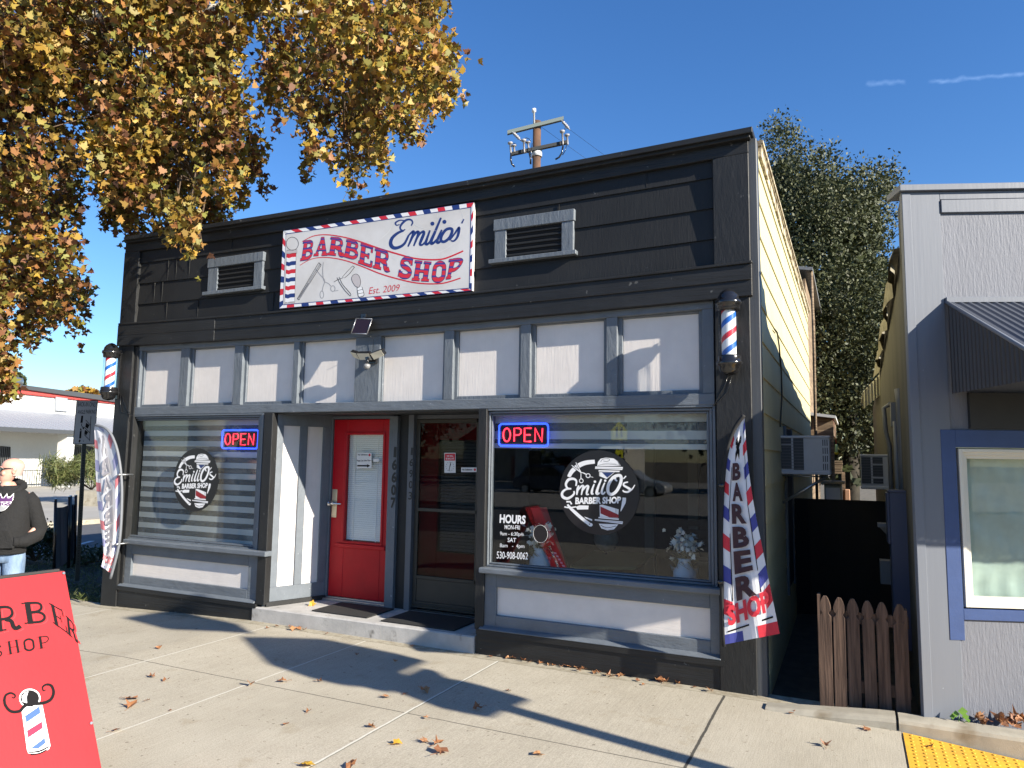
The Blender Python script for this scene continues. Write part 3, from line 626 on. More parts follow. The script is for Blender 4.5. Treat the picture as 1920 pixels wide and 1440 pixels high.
# ================================================================== WINDOW LOGO DECALS
def logo(Y,dx,dz,scl,name,label):
    f0=crop(1020,830,8,Y); c0=f0(818,745)
    def f(x,y,h=0):
        p=f0(x,y,h); return Vector(((p.x-c0.x)*scl+c0.x+dx,p.y,(p.z-c0.z)*scl+c0.z+dz))
    ctr=f(818,745)
    t=thing(name,(ctr.x,ctr.y,ctr.z),label,'window decal')
    bg=MB(); r=.365*scl*(1 if scl else 1)
    bg.slab([(ctr.x+r*math.cos(2*PI*i/72),Y+.0006,ctr.z+r*math.sin(2*PI*i/72)) for i in range(72)],(0,.001,0)); bg.build('decal_disc',vinyl,t)
    a=MB(); W,Rd,Bl,K,S=0,1,2,3,4; mats=[whi,mat('logo_red',(.28,.015,.02),.5),mat('logo_blue',(.02,.04,.14),.5),vinyl,mat('logo_gray',(.38,.38,.40),.5)]
    fl=lambda x,y,h=0:f(x,y,h+.0006); 
    ribbon(a,[(372,515),(420,430),(520,345),(630,300),(762,285)],62,f,W,taper=(.85,1.15,.95))
    top=[(798,350),(808,290),(850,240),(930,225),(1040,235),(1110,270),(1150,350)]
    fill(a,top,f,W); ribbon(a,[(850,290),(880,250),(960,240),(985,260),(950,280),(890,275)],6,fl,K); ribbon(a,[(810,340),(950,320),(1140,340)],5,fl,K); ribbon(a,[(1060,240),(1110,280),(1135,345)],8,fl,K); ribbon(a,[(880,310),(1000,305),(1090,320)],4,fl,S)
    fill(a,[(770,357),(1185,365),(1175,410),(765,392)],f,W); ribbon(a,[(775,378),(1175,390)],7,fl,S); fill(a,[(820,412),(1140,420),(1130,442),(818,432)],f,W)
    fill(a,[(828,442),(1060,445),(940,545),(828,500)],f,W); fill(a,[(872,446),(1050,446),(950,525)],fl,Bl); ribbon(a,[(838,445),(838,500)],4,fl,K,sm=False)
    # black halo under the script, then script
    S1=[([(480,650),(487,575),(440,542),(370,555),(330,620),(352,680),(410,690)],32),([(410,690),(330,700),(275,750),(282,810),(345,838),(410,810),(452,765),(450,725)],34),
      ([(522,640),(505,700),(492,785)],30),([(505,720),(560,655),(592,655),(575,720),(562,785)],28),([(575,725),(632,655),(665,655),(648,720),(642,775),(675,772)],28),
      ([(755,620),(725,700),(718,765),(745,765)],28),([(765,585)],34),([(862,545),(812,670),(792,750),(808,768),(835,750)],34),([(912,600),(880,680),(868,750),(890,768),(922,735)],28),([(920,570)],32),
      ([(1130,490),(1040,520),(970,630),(962,735),(1010,775),(1085,730),(1145,620),(1160,530)],40,1),([(1120,495),(1070,510),(1075,555),(1100,575)],26),
      ([(1232,500),(1192,542)],28),([(1262,590),(1205,605),(1198,640),(1250,672),(1295,705),(1262,738),(1205,735),(1182,712)],28),([(1262,738),(1320,700),(1365,632)],18)]
    f2=lambda x,y,h=0:f(x,y,h+.0014); f3=lambda x,y,h=0:f(x,y,h+.0021)
    for s in S1:
        w=s[1]+26
        if len(s[0])>1: ribbon(a,s[0],w,f2,K,closed=len(s)>2)
    script(a,S1,30,f3,W,1.15)
    fill(a,[(455,810),(1170,800),(1165,925),(455,930)],fl,K)
    text(a,'BARBER SHOP',(468,917),(1158,905),92,f3,W,bold=.045,shear=.08)
    ribbon(a,[(1205,825),(1195,900),(1150,1030)],52,f,W,taper=(1,1.1,.15))
    ribbon(a,[(335,885),(392,885),(415,925)],26,f,W,sm=False); 
    ribbon(a,[(352,925),(400,985),(560,1130),(700,1238)],44,f,W,taper=(.6,1.1,1.1)); fill(a,circle(703,1232,26,26,20),f,W); fill(a,circle(682,1222,9,9,12),fl,K)
    fill(a,[(478,962),(530,940),(670,944),(664,1000),(500,1004)],f,W); ribbon(a,[(305,962),(380,975),(480,962)],20,f,W)
    fill(a,[(600,1108),(722,1148),(722,1176),(640,1140)],f,W)
    fill(a,[(835,935),(880,930),(1120,1000),(1112,1132),(838,1112)],f,W); fill(a,[(845,955),(1118,1080),(1116,1128),(980,1120),(848,1062)],fl,Rd); ribbon(a,[(1095,995),(1095,1085)],4,fl,K,sm=False); ribbon(a,[(1075,985),(1075,1070)],3,fl,K,sm=False)
    fill(a,[(820,1112),(1125,1138),(1120,1160),(815,1132)],f,W); fill(a,[(762,1148),(1185,1182),(1178,1222),(762,1168)],f,W); ribbon(a,[(770,1162),(1178,1200)],8,fl,S)
    bt=[(822,1215),(860,1285),(950,1315),(1050,1300),(1115,1225)]; fill(a,bt,f,W); ribbon(a,[(850,1240),(950,1275),(1080,1250)],8,fl,K); ribbon(a,[(870,1265),(960,1300),(1050,1280)],5,fl,S)
    for pts,w in (([(415,338),(500,405),(562,452)],17),([(478,295),(505,350),(552,440)],15),([(560,445),(600,458),(632,475)],16),([(555,440),(555,545)],16),([(690,508),(738,520)],10)): ribbon(a,pts,w+14,fl,K,taper=(.7,1,1)); ribbon(a,pts,w,f2,W,taper=(.5,1,.9))
    ribbon(a,circle(662,495,30,30,20),12,f2,W,sm=False,closed=True); ribbon(a,circle(560,572,28,30,20),12,f2,W,sm=False,closed=True)
    a.build('decal_artwork',mats,t,recalc=False)
logo(.046,0,0,1,'logo_decal','round black logo sticker in the middle of the right window')
cR=crop(1020,830,8,.046)(818,745); cL=crop(180,740,3.2727,.046)(611,522)
logo(.046,cL.x-cR.x,cL.z-cR.z,1.0,'logo_decal','round black logo sticker in the middle of the left window over striped blinds')
# hours lettering
f=crop(880,740,2.88,.047)
t=thing('hours_decal',f(230,890),'white opening hours lettering at the lower left of the right window','window decal')
for s_,a_,b_,h_,o_ in (('HOURS',(163,690),(303,697),43,.04),('MON-FRI',(190,726),(273,729),23,.012),('9am - 6:30pm',(165,759),(292,763),20,.006),('SAT',(206,795),(252,797),23,.012),('8am   -  4pm',(164,823),(297,828),20,.004),('530-908-0062',(147,884),(316,890),38,.01)):
    mb=MB(); text(mb,s_,a_,b_,h_,f,0,bold=o_); mb.build('text_line',whi,t,recalc=False)
c_=f(384,752); t=thing('round_sticker',c_,'small plain black round sticker beside the opening hours','sticker')
mb=MB(); mb.slab([(c_.x+.075*math.cos(2*PI*i/40),.047,c_.z+.083*math.sin(2*PI*i/40)) for i in range(40)],(0,.001,0)); mb.build('sticker_disc',vinyl,t)
mb=MB(); mb.tube([(c_.x+.07*math.cos(2*PI*i/40),.0465,c_.z+.078*math.sin(2*PI*i/40)) for i in range(40)],.0012,4,closed=True); mb.build('sticker_ring',whi,t)
# ================================================================== NEON SIGNS
nr=mat('neon_red_tube',(.8,.05,.05),.4,emit=((1,.03,.06),1.5)); nb=mat('neon_blue_tube',(.05,.05,.8),.4,emit=((.02,.07,1),1.7))
def neon(X0,X1,Z0,Z1,Y,label,k):
    t=thing('neon_sign',((X0+X1)/2,Y,Z0),label,'neon sign'); W=X1-X0;H=Z1-Z0
    b=MB(); b.box(X0+.02,X1-.02,Y+.012,Y+.016,Z0+.02,Z1-.02); b.build('backing_panel',mat('clear_acrylic_dark',(.02,.02,.025),.2),t)
    r=.03; pts=[]
    for cx,cz,a0 in ((X1-r,Z1-r,0),(X0+r,Z1-r,90),(X0+r,Z0+r,180),(X1-r,Z0+r,270)):
        for i in range(5): a=R_(a0+i*22.5); pts.append((cx+r*math.cos(a),Y,cz+r*math.sin(a)))
    b=MB(); b.tube(pts,.0085,8,closed=True); 
    b.build('border_tube',nb,t)
    def g(x,z): return (X0+W*(.07+.86*x),Y,Z0+H*(.2+.6*z))
    b=MB(); R=.0062*k
    b.tube([g(.105+.085*math.cos(2*PI*i/24),.5+.5*math.sin(2*PI*i/24)) for i in range(24)],R,8,closed=True)
    b.tube([g(.285,0),g(.285,1),g(.40,1),g(.445,.9),g(.445,.62),g(.40,.5),g(.30,.48)],R,8)
    b.tube([g(.69,1),g(.53,1),g(.53,0),g(.69,0)],R,8); b.tube([g(.54,.5),g(.67,.5)],R,8)
    b.tube([g(.78,0),g(.78,1),g(.94,0),g(.95,1)],R,8)
    b.build('letter_tube',nr,t)
neon(-3.005,-2.505,1.86,2.065,.085,'glowing open sign in the top left corner of the right window',1.2)
neon(-6.585,-6.035,1.81,2.02,.10,'glowing open sign in the top right corner of the left window',1)
# ================================================================== BARBER POLES
def stripem():
    m,n,out=nt('barber_stripes'); L=n.links.new
    b=N(n,'ShaderNodeBsdfPrincipled'); b.inputs['Roughness'].default_value=.35
    uv=N(n,'ShaderNodeUVMap'); s=N(n,'ShaderNodeSeparateXYZ'); L(uv.outputs[0],s.inputs[0])
    a=N(n,'ShaderNodeMath',operation='ADD'); L(s.outputs[0],a.inputs[0]); L(s.outputs[1],a.inputs[1]); fr=N(n,'ShaderNodeMath',operation='FRACT'); L(a.outputs[0],fr.inputs[0])
    cr=N(n,'ShaderNodeValToRGB'); cr.color_ramp.interpolation='CONSTANT'; e=cr.color_ramp.elements
    e[0].position=0; e[0].color=(.62,.03,.05,1); e[1].position=.2; e[1].color=(.8,.8,.8,1)
    x=e.new(.5); x.color=(.02,.13,.5,1); x=e.new(.7); x.color=(.8,.8,.8,1)
    L(fr.outputs[0],cr.inputs[0]); L(cr.outputs[0],b.inputs[0]); L(b.outputs[0],out.inputs[0]); return m
stm=stripem()
def bpole(top,bot,Y,label,ph,side):
    pt=P(*top,Y); pb=P(*bot,Y); cx=(pt.x+pb.x)/2; z0=pb.z; z1=pt.z; H=z1-z0; s=H/.70
    t=thing('barber_pole',(cx,Y,z0),label,'barber pole','barber poles on the black pillars')
    b=MB(); b.lathe([(0,0),(.05*s,.012*s),(.075*s,.04*s),(.083*s,.075*s),(.098*s,.085*s),(.102*s,.10*s),(.096*s,.115*s),(.09*s,.12*s),(.09*s,.15*s),(.086*s,.16*s),(0,.16*s)],(cx,Y,z0),28)
    b.build('base_cap',dkmetal,t)
    b=MB(); b.lathe([(0,.52*s),(.084*s,.52*s),(.088*s,.535*s),(.09*s,.56*s),(.098*s,.565*s),(.103*s,.58*s),(.098*s,.60*s),(.086*s,.605*s),(.080*s,.635*s),(.062*s,.665*s),(.03*s,.69*s),(0,.70*s)],(cx,Y,z0),28)
    b.build('top_cap',dkmetal,t)
    c=MB(); n=32; r=.056*s; za=z0+.155*s; zb=z0+.525*s; vs=[];fs=[];uv=[]
    for j in range(n+1):
        a=2*PI*j/n
        for z in (za,zb): vs.append((cx+r*math.cos(a),Y+r*math.sin(a),z))
    for j in range(n): fs.append((2*j,2*j+2,2*j+3,2*j+1))
    mb=MB()
    for j in range(n):
        u0=-j/n;u1=-(j+1)/n; k=(zb-za)/(.235*s); 
        mb.s=0; mb.add([vs[2*j],vs[2*j+2],vs[2*j+3],vs[2*j+1]],[(0,1,2,3)],0,True,[(u0*1+ph,0),(u1*1+ph,0),(u1*1+ph,k),(u0*1+ph,k)])
    mb.build('striped_cylinder',stm,t)
    g=MB(); g.lathe([(.078*s,.155*s),(.078*s,.525*s)],(cx,Y,z0),28); g.build('glass_tube',tubeg,t)
    br=MB(); sx=side
    for z in (z0+.10*s,z0+.58*s): br.box(cx-.02,cx+.02,Y+.08*s,-.04,z-.015,z+.015); br.tube([(cx-.03,Y+.1,z),(cx+.06,Y+.1,z)],.008,6); br.tube([(cx-.045,Y+.1,z+.03),(cx-.045,Y+.1,z-.03)],.006,6)
    br.box(cx-.018,cx+.018,-.062,-.045,z0+.03,z0+.64); br.build('bracket',dkmetal,t)
bpole((1366,541),(1367,705),-.17,'barber pole lamp with red white and blue stripes on the right black pillar',.15,1)
bpole((208.5,643),(204,751),-.17,'barber pole lamp with red white and blue stripes at the left edge of the facade',.4,-1)
# ================================================================== SOLAR PANEL + FLOODLIGHT
pv=mat('solar_cells',(.022,.010,.012),.25)
Y=-.12; q=[P(668,597,Y),P(697.5,598,Y),P(691.5,627,Y),P(662,626,Y)]
q[2]=q[2]+Vector((0,-.03,0)); q[3]=q[3]+Vector((0,-.03,0))
q2=[v+Vector((0,-.05,0)) for v in q]
t=thing('solar_panel',(q[0].x,-.07,q[3].z),'small dark solar panel tilted on the black beam above the floodlight','solar panel')
mb=MB(); mb.slab(q,(0,.014,0)); mb.build('cell_sheet',pv,t); mb=MB()
for i in range(4): mb.tube([q[i],q[(i+1)%4]],.006,6)
mb.build('frame',metal,t); mb=MB(); mb.tube([(q[0]+q[1])/2+Vector((0,.01,0)),(q[0].x+.05,-.07,q[0].z+.03)],.008,6); mb.box(q[0].x+.03,q[0].x+.09,-.085,-.068,q[0].z+.005,q[0].z+.05); mb.build('bracket',dkmetal,t)
f=crop(600,580,10.283,-.14); fc=f(860,900)
t=thing('floodlight',(fc.x,0,fc.z-.1),'three headed led floodlight with motion sensor on the wide grey stile','floodlight')
lens=mat('led_lens',(.62,.58,.46),.3)
for a,tilt in (([(575,815),(685,850),(765,975),(640,920)],-1),([(705,850),(930,850),(1000,975),(770,975)],0),([(965,860),(1170,785),(1235,890),(1040,970)],1)):
    mb=MB(); ff=[crop(600,580,10.283,-.13-.05*(k in (2,3)))(*p) for k,p in enumerate(a)]
    ff=[crop(600,580,10.283,-.15 if k<2 else -.11)(*p) for k,p in enumerate(a)]
    h=MB(); h.slab([v+Vector((0,.002,.0)) for v in ff],(0,.045,.03)); ho=h.build('lamp_head',dkmetal,t,bevel=.003)
    l=MB(); l.slab(ff,(0,.003,0)); l.build('lens',lens,ho)
mb=MB(); s0=f(905,1090); mb.tube([(fc.x+.03,-.01,fc.z-.02),(fc.x+.02,-.13,fc.z-.02)],.022,10); mb.box(fc.x-.04,fc.x+.06,-.03,0,fc.z-.06,fc.z+.05); mb.tube([(s0.x,s0.y+.02,fc.z-.02),(s0.x,s0.y,s0.z+.02)],.012,8); mb.build('mount',dkmetal,t)
mb=MB(); mb.lathe([(0,-.035),(.02,-.03),(.034,-.01),(.034,.012),(.02,.02),(0,.02)],(s0.x,s0.y,s0.z),16); mb.build('sensor',mat('smoked_sensor_dome',(.22,.22,.22),.3),t)
mb=MB(); mb.tube([(q[2].x-.02,-.08,q[2].z),(q[2].x-.01,-.02,q[2].z-.04),(fc.x,-.01,fc.z+.05)],.002,5); mb.build('cable',dkmetal,t)
# ================================================================== DOOR NOTICES
f=crop(580,740,2.88,DY)
def notice(name,x0,x1,y0,y1,label,cat,paint,m=whitepl):
    t=thing(name,f(x0,y1),label,cat); mb=MB(); mb.slab([f(x0,y0),f(x1,y0),f(x1,y1),f(x0,y1)],(0,.001,0)); mb.build('notice_card',m,t)
    a=MB(); paint(a); a.build('notice_print',[inkm,redi,whi],t,recalc=False); return t
fn=lambda x,y,h=0:f(x,y,h+.0006)
def n1(a):
    text(a,'No Solicitors',(262,328),(315,328),8,fn,0,bold=.03); fill(a,circle(325,326,6,7,14),fn,1); text(a,'Please Use Other Door',(258,361),(332,359),9,fn,0,bold=.02); ribbon(a,[(259,384),(314,384)],8,fn,0,sm=False); fill(a,[(312,375),(329,384),(312,394)],fn,0)
notice('door_notice',256,336,314,398,'white door notice with an arrow on the glass of the red door','notice',n1)
notice('door_notice',345,375,345,362,'tiny blank white label beside the arrow notice on the red door glass','label',lambda a:fill(a,[(348,349),(352,349),(352,352),(348,352)],fn,2))
DYs=DY-.02; f=crop(580,740,2.88,DYs)
def n2(a):
    fill(a,[(732,318),(788,318),(787,356),(731,356)],fn,1); text(a,'WE WILL',(742,336),(778,336),9,fn,2,bold=.02); text(a,'BE BACK AT',(738,350),(782,350),9,fn,2,bold=.02)
    for i in range(12): an=i*PI/6; ribbon(a,[(759+20*math.sin(an),388-22*math.cos(an)),(759+23*math.sin(an),388-25*math.cos(an))],3,fn,0,sm=False)
    ribbon(a,[(754,412),(759,388),(763,366)],3,fn,0,sm=False); ribbon(a,[(759,388),(764,374)],4,fn,0,sm=False)
notice('clock_notice',729,790,314,422,'red and white will be back clock notice on the storm door','notice',n2)
def n3(a): text(a,'No Solicitors',(826,409),(880,409),9,fn,0,bold=.03); fill(a,circle(894,405,6,7,14),fn,1)
notice('door_notice',820,903,393,418,'narrow no solicitors notice on the glass of the dark storm door','notice',n3)
# door mats
for x0,x1,y0,y1,l in ((-5.15,-4.45,.08,.56,'black rubber mat on the step in front of the red door'),(-4.25,-3.42,.04,.56,'black rubber mat on the step in front of the storm door')):
    mb=MB(); mb.box(x0,x1,y0,y1,SZ+.002,SZ+.014); mb.build('door_mat',mat('rubber_mat',(.018,.018,.018),.8,bump=.6,bscale=120),None,loc=(x0,y0,SZ),label=l,cat='door mat')
# ================================================================== FEATHER FLAGS
def polyat(pts,t):
    n=len(pts)-1; i=min(int(t*n),n-1); u=t*n-i; return Vector(pts[i]).lerp(Vector(pts[i+1]),u)
def flag(name,left,right,Yf,label,cat,mirror,poleL,fade):
    """left/right outlines read on the photo, top to bottom"""
    Lp=smooth_path(left,6); Rp=smooth_path(right,6)
    def S(u,v,h=0):
        a=polyat(Lp,v); b=polyat(Rp,v); p=a.lerp(b,u); y=Yf+.008*math.sin(u*11+v*5)*(.3+v)+.004*math.sin(v*19+u*3)-.05*v*(u if not mirror else 1-u)
        q=P(p.x,p.y,y); return Vector((q.x,q.y-h,q.z))
    base=S(.5,1); t=thing(name,(base.x,base.y,base.z),label,cat,'feather flags on the pillars')
    mb=MB(); nu,nv=14,60; mats=[fade[0],fade[1],fade[2],fade[3]]
    for i in range(nu):
        for j in range(nv):
            u0,u1,v0,v1=i/nu,(i+1)/nu,j/nv,(j+1)/nv
            mb.add([S(u0,v0),S(u1,v0),S(u1,v1),S(u0,v1)],[(0,1,2,3)],0,True)
    mb.build('cloth',fade[0],t)
    st=MB(); K=lambda u,v,h=0:S(u,v,h+.002)
    def band(u0,u1,v0,v1,mi,sl=.03):
        n=4
        for i in range(n):
            for j in range(3):
                a=u0+(u1-u0)*i/n;b=u0+(u1-u0)*(i+1)/n;c=v0+(v1-v0)*j/3;d=v0+(v1-v0)*(j+1)/3; cl=lambda x:max(0,min(1,x))
                s0=sl*i/n;s1=sl*(i+1)/n
                st.add([K(a,cl(c-s0)),K(b,cl(c-s1)),K(b,cl(d-s1)),K(a,cl(d-s0))],[(0,1,2,3)],mi,True)
    eL,eR=(.0,.20),(.80,1.0)
    for k,v in enumerate([x/1000 for x in range(60,830,118)]):
        band(eR[0],eR[1],v,v+.06,1+((k+1)%2),.03); band(eL[0],eL[1],v+.05,v+.105,1+(k%2),-.025)
    band(0,.34,.95,1.0,2,.0); band(.62,1,.945,1.0,1,.0); band(.86,1,.84,.90,1,.02)
    st.add([],[],0)
    pi=MB()
    for w0,w1 in (((.80,.10),(.80,.84)),((.20,.16),(.20,.84))): ribbon(st,[(w0[0],w0[1]),(w1[0],(w0[1]+w1[1])/2),w1],.02,K,3,sm=False)
    ribbon(st,[(.06,.94),(.94,.928)],.006,K,3,sm=False)
    # scissors and comb
    Kx=(lambda u,v,h=0:K(1-u,v,h)) if mirror else K
    for p in ([(.42,.16),(.62,.23)],[(.62,.15),(.42,.24)]): ribbon(st,p,.05 if not mirror else .04,Kx,3,sm=False)
    for c_ in ((.40,.15),(.64,.145)): ribbon(st,circle(c_[0],c_[1],.05,.012,10),.02,Kx,3,sm=False,closed=True)
    # stacked letters
    cells=[(.26+.09*i) for i in range(6)]
    for i,ch in enumerate('BARBER'):
        v0=.265+i*.098+(.0 if i else 0); v1=v0+.083; x0,x1=(.33,.67) if i<2 else (.29,.71)
        vs,fs=text_geo(ch,.05)
        for (dx,dy,mi,hh) in ((0,0,4,.001),):
            st.add([Kx(x0+(x1-x0)*x+dx,v1-(v1-v0)*.93*y+dy,hh+.018) for x,y in vs],fs,mi if mi<4 else 4)
    vs,fs=text_geo('SHOP',.05)
    st.add([Kx(.08+.86*x,.915-.06*y-.012*x,.010) for x,y in vs],fs,1)
    st.build('flag_print',[fade[0],fade[1],fade[2],fade[3],fade[4]],t,recalc=False)
    # sleeve and pole
    pts=smooth_path(poleL,5); pl=MB(); pl.tube([P(p.x,p.y,Yf-.004) for p in pts],[.016]*len(pts),8); pl.build('pole_sleeve',fade[5],t)
    b=MB(); 
    for px,py in ((poleL[-2][0],poleL[-2][1]),(poleL[len(poleL)//2][0],poleL[len(poleL)//2][1])):
        q=P(px,py,Yf); b.tube([q,(q.x,-.04,q.z)],.010,8)
        b.tube([(q.x-.005,Yf-.02,q.z-.012),(q.x-.005,Yf-.02,q.z+.012)],.024,8)
    b.build('bracket',metal if mirror else dkmetal,t)
fw=mat('flag_white',(.72,.72,.74),.8); 
flag('feather_flag',[(1390,783),(1368,835),(1358,895),(1355,960),(1354,1040),(1356,1130),(1360,1208)],[(1396,782),(1399,830),(1405,890),(1416,960),(1430,1030),(1444,1100),(1462,1188)],-.20,'tall feather flag reading barber shop on the right pillar','flag',False,[(1395,778),(1376,806),(1362,850),(1355,910),(1352,990),(1353,1090),(1357,1212)],(fw,redf,bluef,inkm,mat('flag_maroon_black',(.05,.02,.025),.8),mat('flag_black_sleeve',(.012,.012,.013),.8)))
fw2=mat('flag_white_backlit',(.72,.72,.74),.8)
flag('feather_flag',[(177,800),(178,840),(180,900),(184,950),(191,1000),(194,1040),(190,1062)],[(180,798),(207,815),(222,870),(225,920),(224,980),(218,1040),(208,1075)],-.20,'pale feather flag seen from behind at the left edge of the facade','flag',True,[(178,796),(202,806),(218,838),(227,890),(228,950),(223,1020),(207,1085)],(fw2,mat('flag_red_faded',(.62,.20,.22),.8),mat('flag_blue_faded',(.34,.34,.52),.8),mat('flag_gray_print',(.36,.35,.37),.8),mat('flag_gray_letters',(.40,.38,.40),.8),mat('flag_gray_sleeve',(.16,.17,.19),.6)))
# ================================================================== GROUND
def groundm():
    m,n,out=nt('pavement_concrete'); L=n.links.new
    b=N(n,'ShaderNodeBsdfPrincipled'); b.inputs['Roughness'].default_value=.9; b.inputs['Specular IOR Level'].default_value=.25; L(b.outputs[0],out.inputs[0])
    tc=N(n,'ShaderNodeTexCoord'); sp=N(n,'ShaderNodeSeparateXYZ'); L(tc.outputs['Object'],sp.inputs[0])
    def noise(sc,st,det=6,ro=.6):
        mp=N(n,'ShaderNodeMapping'); mp.inputs['Scale'].default_value=st; L(tc.outputs['Object'],mp.inputs[0]); z=N(n,'ShaderNodeTexNoise'); z.inputs['Scale'].default_value=sc; z.inputs['Detail'].default_value=det; z.inputs['Roughness'].default_value=ro; L(mp.outputs[0],z.inputs[0]); return z.outputs[0]
    def ramp(src,a,b_,ca,cb):
        r=N(n,'ShaderNodeValToRGB'); r.color_ramp.elements[0].position=a; r.color_ramp.elements[1].position=b_; r.color_ramp.elements[0].color=c4(ca); r.color_ramp.elements[1].color=c4(cb); L(src,r.inputs[0]); return r.outputs[0]
    def mix(fac,a,b_,mode='MIX'):
        x=N(n,'ShaderNodeMix',data_type='RGBA',blend_type=mode)
        for s,i in ((fac,0),(a,6),(b_,7)):
            if hasattr(s,'is_output') or hasattr(s,'links'): L(s,x.inputs[i])
            elif i==0: x.inputs[0].default_value=s
            else: x.inputs[i].default_value=c4(s)
        return x.outputs[2]
    base=ramp(noise(.9,(1,1,1),7,.65),.32,.68,(.39,.35,.272),(.48,.438,.35))
    fine=ramp(noise(120,(1,1,1),3),.35,.65,(.80,.80,.80),(1.1,1.1,1.1))
    col=mix(1.0,base,fine,'MULTIPLY')
    broom=ramp(noise(150,(1,.03,1),2),.3,.7,(.88,.88,.88),(1.06,1.06,1.06)); col=mix(.9,col,broom,'MULTIPLY')
    st=ramp(noise(2.6,(1,1,1),4,.7),.60,.74,(1,1,1),(.72,.66,.55)); col=mix(.6,col,st,'MULTIPLY')
    sp2=ramp(noise(26,(1,1,1),2,.5),.70,.725,(1,1,1),(.42,.40,.36)); col=mix(.75,col,sp2,'MULTIPLY')
    wr=N(n,'ShaderNodeTexVoronoi'); wr.feature='DISTANCE_TO_EDGE'; wr.inputs['Scale'].default_value=.42; wr.inputs['Randomness'].default_value=1; dn=N(n,'ShaderNodeMix',data_type='RGBA'); dn.inputs[0].default_value=.10; L(tc.outputs['Object'],dn.inputs[6]); nz_=N(n,'ShaderNodeTexNoise'); nz_.inputs['Scale'].default_value=3; nz_.inputs['Detail'].default_value=8; L(tc.outputs['Object'],nz_.inputs[0]); L(nz_.outputs['Color'],dn.inputs[7]); L(dn.outputs[2],wr.inputs['Vector'])
    ck=ramp(wr.outputs[0],.0008,.0026,(.55,.52,.46),(1,1,1)); ckm=ramp(noise(.5,(1,1,1),2),.56,.62,(0,0,0),(1,1,1)); col=mix(.0,col,ck,'MULTIPLY') if False else mix(ckm,col,mix(.8,col,ck,'MULTIPLY'))
    def line(axis,x0,w,colr,jit=.004,lim=None):
        nonlocal col
        j=N(n,'ShaderNodeMath',operation='MULTIPLY_ADD'); L(noise(9,(1,1,1),5,.7),j.inputs[0]); j.inputs[1].default_value=jit*4; L(sp.outputs[axis],j.inputs[2])
        s=N(n,'ShaderNodeMath',operation='SUBTRACT'); L(j.outputs[0],s.inputs[0]); s.inputs[1].default_value=x0+jit*2
        a=N(n,'ShaderNodeMath',operation='ABSOLUTE'); L(s.outputs[0],a.inputs[0])
        c=N(n,'ShaderNodeMapRange'); c.inputs['From Min'].default_value=w*.6; c.inputs['From Max'].default_value=w; c.inputs['To Min'].default_value=1; c.inputs['To Max'].default_value=0; L(a.outputs[0],c.inputs[0]); fac=c.outputs[0]
        if lim:
            l=N(n,'ShaderNodeMath',operation='LESS_THAN' ); L(sp.outputs[1 if axis==0 else 0],l.inputs[0]); l.inputs[1].default_value=lim; mm=N(n,'ShaderNodeMath',operation='MULTIPLY'); L(fac,mm.inputs[0]); L(l.outputs[0],mm.inputs[1]); fac=mm.outputs[0]
        col=mix(fac,col,colr)
    line(1,-1.6,.007,(.13,.12,.095)); line(1,-.15,.008,(.22,.2,.15),.012); line(1,-3.4,.007,(.13,.12,.095))
    for x in (-5.505,-4.285,-7.95): line(0,x,.008,(.60,.58,.50),.004,-.15)
    line(0,-2.86,.016,(.20,.19,.15),.003,-.15); line(0,-2.865,.010,(.62,.6,.52),.004,-.15); line(0,-.935,.012,(.07,.065,.055),.004,-.15); line(0,-9.2,.01,(.5,.48,.4),.003)
    strip=N(n,'ShaderNodeMath',operation='GREATER_THAN'); L(sp.outputs[1],strip.inputs[0]); strip.inputs[1].default_value=-.145
    sm=N(n,'ShaderNodeMath',operation='MULTIPLY'); L(strip.outputs[0],sm.inputs[0]); sm.inputs[1].default_value=.7
    col=mix(sm.outputs[0],col,ramp(noise(14,(1,1,1),6,.7),.4,.6,(.22,.185,.125),(.38,.35,.27)))
    L(col,b.inputs['Base Color'])
    bp=N(n,'ShaderNodeBump'); bp.inputs['Strength'].default_value=.4; bp.inputs['Distance'].default_value=.003; L(noise(170,(1,.2,1),3),bp.inputs['Height']); L(bp.outputs[0],b.inputs['Normal'])
    return m
pave=groundm()
def grid(name,xs,ys,zf,m,kind='structure',skirt=None,**kw):
    mb=MB(); nx,ny=len(xs),len(ys); vs=[(x,y,zf(x,y)) for x in xs for y in ys]
    mb.add(vs,[(i*ny+j,(i+1)*ny+j,(i+1)*ny+j+1,i*ny+j+1) for i in range(nx-1) for j in range(ny-1)])
    if skirt is not None:
        ring=[(i,0) for i in range(nx)]+[(nx-1,j) for j in range(1,ny)]+[(i,ny-1) for i in range(nx-2,-1,-1)]+[(0,j) for j in range(ny-2,0,-1)]
        b=len(mb.v); idx=[i*ny+j for i,j in ring]
        for q_ in idx: mb.v.append((mb.v[q_][0],mb.v[q_][1],skirt))
        k=len(idx)
        for q_ in range(k): mb.f.append((idx[q_],idx[(q_+1)%k],b+(q_+1)%k,b+q_)); mb.m.append(0); mb.sm.append(False)
    return mb.build(name,m,None,kind=kind,loc=(0,0,0),**kw)
lin=lambda a,b,n:[a+(b-a)*i/n for i in range(n+1)]
asph=mat('asphalt',(.10,.10,.105),.9,var=.2,scale=2,bump=.5,bscale=200)
dirt=mat('dry_ground',(.16,.13,.09),1,var=.4,scale=4,bump=.6,bscale=60,col2=(.07,.06,.035))
parkc=mat('far_concrete',(.36,.34,.30),.9,var=.15,scale=.6)
grid('pavement',sorted(set([-11.5,-10.5]+lin(-9.5,-8.4,2)+lin(-8.4,-5.8,5)+lin(-5.8,.24,8))),[-8.4,-6,-4,-2,-1,-.4,-.16,.05],lambda x,y:gz(x) if x>-9 else gz(-8.4)-.03*(-8.4-x)*.5,pave,skirt=-.4)
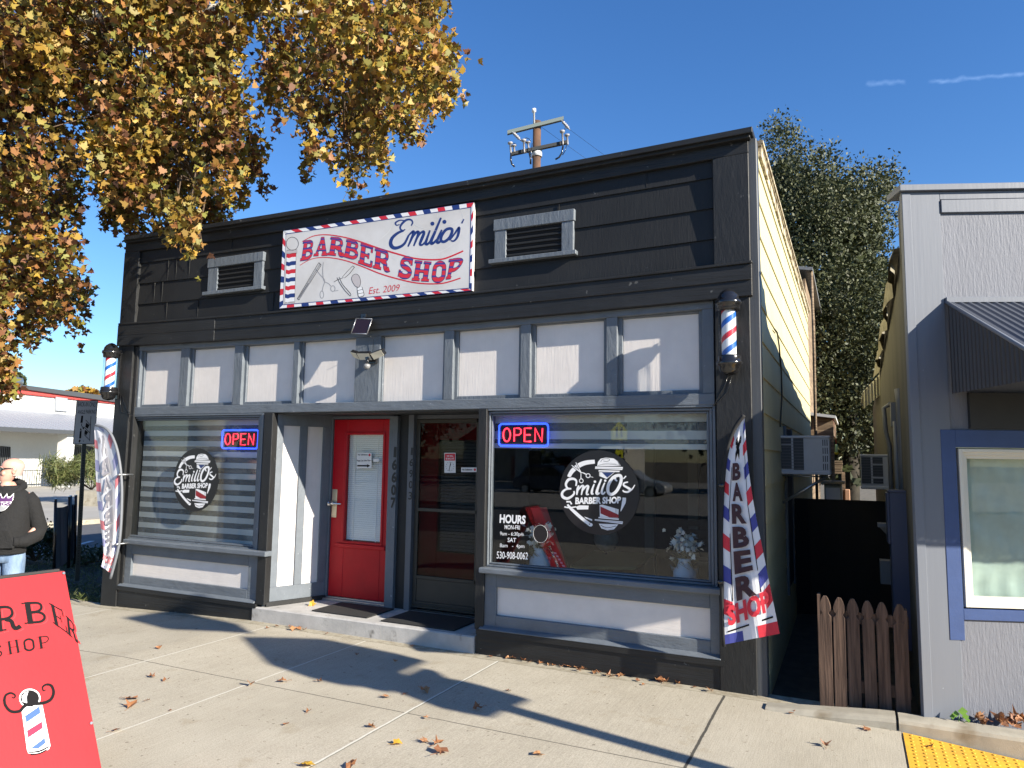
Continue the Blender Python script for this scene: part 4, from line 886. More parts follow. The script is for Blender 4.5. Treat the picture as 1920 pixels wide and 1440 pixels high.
grid('pavement_ramp',lin(.246,3.5,8),[-8.4,-4,-1.4,-.6,-.36],lambda x,y:gz(x)-.0,pave,skirt=-.5)
mb=MB(); S=600
mb.add([(-S,-S,-.45),(S,-S,-.45),(S,S,-.45),(-S,S,-.45)],[(0,1,2,3)]); mb.build('ground',dirt,None,loc=(0,0,0),kind='structure')
mb=MB(); mb.add([(-200,-21,-.40),(200,-21,-.40),(200,-8.4,-.40),(-200,-8.4,-.40)],[(0,1,2,3)]); mb.build('road',asph,None,loc=(0,0,0),kind='structure')
# curb on the right
def kerb(x0,x1,name):
    mb=MB(); n=8; rows=[]
    for i in range(n+1):
        x=x0+(x1-x0)*i/n; zt=-.02+.065*min(1,max(0,(x+.64)/.8)); zb=gz(x)-.06; yf=-.355-(0.0)*x; 
        rows.append([(x,yf,zb),(x,yf+.006,zt-.03),(x,yf+.018,zt-.01),(x,yf+.045,zt),(x,-.20+.002*i,zt),(x,-.20+.002*i,zb)])
    k=6; vs=[p for r in rows for p in r]; fs=[(i*k+j,(i+1)*k+j,(i+1)*k+j+1,i*k+j+1) for i in range(n) for j in range(k-1)]
    fs+=[tuple(range(k)),tuple(n*k+j for j in range(k))[::-1]]
    mb.add(vs,fs); mb.build(name,kerbm,None,loc=(x0,-.3,0),kind='structure')
kerb(-.62,.215,'kerb'); kerb(.232,3.4,'kerb')
grid('alley_ground',lin(-.62,3.4,6),[-.19,.5,3,8,30],lambda x,y:-.06+(.02*y if y<5 else .1) ,mat('alley_dirt',(.06,.048,.033),1,var=.5,scale=8,bump=.8,bscale=50))
# tactile paving
ty=mat('tactile_yellow',(.72,.40,.03),.65,var=.22,scale=6,bump=.4,bscale=200,col2=(.55,.30,.03))
mb=MB(); x0,x1,y0,y1=.252,1.85,-1.35,-.372
Tz=lambda x:gz(x)+.006
for i in range(8):
    xa=x0+(x1-x0)*i/8; xb=x0+(x1-x0)*(i+1)/8; mb.add([(xa,y0,Tz(xa)),(xb,y0,Tz(xb)),(xb,y1,Tz(xb)),(xa,y1,Tz(xa))],[(0,1,2,3)])
    mb.add([(xa,y0,Tz(xa)),(xb,y0,Tz(xb)),(xb,y0,Tz(xb)-.02),(xa,y0,Tz(xa)-.02)],[(0,1,2,3)])
mb.add([(x0,y0,Tz(x0)),(x0,y1,Tz(x0)),(x0,y1,Tz(x0)-.02),(x0,y0,Tz(x0)-.02)],[(0,1,2,3)])
for i in range(28):
    for j in range(17):
        x=x0+.045+i*.057; y=y0+.04+j*.0565
        if x<x1-.02 and y<y1-.02: mb.lathe([(.0125,0),(.010,.004),(.0055,.0055),(0,.0055)],(x,y,Tz(x)),8)
mb.build('tactile_paving',ty,None,loc=(x0,y0,Tz(x0)),label='yellow tactile paving slab with raised domes beside the kerb',cat='tactile paving')
# grass bed at the left side of the shop
grid('soil_bed',lin(-14.5,-8.42,6),[.051,.5,2,6,9],lambda x,y:gz(-8.4)-.03-.05*(-8.4-x)*.5,mat('dark_soil',(.035,.028,.02),1,var=.5,scale=8,bump=.8,bscale=40))
gp=[];
for _ in range(5200):
    x=-8.5-rng.random()**1.3*4.5; y=.1+rng.random()**1.4*3.2; gp.append((x,y,gz(-8.4)-.03-.05*(-8.4-x)*.5+.03))
leafmass('grass',gp,.10,grassm,tmpl=[(0,-.5),(.05,-.1),(.03,.3),(0,.5),(-.04,.2),(-.05,-.2)],flat=.35,loc=(-9,.5,-.1),kind='stuff')
# cross street on the left and its far side
grid('side_street',lin(-20.5,-13.2,4),[-8.4,0,4,9,20,60],lambda x,y:-.40+.004,asph)
mb=MB()
for (a,b) in (((-14.4,2.2),(-16.6,5.6)),((-14.9,2.4),(-17.4,4.4)),((-14.0,3.2),(-15.6,6.6))):
    A_=Vector((a[0],a[1],-.388)); B_=Vector((b[0],b[1],-.388)); d_=(B_-A_).normalized(); n_=Vector((-d_.y,d_.x,0))*.06
    mb.add([A_+n_,A_-n_,B_-n_,B_+n_],[(0,1,2,3)])
mb.build('road_marking',mat('road_paint',(.5,.52,.55),.7),None,loc=(0,0,0),kind='structure')
# ================================================================== LEFT BACKGROUND
def inpoly(x,y,p):
    c=False; n=len(p); j=n-1
    for i in range(n):
        if (p[i][1]>y)!=(p[j][1]>y) and x<(p[j][0]-p[i][0])*(y-p[i][1])/(p[j][1]-p[i][1])+p[i][0]: c=not c
        j=i
    return c
LZ=-.28
grid('far_lot',lin(-75,-20.6,4),[-8.4,5,20,40,80],lambda x,y:LZ,parkc,skirt=-.45)
q=[PZ(250,985,LZ+.14),PZ(0,1000,LZ+.14)]
wv=Vector((-math.sin(R_(17.3)),math.cos(R_(17.3)),0)); wn=Vector((math.cos(R_(17.3)),math.sin(R_(17.3)),0))
B0=PZ(60,912,LZ)
def W(px,py,o=0): return PN(px,py,B0+wn*o,wn)
bld=thing('white_building',(B0.x,B0.y,LZ),'long low white building with a red stripe and grey metal awning across the side street','building')
wst=mat('white_stucco',(.62,.62,.59),.8,var=.05); gst=mat('gray_stucco',(.30,.32,.35),.8); rst=mat('red_stripe_paint',(.50,.07,.06),.7); rfm=mat('dark_fascia',(.06,.065,.07),.6)
def wq(mb,pts,o=0,t=-.2): mb.slab([W(x,y,o) for x,y in pts],wn*t)
def line2(x,a,b): return a[1]+(b[1]-a[1])*(x-a[0])/(b[0]-a[0])
yF=lambda x:line2(x,(0,716),(190,741)); yR=lambda x:line2(x,(0,723),(190,750)); yW=lambda x:line2(x,(0,733),(190,752)); yA=lambda x:line2(x,(0,765),(190,779)); yB=lambda x:line2(x,(0,914),(190,913))
xa,xb=-220,330
mb=MB(); wq(mb,[(xa,yW(xa)),(xb,yW(xb)),(xb,yB(xb)+1),(xa,yB(xa)+1)],0,-6); mb.build('wall',wst,bld)
mb=MB(); wq(mb,[(xa,yR(xa)+0),(xb,yR(xb)+0),(xb,yW(xb)+0),(xa,yW(xa)+0)],.1,-.5); mb.build('red_stripe',rst,bld)
mb=MB(); wq(mb,[(xa,yF(xa)),(xb,yF(xb)),(xb,yR(xb)),(xa,yR(xa))],.25,-6.2); mb.build('fascia',rfm,bld)
# awning sloping out
t0=[W(x,yA(x),0) for x in (xa,xb)]; zt=t0[0].z; zb=W(60,803,2.6).z
corr=mat('gray_metal_awning',(.27,.285,.32),.5,metal=.2)
mb=MB(); n=int((t0[1]-t0[0]).length/.4); dv=(t0[1]-t0[0]).normalized()
for i in range(n):
    a=t0[0]+dv*(.4*i); b=a+dv*.36; c=a+dv*.38
    A2=lambda p,h=0:Vector((p.x+wn.x*2.6,p.y+wn.y*2.6,zb+h)); 
    a.z=b.z=c.z=zt
    mb.add([a,b,A2(b),A2(a)],[(0,1,2,3)]); mb.add([b,c,A2(c,.05),A2(b)],[(0,1,2,3)]); mb.add([c,a+dv*.4,A2(a+dv*.4),A2(c,.05)],[(0,1,2,3)])
mb.build('awning',corr,bld); mb=MB(); e0=t0[0]+wn*2.6; e1=t0[1]+wn*2.6; mb.slab([(e0.x,e0.y,zb),(e1.x,e1.y,zb),(e1.x,e1.y,zb-.22),(e0.x,e0.y,zb-.22)],wn*-.08); mb.build('awning_fascia',rfm,bld)
mb=MB(); e0=t0[0]; e1=t0[1]; mb.slab([(e0.x,e0.y,zb-.1),(e1.x,e1.y,zb-.1),(e1.x+wn.x*2.5,e1.y+wn.y*2.5,zb-.1),(e0.x+wn.x*2.5,e0.y+wn.y*2.5,zb-.1)],(0,0,-.05)); mb.build('awning_soffit',wst,bld)
def pilas(px0,px1,o,ytop,name,m,t=-.6,bot=915): 
    mb=MB(); a=W(px0,880,o);b=W(px1,880,o); z1=W((px0+px1)/2,ytop,o).z; mb.slab([(a.x,a.y,LZ),(b.x,b.y,LZ),(b.x,b.y,z1),(a.x,a.y,z1)],wn*t); return mb.build(name,m,bld)
pilas(122,136,2.3,815,'column',wst); pilas(-75,-60,2.3,815,'column',wst)
pl=MB(); pl.slab([W(105,744,.12),W(127,747,.12),W(127,772,.12),W(105,770,.12)],wn*-.1); pl.build('window_frame',gst,bld); pl=MB(); pl.slab([W(111,751,.14),W(121,752,.14),W(121,766,.14),W(111,765,.14)],wn*-.02); pl.build('window',mat('pale_window',(.7,.7,.7),.3),bld)
for x0,x1 in ((-30,20),(137,182),(-130,-85)):
    mb=MB(); mb.slab([W(x0,833,.05),W(x1,838,.05),W(x1,883,.05),W(x0,883,.05)],wn*-.04); wo=mb.build('window',mat('dark_window',(.012,.014,.016),.15),bld)
    mb=MB(); k=14
    for i in range(k): x=x0+(x1-x0)*(i+.5)/k; p=W(x,850,.12); zt_=W(x,838,.12).z; zb_2=W(x,882,.12).z; mb.box(p.x-.02,p.x+.02,p.y-.02,p.y+.02,zb_2,zt_)
    mb.build('window_bars',rfm,wo)
# railing
rl=thing('metal_railing',tuple(W(80,912,1.6)),'dark metal railing in front of the white building','railing')
mb=MB(); a=W(-60,912,1.6); b=W(118,912,1.6); c=W(140,912,1.6); e=W(200,912,1.6)
for s,t in ((a,b),(c,e)):
    L=(t-s); n=int(L.length/.16)
    zt_=W(60,882,1.6).z
    for i in range(n+1): p=s+L*(i/n); mb.box(p.x-.012,p.x+.012,p.y-.012,p.y+.012,LZ+.1,zt_)
    for z in (zt_,LZ+.22,): mb.tube([(s.x,s.y,z),(t.x,t.y,z)],.025,6)
    for p in (s,t): mb.box(p.x-.04,p.x+.04,p.y-.04,p.y+.04,LZ,zt_+.03)
mb.build('rails',rfm,rl)
# far kerb / planter wall
grid('far_kerb',[-21.0,-20.5],[-8,0,10,30,60],lambda x,y:LZ+.02,kerbm,skirt=-.45)
pA=PZ(140,948,LZ); pB=PZ(205,950,LZ)
mb=MB(); mb.slab([pA,pB,(pB.x,pB.y,LZ+.55),(pA.x,pA.y,LZ+.55)],(-.8,.8,0)); mb.build('planter_wall',kerbm,None,loc=tuple(pA),label='low concrete planter wall under the grass clump across the side street',cat='planter')
def clump(name,c,rx,ry,h,n,label,cat,m=shrubm,size=.09,tm=DIAM,flat=0,seed=1,stems=True,zlo=0):
    t=thing(name,c,label,cat); pts=[]
    cs=[(random.uniform(-rx,rx),random.uniform(-ry,ry),random.uniform(.2,.9)*h) for _ in range(14)]
    for _ in range(n):
        k=random.choice(cs); pts.append((c[0]+k[0]+random.gauss(0,rx*.2),c[1]+k[1]+random.gauss(0,ry*.2),c[2]+max(.02,k[2]+random.gauss(0,h*.13))))
    leafmass('foliage',pts,size,m,parent=t,tmpl=tm,flat=flat)
    if stems:
        mb=MB()
        for k in cs[:8]: mb.tube([c,(c[0]+k[0]*.5,c[1]+k[1]*.5,c[2]+k[2]*.6),(c[0]+k[0],c[1]+k[1],c[2]+k[2])],[.02,.012,.005],5)
        mb.build('stem',twig,t)
pc=PZ(175,944,LZ); clump('grass_clump',(pc.x-.6,pc.y+.3,LZ+.5),1.5,1.0,1.35,5200,'tall green and tan grass clump in the planter across the side street','plant',grassm,.5,[(0,-.5),(.03,0),(0,.5),(-.03,0)],.45)
for px,r,h,l in ((52,.5,.62,'dark leafy shrub beside the man in jeans'),(90,.4,.55,'dark shrub left of the black mesh screens')):
    c=PZ(px,1062,-.2); clump('shrub',(c.x-1,c.y+.4,-.22),r,r,h,2600,l,'shrub',shrubm,.06)
c=PZ(160,1055,-.2); clump('shrub',(c.x,c.y,-.22),.6,.3,.35,1200,'sparse dark shrub between the sign post and the flag','shrub',shrubm,.06)
c=PZ(215,1048,-.2)
# grass tuft near the pavement corner
c=PZ(150,1124,-.1); clump('grass_tuft',(c.x,c.y,-.12),.14,.05,.10,90,'small green grass tuft at the pavement corner','plant',mat_g if False else grassm,.14,[(0,-.5),(.03,0),(0,.5),(-.03,0)],.5,stems=False)
# back-in parking sign
b0=PZ(143,1092,-.15); dep=(b0-CAM).dot(CM@Vector((0,0,-1)))
t=thing('parking_sign',(b0.x,b0.y,-.2),'grey back-in angle parking sign on a dark perforated post','street sign')
top=PD(160,800,dep+.0); top=Vector((b0.x+.0,b0.y+.0,0))
ztop=PN(150,835,b0,Vector((0,-1,0))).z
nS=Vector((.86,-.51,0)).normalized()
f=lambda x,y,h=0:PN(x,y,b0+nS*(.05+h),nS)
pt0=f(145,1090);pt1=f(158,840)
mb=MB(); d_=(pt1-pt0); up=Vector((0,0,1)); px_=Vector((.51,.86,0))*.028; tp=pt0+d_*1.25
mb.hexa([pt0-px_-nS*.05,pt0+px_-nS*.05,tp+px_-nS*.05,tp-px_-nS*.05],[pt0-px_-nS*.1,pt0+px_-nS*.1,tp+px_-nS*.1,tp-px_-nS*.1]); post=mb.build('post',mat('dark_green_post',(.02,.028,.024),.5),t)
mb=MB()
for i in range(44): p=pt0+d_*(.12+i*.02); mb.slab([p-px_*.25-nS*.049,p+px_*.25-nS*.049,p+px_*.25+Vector((0,0,.014))-nS*.049,p-px_*.25+Vector((0,0,.014))-nS*.049],nS*.001)
mb.build('hole',voidm,post)
mb=MB(); Q=[(144,751),(183.5,751),(176.5,832.5),(137,832.5)]; mb.slab([f(*p) for p in Q],nS*-.008); mb.build('sign_plate',mat('reflective_gray',(.40,.42,.45),.5),t,bevel=.002)
a=MB(); f1=lambda x,y,h=0:f(x,y,h+.002)
for i in range(4): ribbon(a,[Q[i],Q[(i+1)%4]],1.2,f1,0,sm=False)
text(a,'BACK-IN ONLY',(145.5,762),(181.5,762.5),8.5,f1,0,bold=.0,up=(.08,-1)); text(a,'ANGLE PARKING',(145.5,776),(179,775.5),7.5,f1,0,bold=.0,up=(.08,-1))
cr_=lambda x,y:(x/7.68,680+y/7.68)
for pts in ([(1170,765),(1198,762),(1190,865),(1158,868)],[(1150,985),(1176,982),(1168,1090),(1138,1092)],[(1240,865),(1290,900),(1262,950),(1228,925)],[(1225,965),(1270,1000),(1240,1050),(1212,1020)]): fill(a,[cr_(*p) for p in pts],f1,0)
for p in ([(1310,770),(1290,1130)],[(1235,825),(1300,900)],[(1215,930),(1295,1010)],[(1210,1035),(1285,1110)]): ribbon(a,[cr_(*x) for x in p],1.1,f1,0,sm=False)
ribbon(a,[cr_(*x) for x in [(1180,875),(1175,905),(1200,940)]],1.3,f1,0); fill(a,[cr_(*x) for x in [(1185,945),(1212,920),(1210,965)]],f1,0); fill(a,[cr_(*x) for x in [(1148,975),(1160,940),(1180,975)]],f1,0); fill(a,[cr_(*x) for x in [(1130,1130),(1148,1100),(1165,1130),(1155,1130),(1150,1150),(1140,1150)]],f1,0); fill(a,[cr_(*x) for x in [(1195,1130),(1205,1118),(1208,1138)]],f1,0)
a.build('sign_print',inkm,t,recalc=False)
# mesh screens on stakes
msh=mat('black_mesh_cloth',(.10,.11,.135),.8,bump=.4,bscale=20,stretch=(3,3,.3))
def screen(x0,x1,yt0,yt1,yb0,yb1,dep,lab):
    g=lambda x,y:PD(x,y,dep+(x-100)*.012); a=g(x0,yt0);b=g(x1,yt1);c=g(x1-2,yb1);e=g(x0-3,yb0)
    t=thing('mesh_screen',tuple(e),lab,'screen')
    mb=MB(); n=8
    R0=[a.lerp(b,i/n)+Vector((0,0,-.02*math.sin(i/n*PI)))+Vector((.86,-.5,0))*.02*math.sin(i*1.7) for i in range(n+1)]; R1=[e.lerp(c,i/n)+Vector((.86,-.5,0))*.03*math.sin(i*1.3) for i in range(n+1)]
    mb.add(R0+R1,[(i,i+1,n+2+i,n+1+i) for i in range(n)]); mb.build('cloth',msh,t)
    for p,q_ in ((a,e),(b,c)): mb=MB(); p2=p+(p-q_).normalized()*.12; q2=q_+(q_-p).normalized()*.1; mb.tube([p2,q2],.022,6); mb.build('stake',voidm if False else dkmetal,t)
screen(104,130,951,946,1072,1052,10.2,'black mesh screen panel left of the parking sign post')
screen(132,142,944,943,1050,1045,10.4,'narrow black mesh screen panel touching the parking sign post')
# rooftop vent and far trees
v=W(14,722,-3); t=MB(); t.lathe([(.0,0),(.75,0),(.8,.35),(.75,.55),(.4,.62),(0,.64)],(v.x,v.y,v.z-.1),20); t.build('roof_vent',metal,None,loc=tuple(v),label='round metal vent on the roof of the white building',cat='roof vent')
# ================================================================== SANDWICH BOARD
TRp=PD(121,1071,4.2); TLp=PZ(0,1086,TRp.z); u_=(TLp-TRp).normalized(); bn=Vector((-u_.y,u_.x,0)); bn=bn if bn.x>0 else -bn
# lean: bottom-right corner on the ground
best=None
for k in range(200):
    s=k*.004; h0=TRp.z-gz(-4); P0=TRp; lean=(Vector((0,0,-1))*h0+bn*s); nrm=u_.cross(lean).normalized()
    e=TRp+lean; d_=CM.transposed()@(e-CAM); x=960+FPX*d_.x/-d_.z; y=720-FPX*d_.y/-d_.z
    xe=120+(190-120)*(y-1071)/(1440-1071)
    if best is None or abs(x-xe)<best[0]: best=(abs(x-xe),s,lean,nrm,y,x)
lean=best[2]; nrm=best[3]; nrm=nrm if nrm.x>0 else -nrm
print('board',best[:2],best[4:],u_,bn)
Wd=.62; sbt=thing('sandwich_board',tuple(TRp+lean+u_*.3-bn*best[1]),'red leaning sandwich board reading barber shop with a painted pole','sandwich board')
E1=TRp+u_*Wd
mb=MB(); mb.slab([TRp,E1,E1+lean,TRp+lean],nrm*-.014)
sbr=mat('board_red_paint',(.42,.026,.032),.5,spec=.2,var=.10,scale=3,stretch=(1,1,.3),bump=.1,bscale=60,spots=((.55,.12,.12),16,.74,.03)); mb.build('front_panel',sbr,sbt)
mb=MB(); k=-nrm*.014
for a,b in ((TRp,E1),(TRp,TRp+lean)): mb.tube([a+k*1.4,b+k*1.4],.012,6)
mb.slab([TRp+k*1.3+u_*.02,E1+k*1.3-u_*.02,E1+k*1.3-u_*.02+Vector((0,0,.022)),TRp+k*1.3+u_*.02+Vector((0,0,.022))],-bn*.02)
mb.build('edge_frame',mat('weathered_black_wood',(.035,.03,.028),.7,bump=.5,bscale=60),sbt)
bk=TRp-bn*.03; le2=Vector((0,0,lean.z))-bn*best[1]
mb=MB(); mb.slab([bk,bk+u_*Wd,bk+u_*Wd+le2,bk+le2],-bn*.012); mb.build('back_panel',sbr,sbt)
f=lambda x,y,h=0:PN(x/3,1040+y/3,TRp+nrm*(h+.0008),nrm)
for x,y in ((357,105),(512,948)):
    mb=MB(); c=f(x,y); mb.tube([c,c+nrm*.006],[.010,.007],12); mb.build('bolt',metal,sbt)
SBM=[inkm,mat('board_shadow_ink',(.30,.03,.035),.5),sbr,whi,mat('board_blue',(.04,.10,.38),.5),mat('board_crimson',(.62,.01,.05),.5)]
a=MB()
for ch,*qd in (('A',(-210,505),(-60,470),(-75,330),(-165,345)),('R',(-42,440),(118,418),(78,280),(-42,290)),('B',(142,392),(272,383),(250,258),(122,268)),('E',(300,386),(388,450),(356,312),(275,268)),('R',(378,442),(440,498),(418,385),(370,340)),):
    slab_letter(a,ch,[(x+12,y+8) for x,y in qd],lambda x,y,h=0:f(x,y,h),1,grow=-.05)
    slab_letter(a,ch,[(x+9,y+6) for x,y in qd],lambda x,y,h=0:f(x,y,h+.0007),2,grow=-.06)
    slab_letter(a,ch,qd,lambda x,y,h=0:f(x,y,h+.0014),0,grow=-.04)
a.build('barber_lettering',SBM,sbt,recalc=False); a=MB()
for ch,*qd in (('S',(-42,588),(22,570),(12,500),(-45,512)),('H',(42,565),(122,548),(108,474),(32,490)),('O',(132,548),(205,538),(196,466),(122,474)),('P',(216,532),(288,520),(276,450),(206,462))): slab_letter(a,ch,qd,lambda x,y,h=0:f(x,y,h+.001),0,grow=-.08)
a.build('shop_lettering',SBM,sbt,recalc=False); a=MB()
f1=lambda x,y,h=0:f(x,y,h+.0008);f2=lambda x,y,h=0:f(x,y,h+.0016)
fill(a,[(120,865),(238,842),(284,1075),(275,1095),(225,1120),(160,1118),(152,1100)],f,3); fill(a,circle(168,808,60,54),f,3); fill(a,circle(168,808,52,46),f1,0)
fill(a,[(122,800),(140,775),(160,768),(150,800),(152,835),(128,828)],f2,3)
for p,c_ in (([(140,908),(222,852),(228,890),(148,945)],4),([(152,990),(236,938),(241,975),(158,1030)],5),([(172,1090),(252,1030),(256,1060),(215,1092)],4)): fill(a,p,f1,c_)
ribbon(a,[(160,1112),(220,1106),(278,1078)],10,f1,0,taper=(.6,1,.6)); ribbon(a,[(172,1124),(222,1118),(262,1098)],8,f1,0)
for pts in ([(178,835),(140,850),(110,880),(60,880),(28,840),(30,795),(60,778),(85,790),(80,806),(68,800)],[(178,838),(240,835),(285,815),(302,775),(290,738),(262,730),(240,745),(245,765),(258,760)]): ribbon(a,pts,15,f2,0,taper=(1.3,1,.3))
ribbon(a,[(120,862),(160,835),(225,835)],16,f2,0,taper=(.3,1.3,.4))
a.build('painted_pole',SBM,sbt,recalc=False)
# ================================================================== MAN
M0=PD(14,960,7.2); MZ=-.13; mo=Vector((M0.x,M0.y,MZ))
man=thing('person',tuple(mo),'bald man in dark sunglasses, black hooded sweatshirt and blue jeans, hands in his pocket','person')
def O(x,y,z): return mo+Vector((x*.743-y*.669,x*.669+y*.743,z))
def loft(mb,rings,n=24,mi=0,power=2.3,xf=None):
    vs=[]
    for (cx,cy,cz,rx,ry) in rings:
        for j in range(n):
            q=2*PI*j/n; c,s=math.cos(q),math.sin(q); k=(abs(c)**power+abs(s)**power)**(-1/power); p=(cx+rx*c*k,cy+ry*s*k,cz); vs.append(xf(*p) if xf else O(*p))
    m=len(rings); fs=[(i*n+j,i*n+(j+1)%n,(i+1)*n+(j+1)%n,(i+1)*n+j) for i in range(m-1) for j in range(n)]+[tuple(range(n))[::-1],tuple((m-1)*n+j for j in range(n))]
    mb.add(vs,fs,mi,True)
skin=mat('skin',(.62,.33,.25),.5,var=.12,scale=18,bump=.2,bscale=90)
# continuous body grown along a skeleton
def skinned(verts,edges,rad,sub=1):
    me=bpy.data.meshes.new('s'); me.from_pydata(verts,edges,[]); o=bpy.data.objects.new('s',me); C.objects.link(o)
    md=o.modifiers.new('k','SKIN'); md.use_smooth_shade=True
    if not me.skin_vertices: me.skin_vertices.new(name='')
    for i,r in enumerate(rad): me.skin_vertices[0].data[i].radius=(r,r)
    me.skin_vertices[0].data[0].use_root=True
    sb=o.modifiers.new('u','SUBSURF'); sb.levels=sub; sb.render_levels=sub
    dg=bpy.context.evaluated_depsgraph_get(); e=o.evaluated_get(dg); m=e.to_mesh(); r=([tuple(v.co) for v in m.vertices],[tuple(p.vertices) for p in m.polygons]); e.to_mesh_clear(); bpy.data.objects.remove(o); return r
V=[(0,0,.95),(0,.0,1.15),(0,0,1.38),(0,.01,1.50),(0,.0,1.58),(.10,0,.90),(.11,0,.5),(.11,.02,.10),(.12,-.12,.06),(-.10,0,.90),(-.11,0,.5),(-.11,.02,.10),(-.12,-.12,.06),(.17,0,1.42),(.27,.03,1.12),(.18,-.10,.99),(.13,-.165,.985),(-.17,0,1.42),(-.27,.03,1.12),(-.18,-.10,.99),(-.13,-.165,.985)]
Ed=[(0,1),(1,2),(2,3),(3,4),(0,5),(5,6),(6,7),(7,8),(0,9),(9,10),(10,11),(11,12),(2,13),(13,14),(14,15),(15,16),(2,17),(17,18),(18,19),(19,20)]
Rd=[.13,.13,.13,.062,.06,.09,.06,.045,.04,.09,.06,.045,.04,.05,.03,.022,.022,.05,.03,.022,.022]
for s,w0 in ((1,16),(-1,20)):
    for k,(dx,dz,l) in enumerate(((-.02,.025,.065),(-.025,.008,.075),(-.025,-.01,.07),(-.02,-.027,.055),(-.0,.035,.045))):
        i=len(V); b=V[w0]; V.append((b[0]+s*dx,b[1]-.004,b[2]+dz*.6)); V.append((b[0]+s*(dx-l*.6),b[1]+.0,b[2]+dz*.6-.01)); V.append((b[0]+s*(dx-l),b[1]+.01,b[2]+dz*.6-.02)); Ed+=[(w0,i),(i,i+1),(i+1,i+2)]; Rd+=[.009,.009,.008]
sv,sfc=skinned(V,Ed,Rd)
bd=MB(); bd.add([O(*p) for p in sv],sfc,0,True)
ha=R_(-24-42)
def HX(x,y,z): # head frame: chin at origin, face toward -y
    c,s=math.cos(ha),math.sin(ha); y+=.012; return O(.0+x*c-y*s,-.02+x*s+y*c,1.565+z)
hr=[(0,-.03,-.07,.052,.055),(0,-.03,-.02,.05,.055),(0,-.035,-.004,.034,.045),(0,-.043,.012,.046,.052),(0,-.035,.035,.056,.062),(0,-.028,.055,.062,.070),(0,-.014,.08,.069,.082),(0,-.004,.105,.073,.090),(0,.004,.128,.0755,.092),(0,.006,.15,.077,.097),(0,.008,.175,.076,.095),(0,.010,.20,.068,.086),(0,.012,.22,.050,.064),(0,.012,.232,.025,.034),(0,.012,.236,.004,.006)]
loft(bd,hr,28,0,2.15,HX)
# nose, lips, ears, brow
def blob(mb,c,r,mi=0,n=10,xf=HX,rot=0):
    vs=[];m=7
    for i in range(m+1):
        th=PI*i/m
        for j in range(n): ph=2*PI*j/n; vs.append(xf(c[0]+r[0]*math.sin(th)*math.cos(ph),c[1]+r[1]*math.sin(th)*math.sin(ph),c[2]+r[2]*math.cos(th)))
    mb.add(vs,[(i*n+j,i*n+(j+1)%n,(i+1)*n+(j+1)%n,(i+1)*n+j) for i in range(m) for j in range(n)],mi,True)
bd.add([HX(*p) for p in ((0,-.086,.132),(-.010,-.09,.115),(.010,-.09,.115),(0,-.105,.108),(-.017,-.09,.088),(.017,-.09,.088),(0,-.123,.092),(0,-.10,.080))],[(0,1,3),(0,3,2),(1,4,6,3),(2,3,6,5),(4,7,6),(5,6,7)],0,True)
blob(bd,(0,-.118,.092),(.013,.012,.011)); blob(bd,(0,-.098,.062),(.024,.008,.006)); blob(bd,(0,-.096,.050),(.021,.009,.006)); blob(bd,(0,-.093,.147),(.055,.012,.009)); blob(bd,(0,-.085,.022),(.022,.018,.015))
for s in (1,-1):
    blob(bd,(s*.079,.012,.112),(.009,.020,.034)); blob(bd,(s*.084,.017,.122),(.008,.018,.018)); blob(bd,(s*.03,-.09,.128),(.014,.010,.009)); blob(bd,(s*.045,-.068,.085),(.022,.022,.028))
bd.build('body',skin,man)
hb=MB(); 
hv=[]
for i,(z,rx,ry,cy) in enumerate(((.06,.066,.084,.004),(.085,.073,.088,.004),(.11,.0765,.0935,.006),(.14,.0795,.1,.008),(.165,.0795,.1,.009),(.185,.076,.093,.010))):
    for j in range(15): q=R_(-2+ j*184/14); hv.append(HX(rx*math.cos(q),cy+.003+ry*math.sin(q)*1.0,z+(.0 if 2<j<12 else .0)))
hb.add(hv,[(i*15+j,i*15+j+1,(i+1)*15+j+1,(i+1)*15+j) for i in range(5) for j in range(14)],0,True); hb.build('hair',mat('gray_cropped_hair',(.42,.33,.29),.9,bump=.5,bscale=200),man)
g=MB()
for s in (1,-1):
    vs=[HX(s*.004,-.107,.146),HX(s*.035,-.108,.149),HX(s*.066,-.090,.147),HX(s*.071,-.082,.130),HX(s*.055,-.097,.106),HX(s*.028,-.108,.103),HX(s*.008,-.110,.120)]
    g.add(vs+[v_-Vector((0,0,0))+(HX(0,.006,0)-HX(0,0,0)) for v_ in vs],[(0,1,2,3,4,5,6),(13,12,11,10,9,8,7)]+[(i,(i+1)%7,(i+1)%7+7,i+7) for i in range(7)])
    g.tube([HX(s*.064,-.088,.138),HX(s*.078,-.05,.137),HX(s*.081,.015,.133),HX(s*.082,.03,.120)],.005,6)
g.tube([HX(-.006,-.105,.138),HX(.006,-.105,.138)],.003,6)
g.build('sunglasses',dkmetal,man)
fab=mat('black_sweatshirt_fabric',(.009,.009,.0095),.9,bump=.9,bscale=9,bdist=.03)
h=MB(); loft(h,[(0,-.015,.86,.185,.150),(0,-.02,.875,.19,.155),(0,-.02,.925,.19,.158),(0,-.025,.945,.205,.175),(0,-.03,1.05,.210,.180),(0,-.022,1.18,.208,.172),(0,-.01,1.30,.210,.155),(0,0,1.40,.205,.132),(0,.005,1.455,.172,.112),(0,.005,1.50,.115,.092),(0,0,1.53,.080,.082)],30)
for s in (1,-1): 
    h.tube([O(s*.150,.005,1.425),O(s*.20,.01,1.36),O(s*.245,.025,1.22),O(s*.280,.05,1.10),O(s*.265,.02,1.03),O(s*.20,-.09,.985),O(s*.135,-.165,.985)],[.072,.078,.073,.072,.070,.062,.050],16)
    h.tube([O(s*.15,-.155,.985),O(s*.118,-.182,.988)],[.05,.044],14)
h.build('sweatshirt',fab,man)
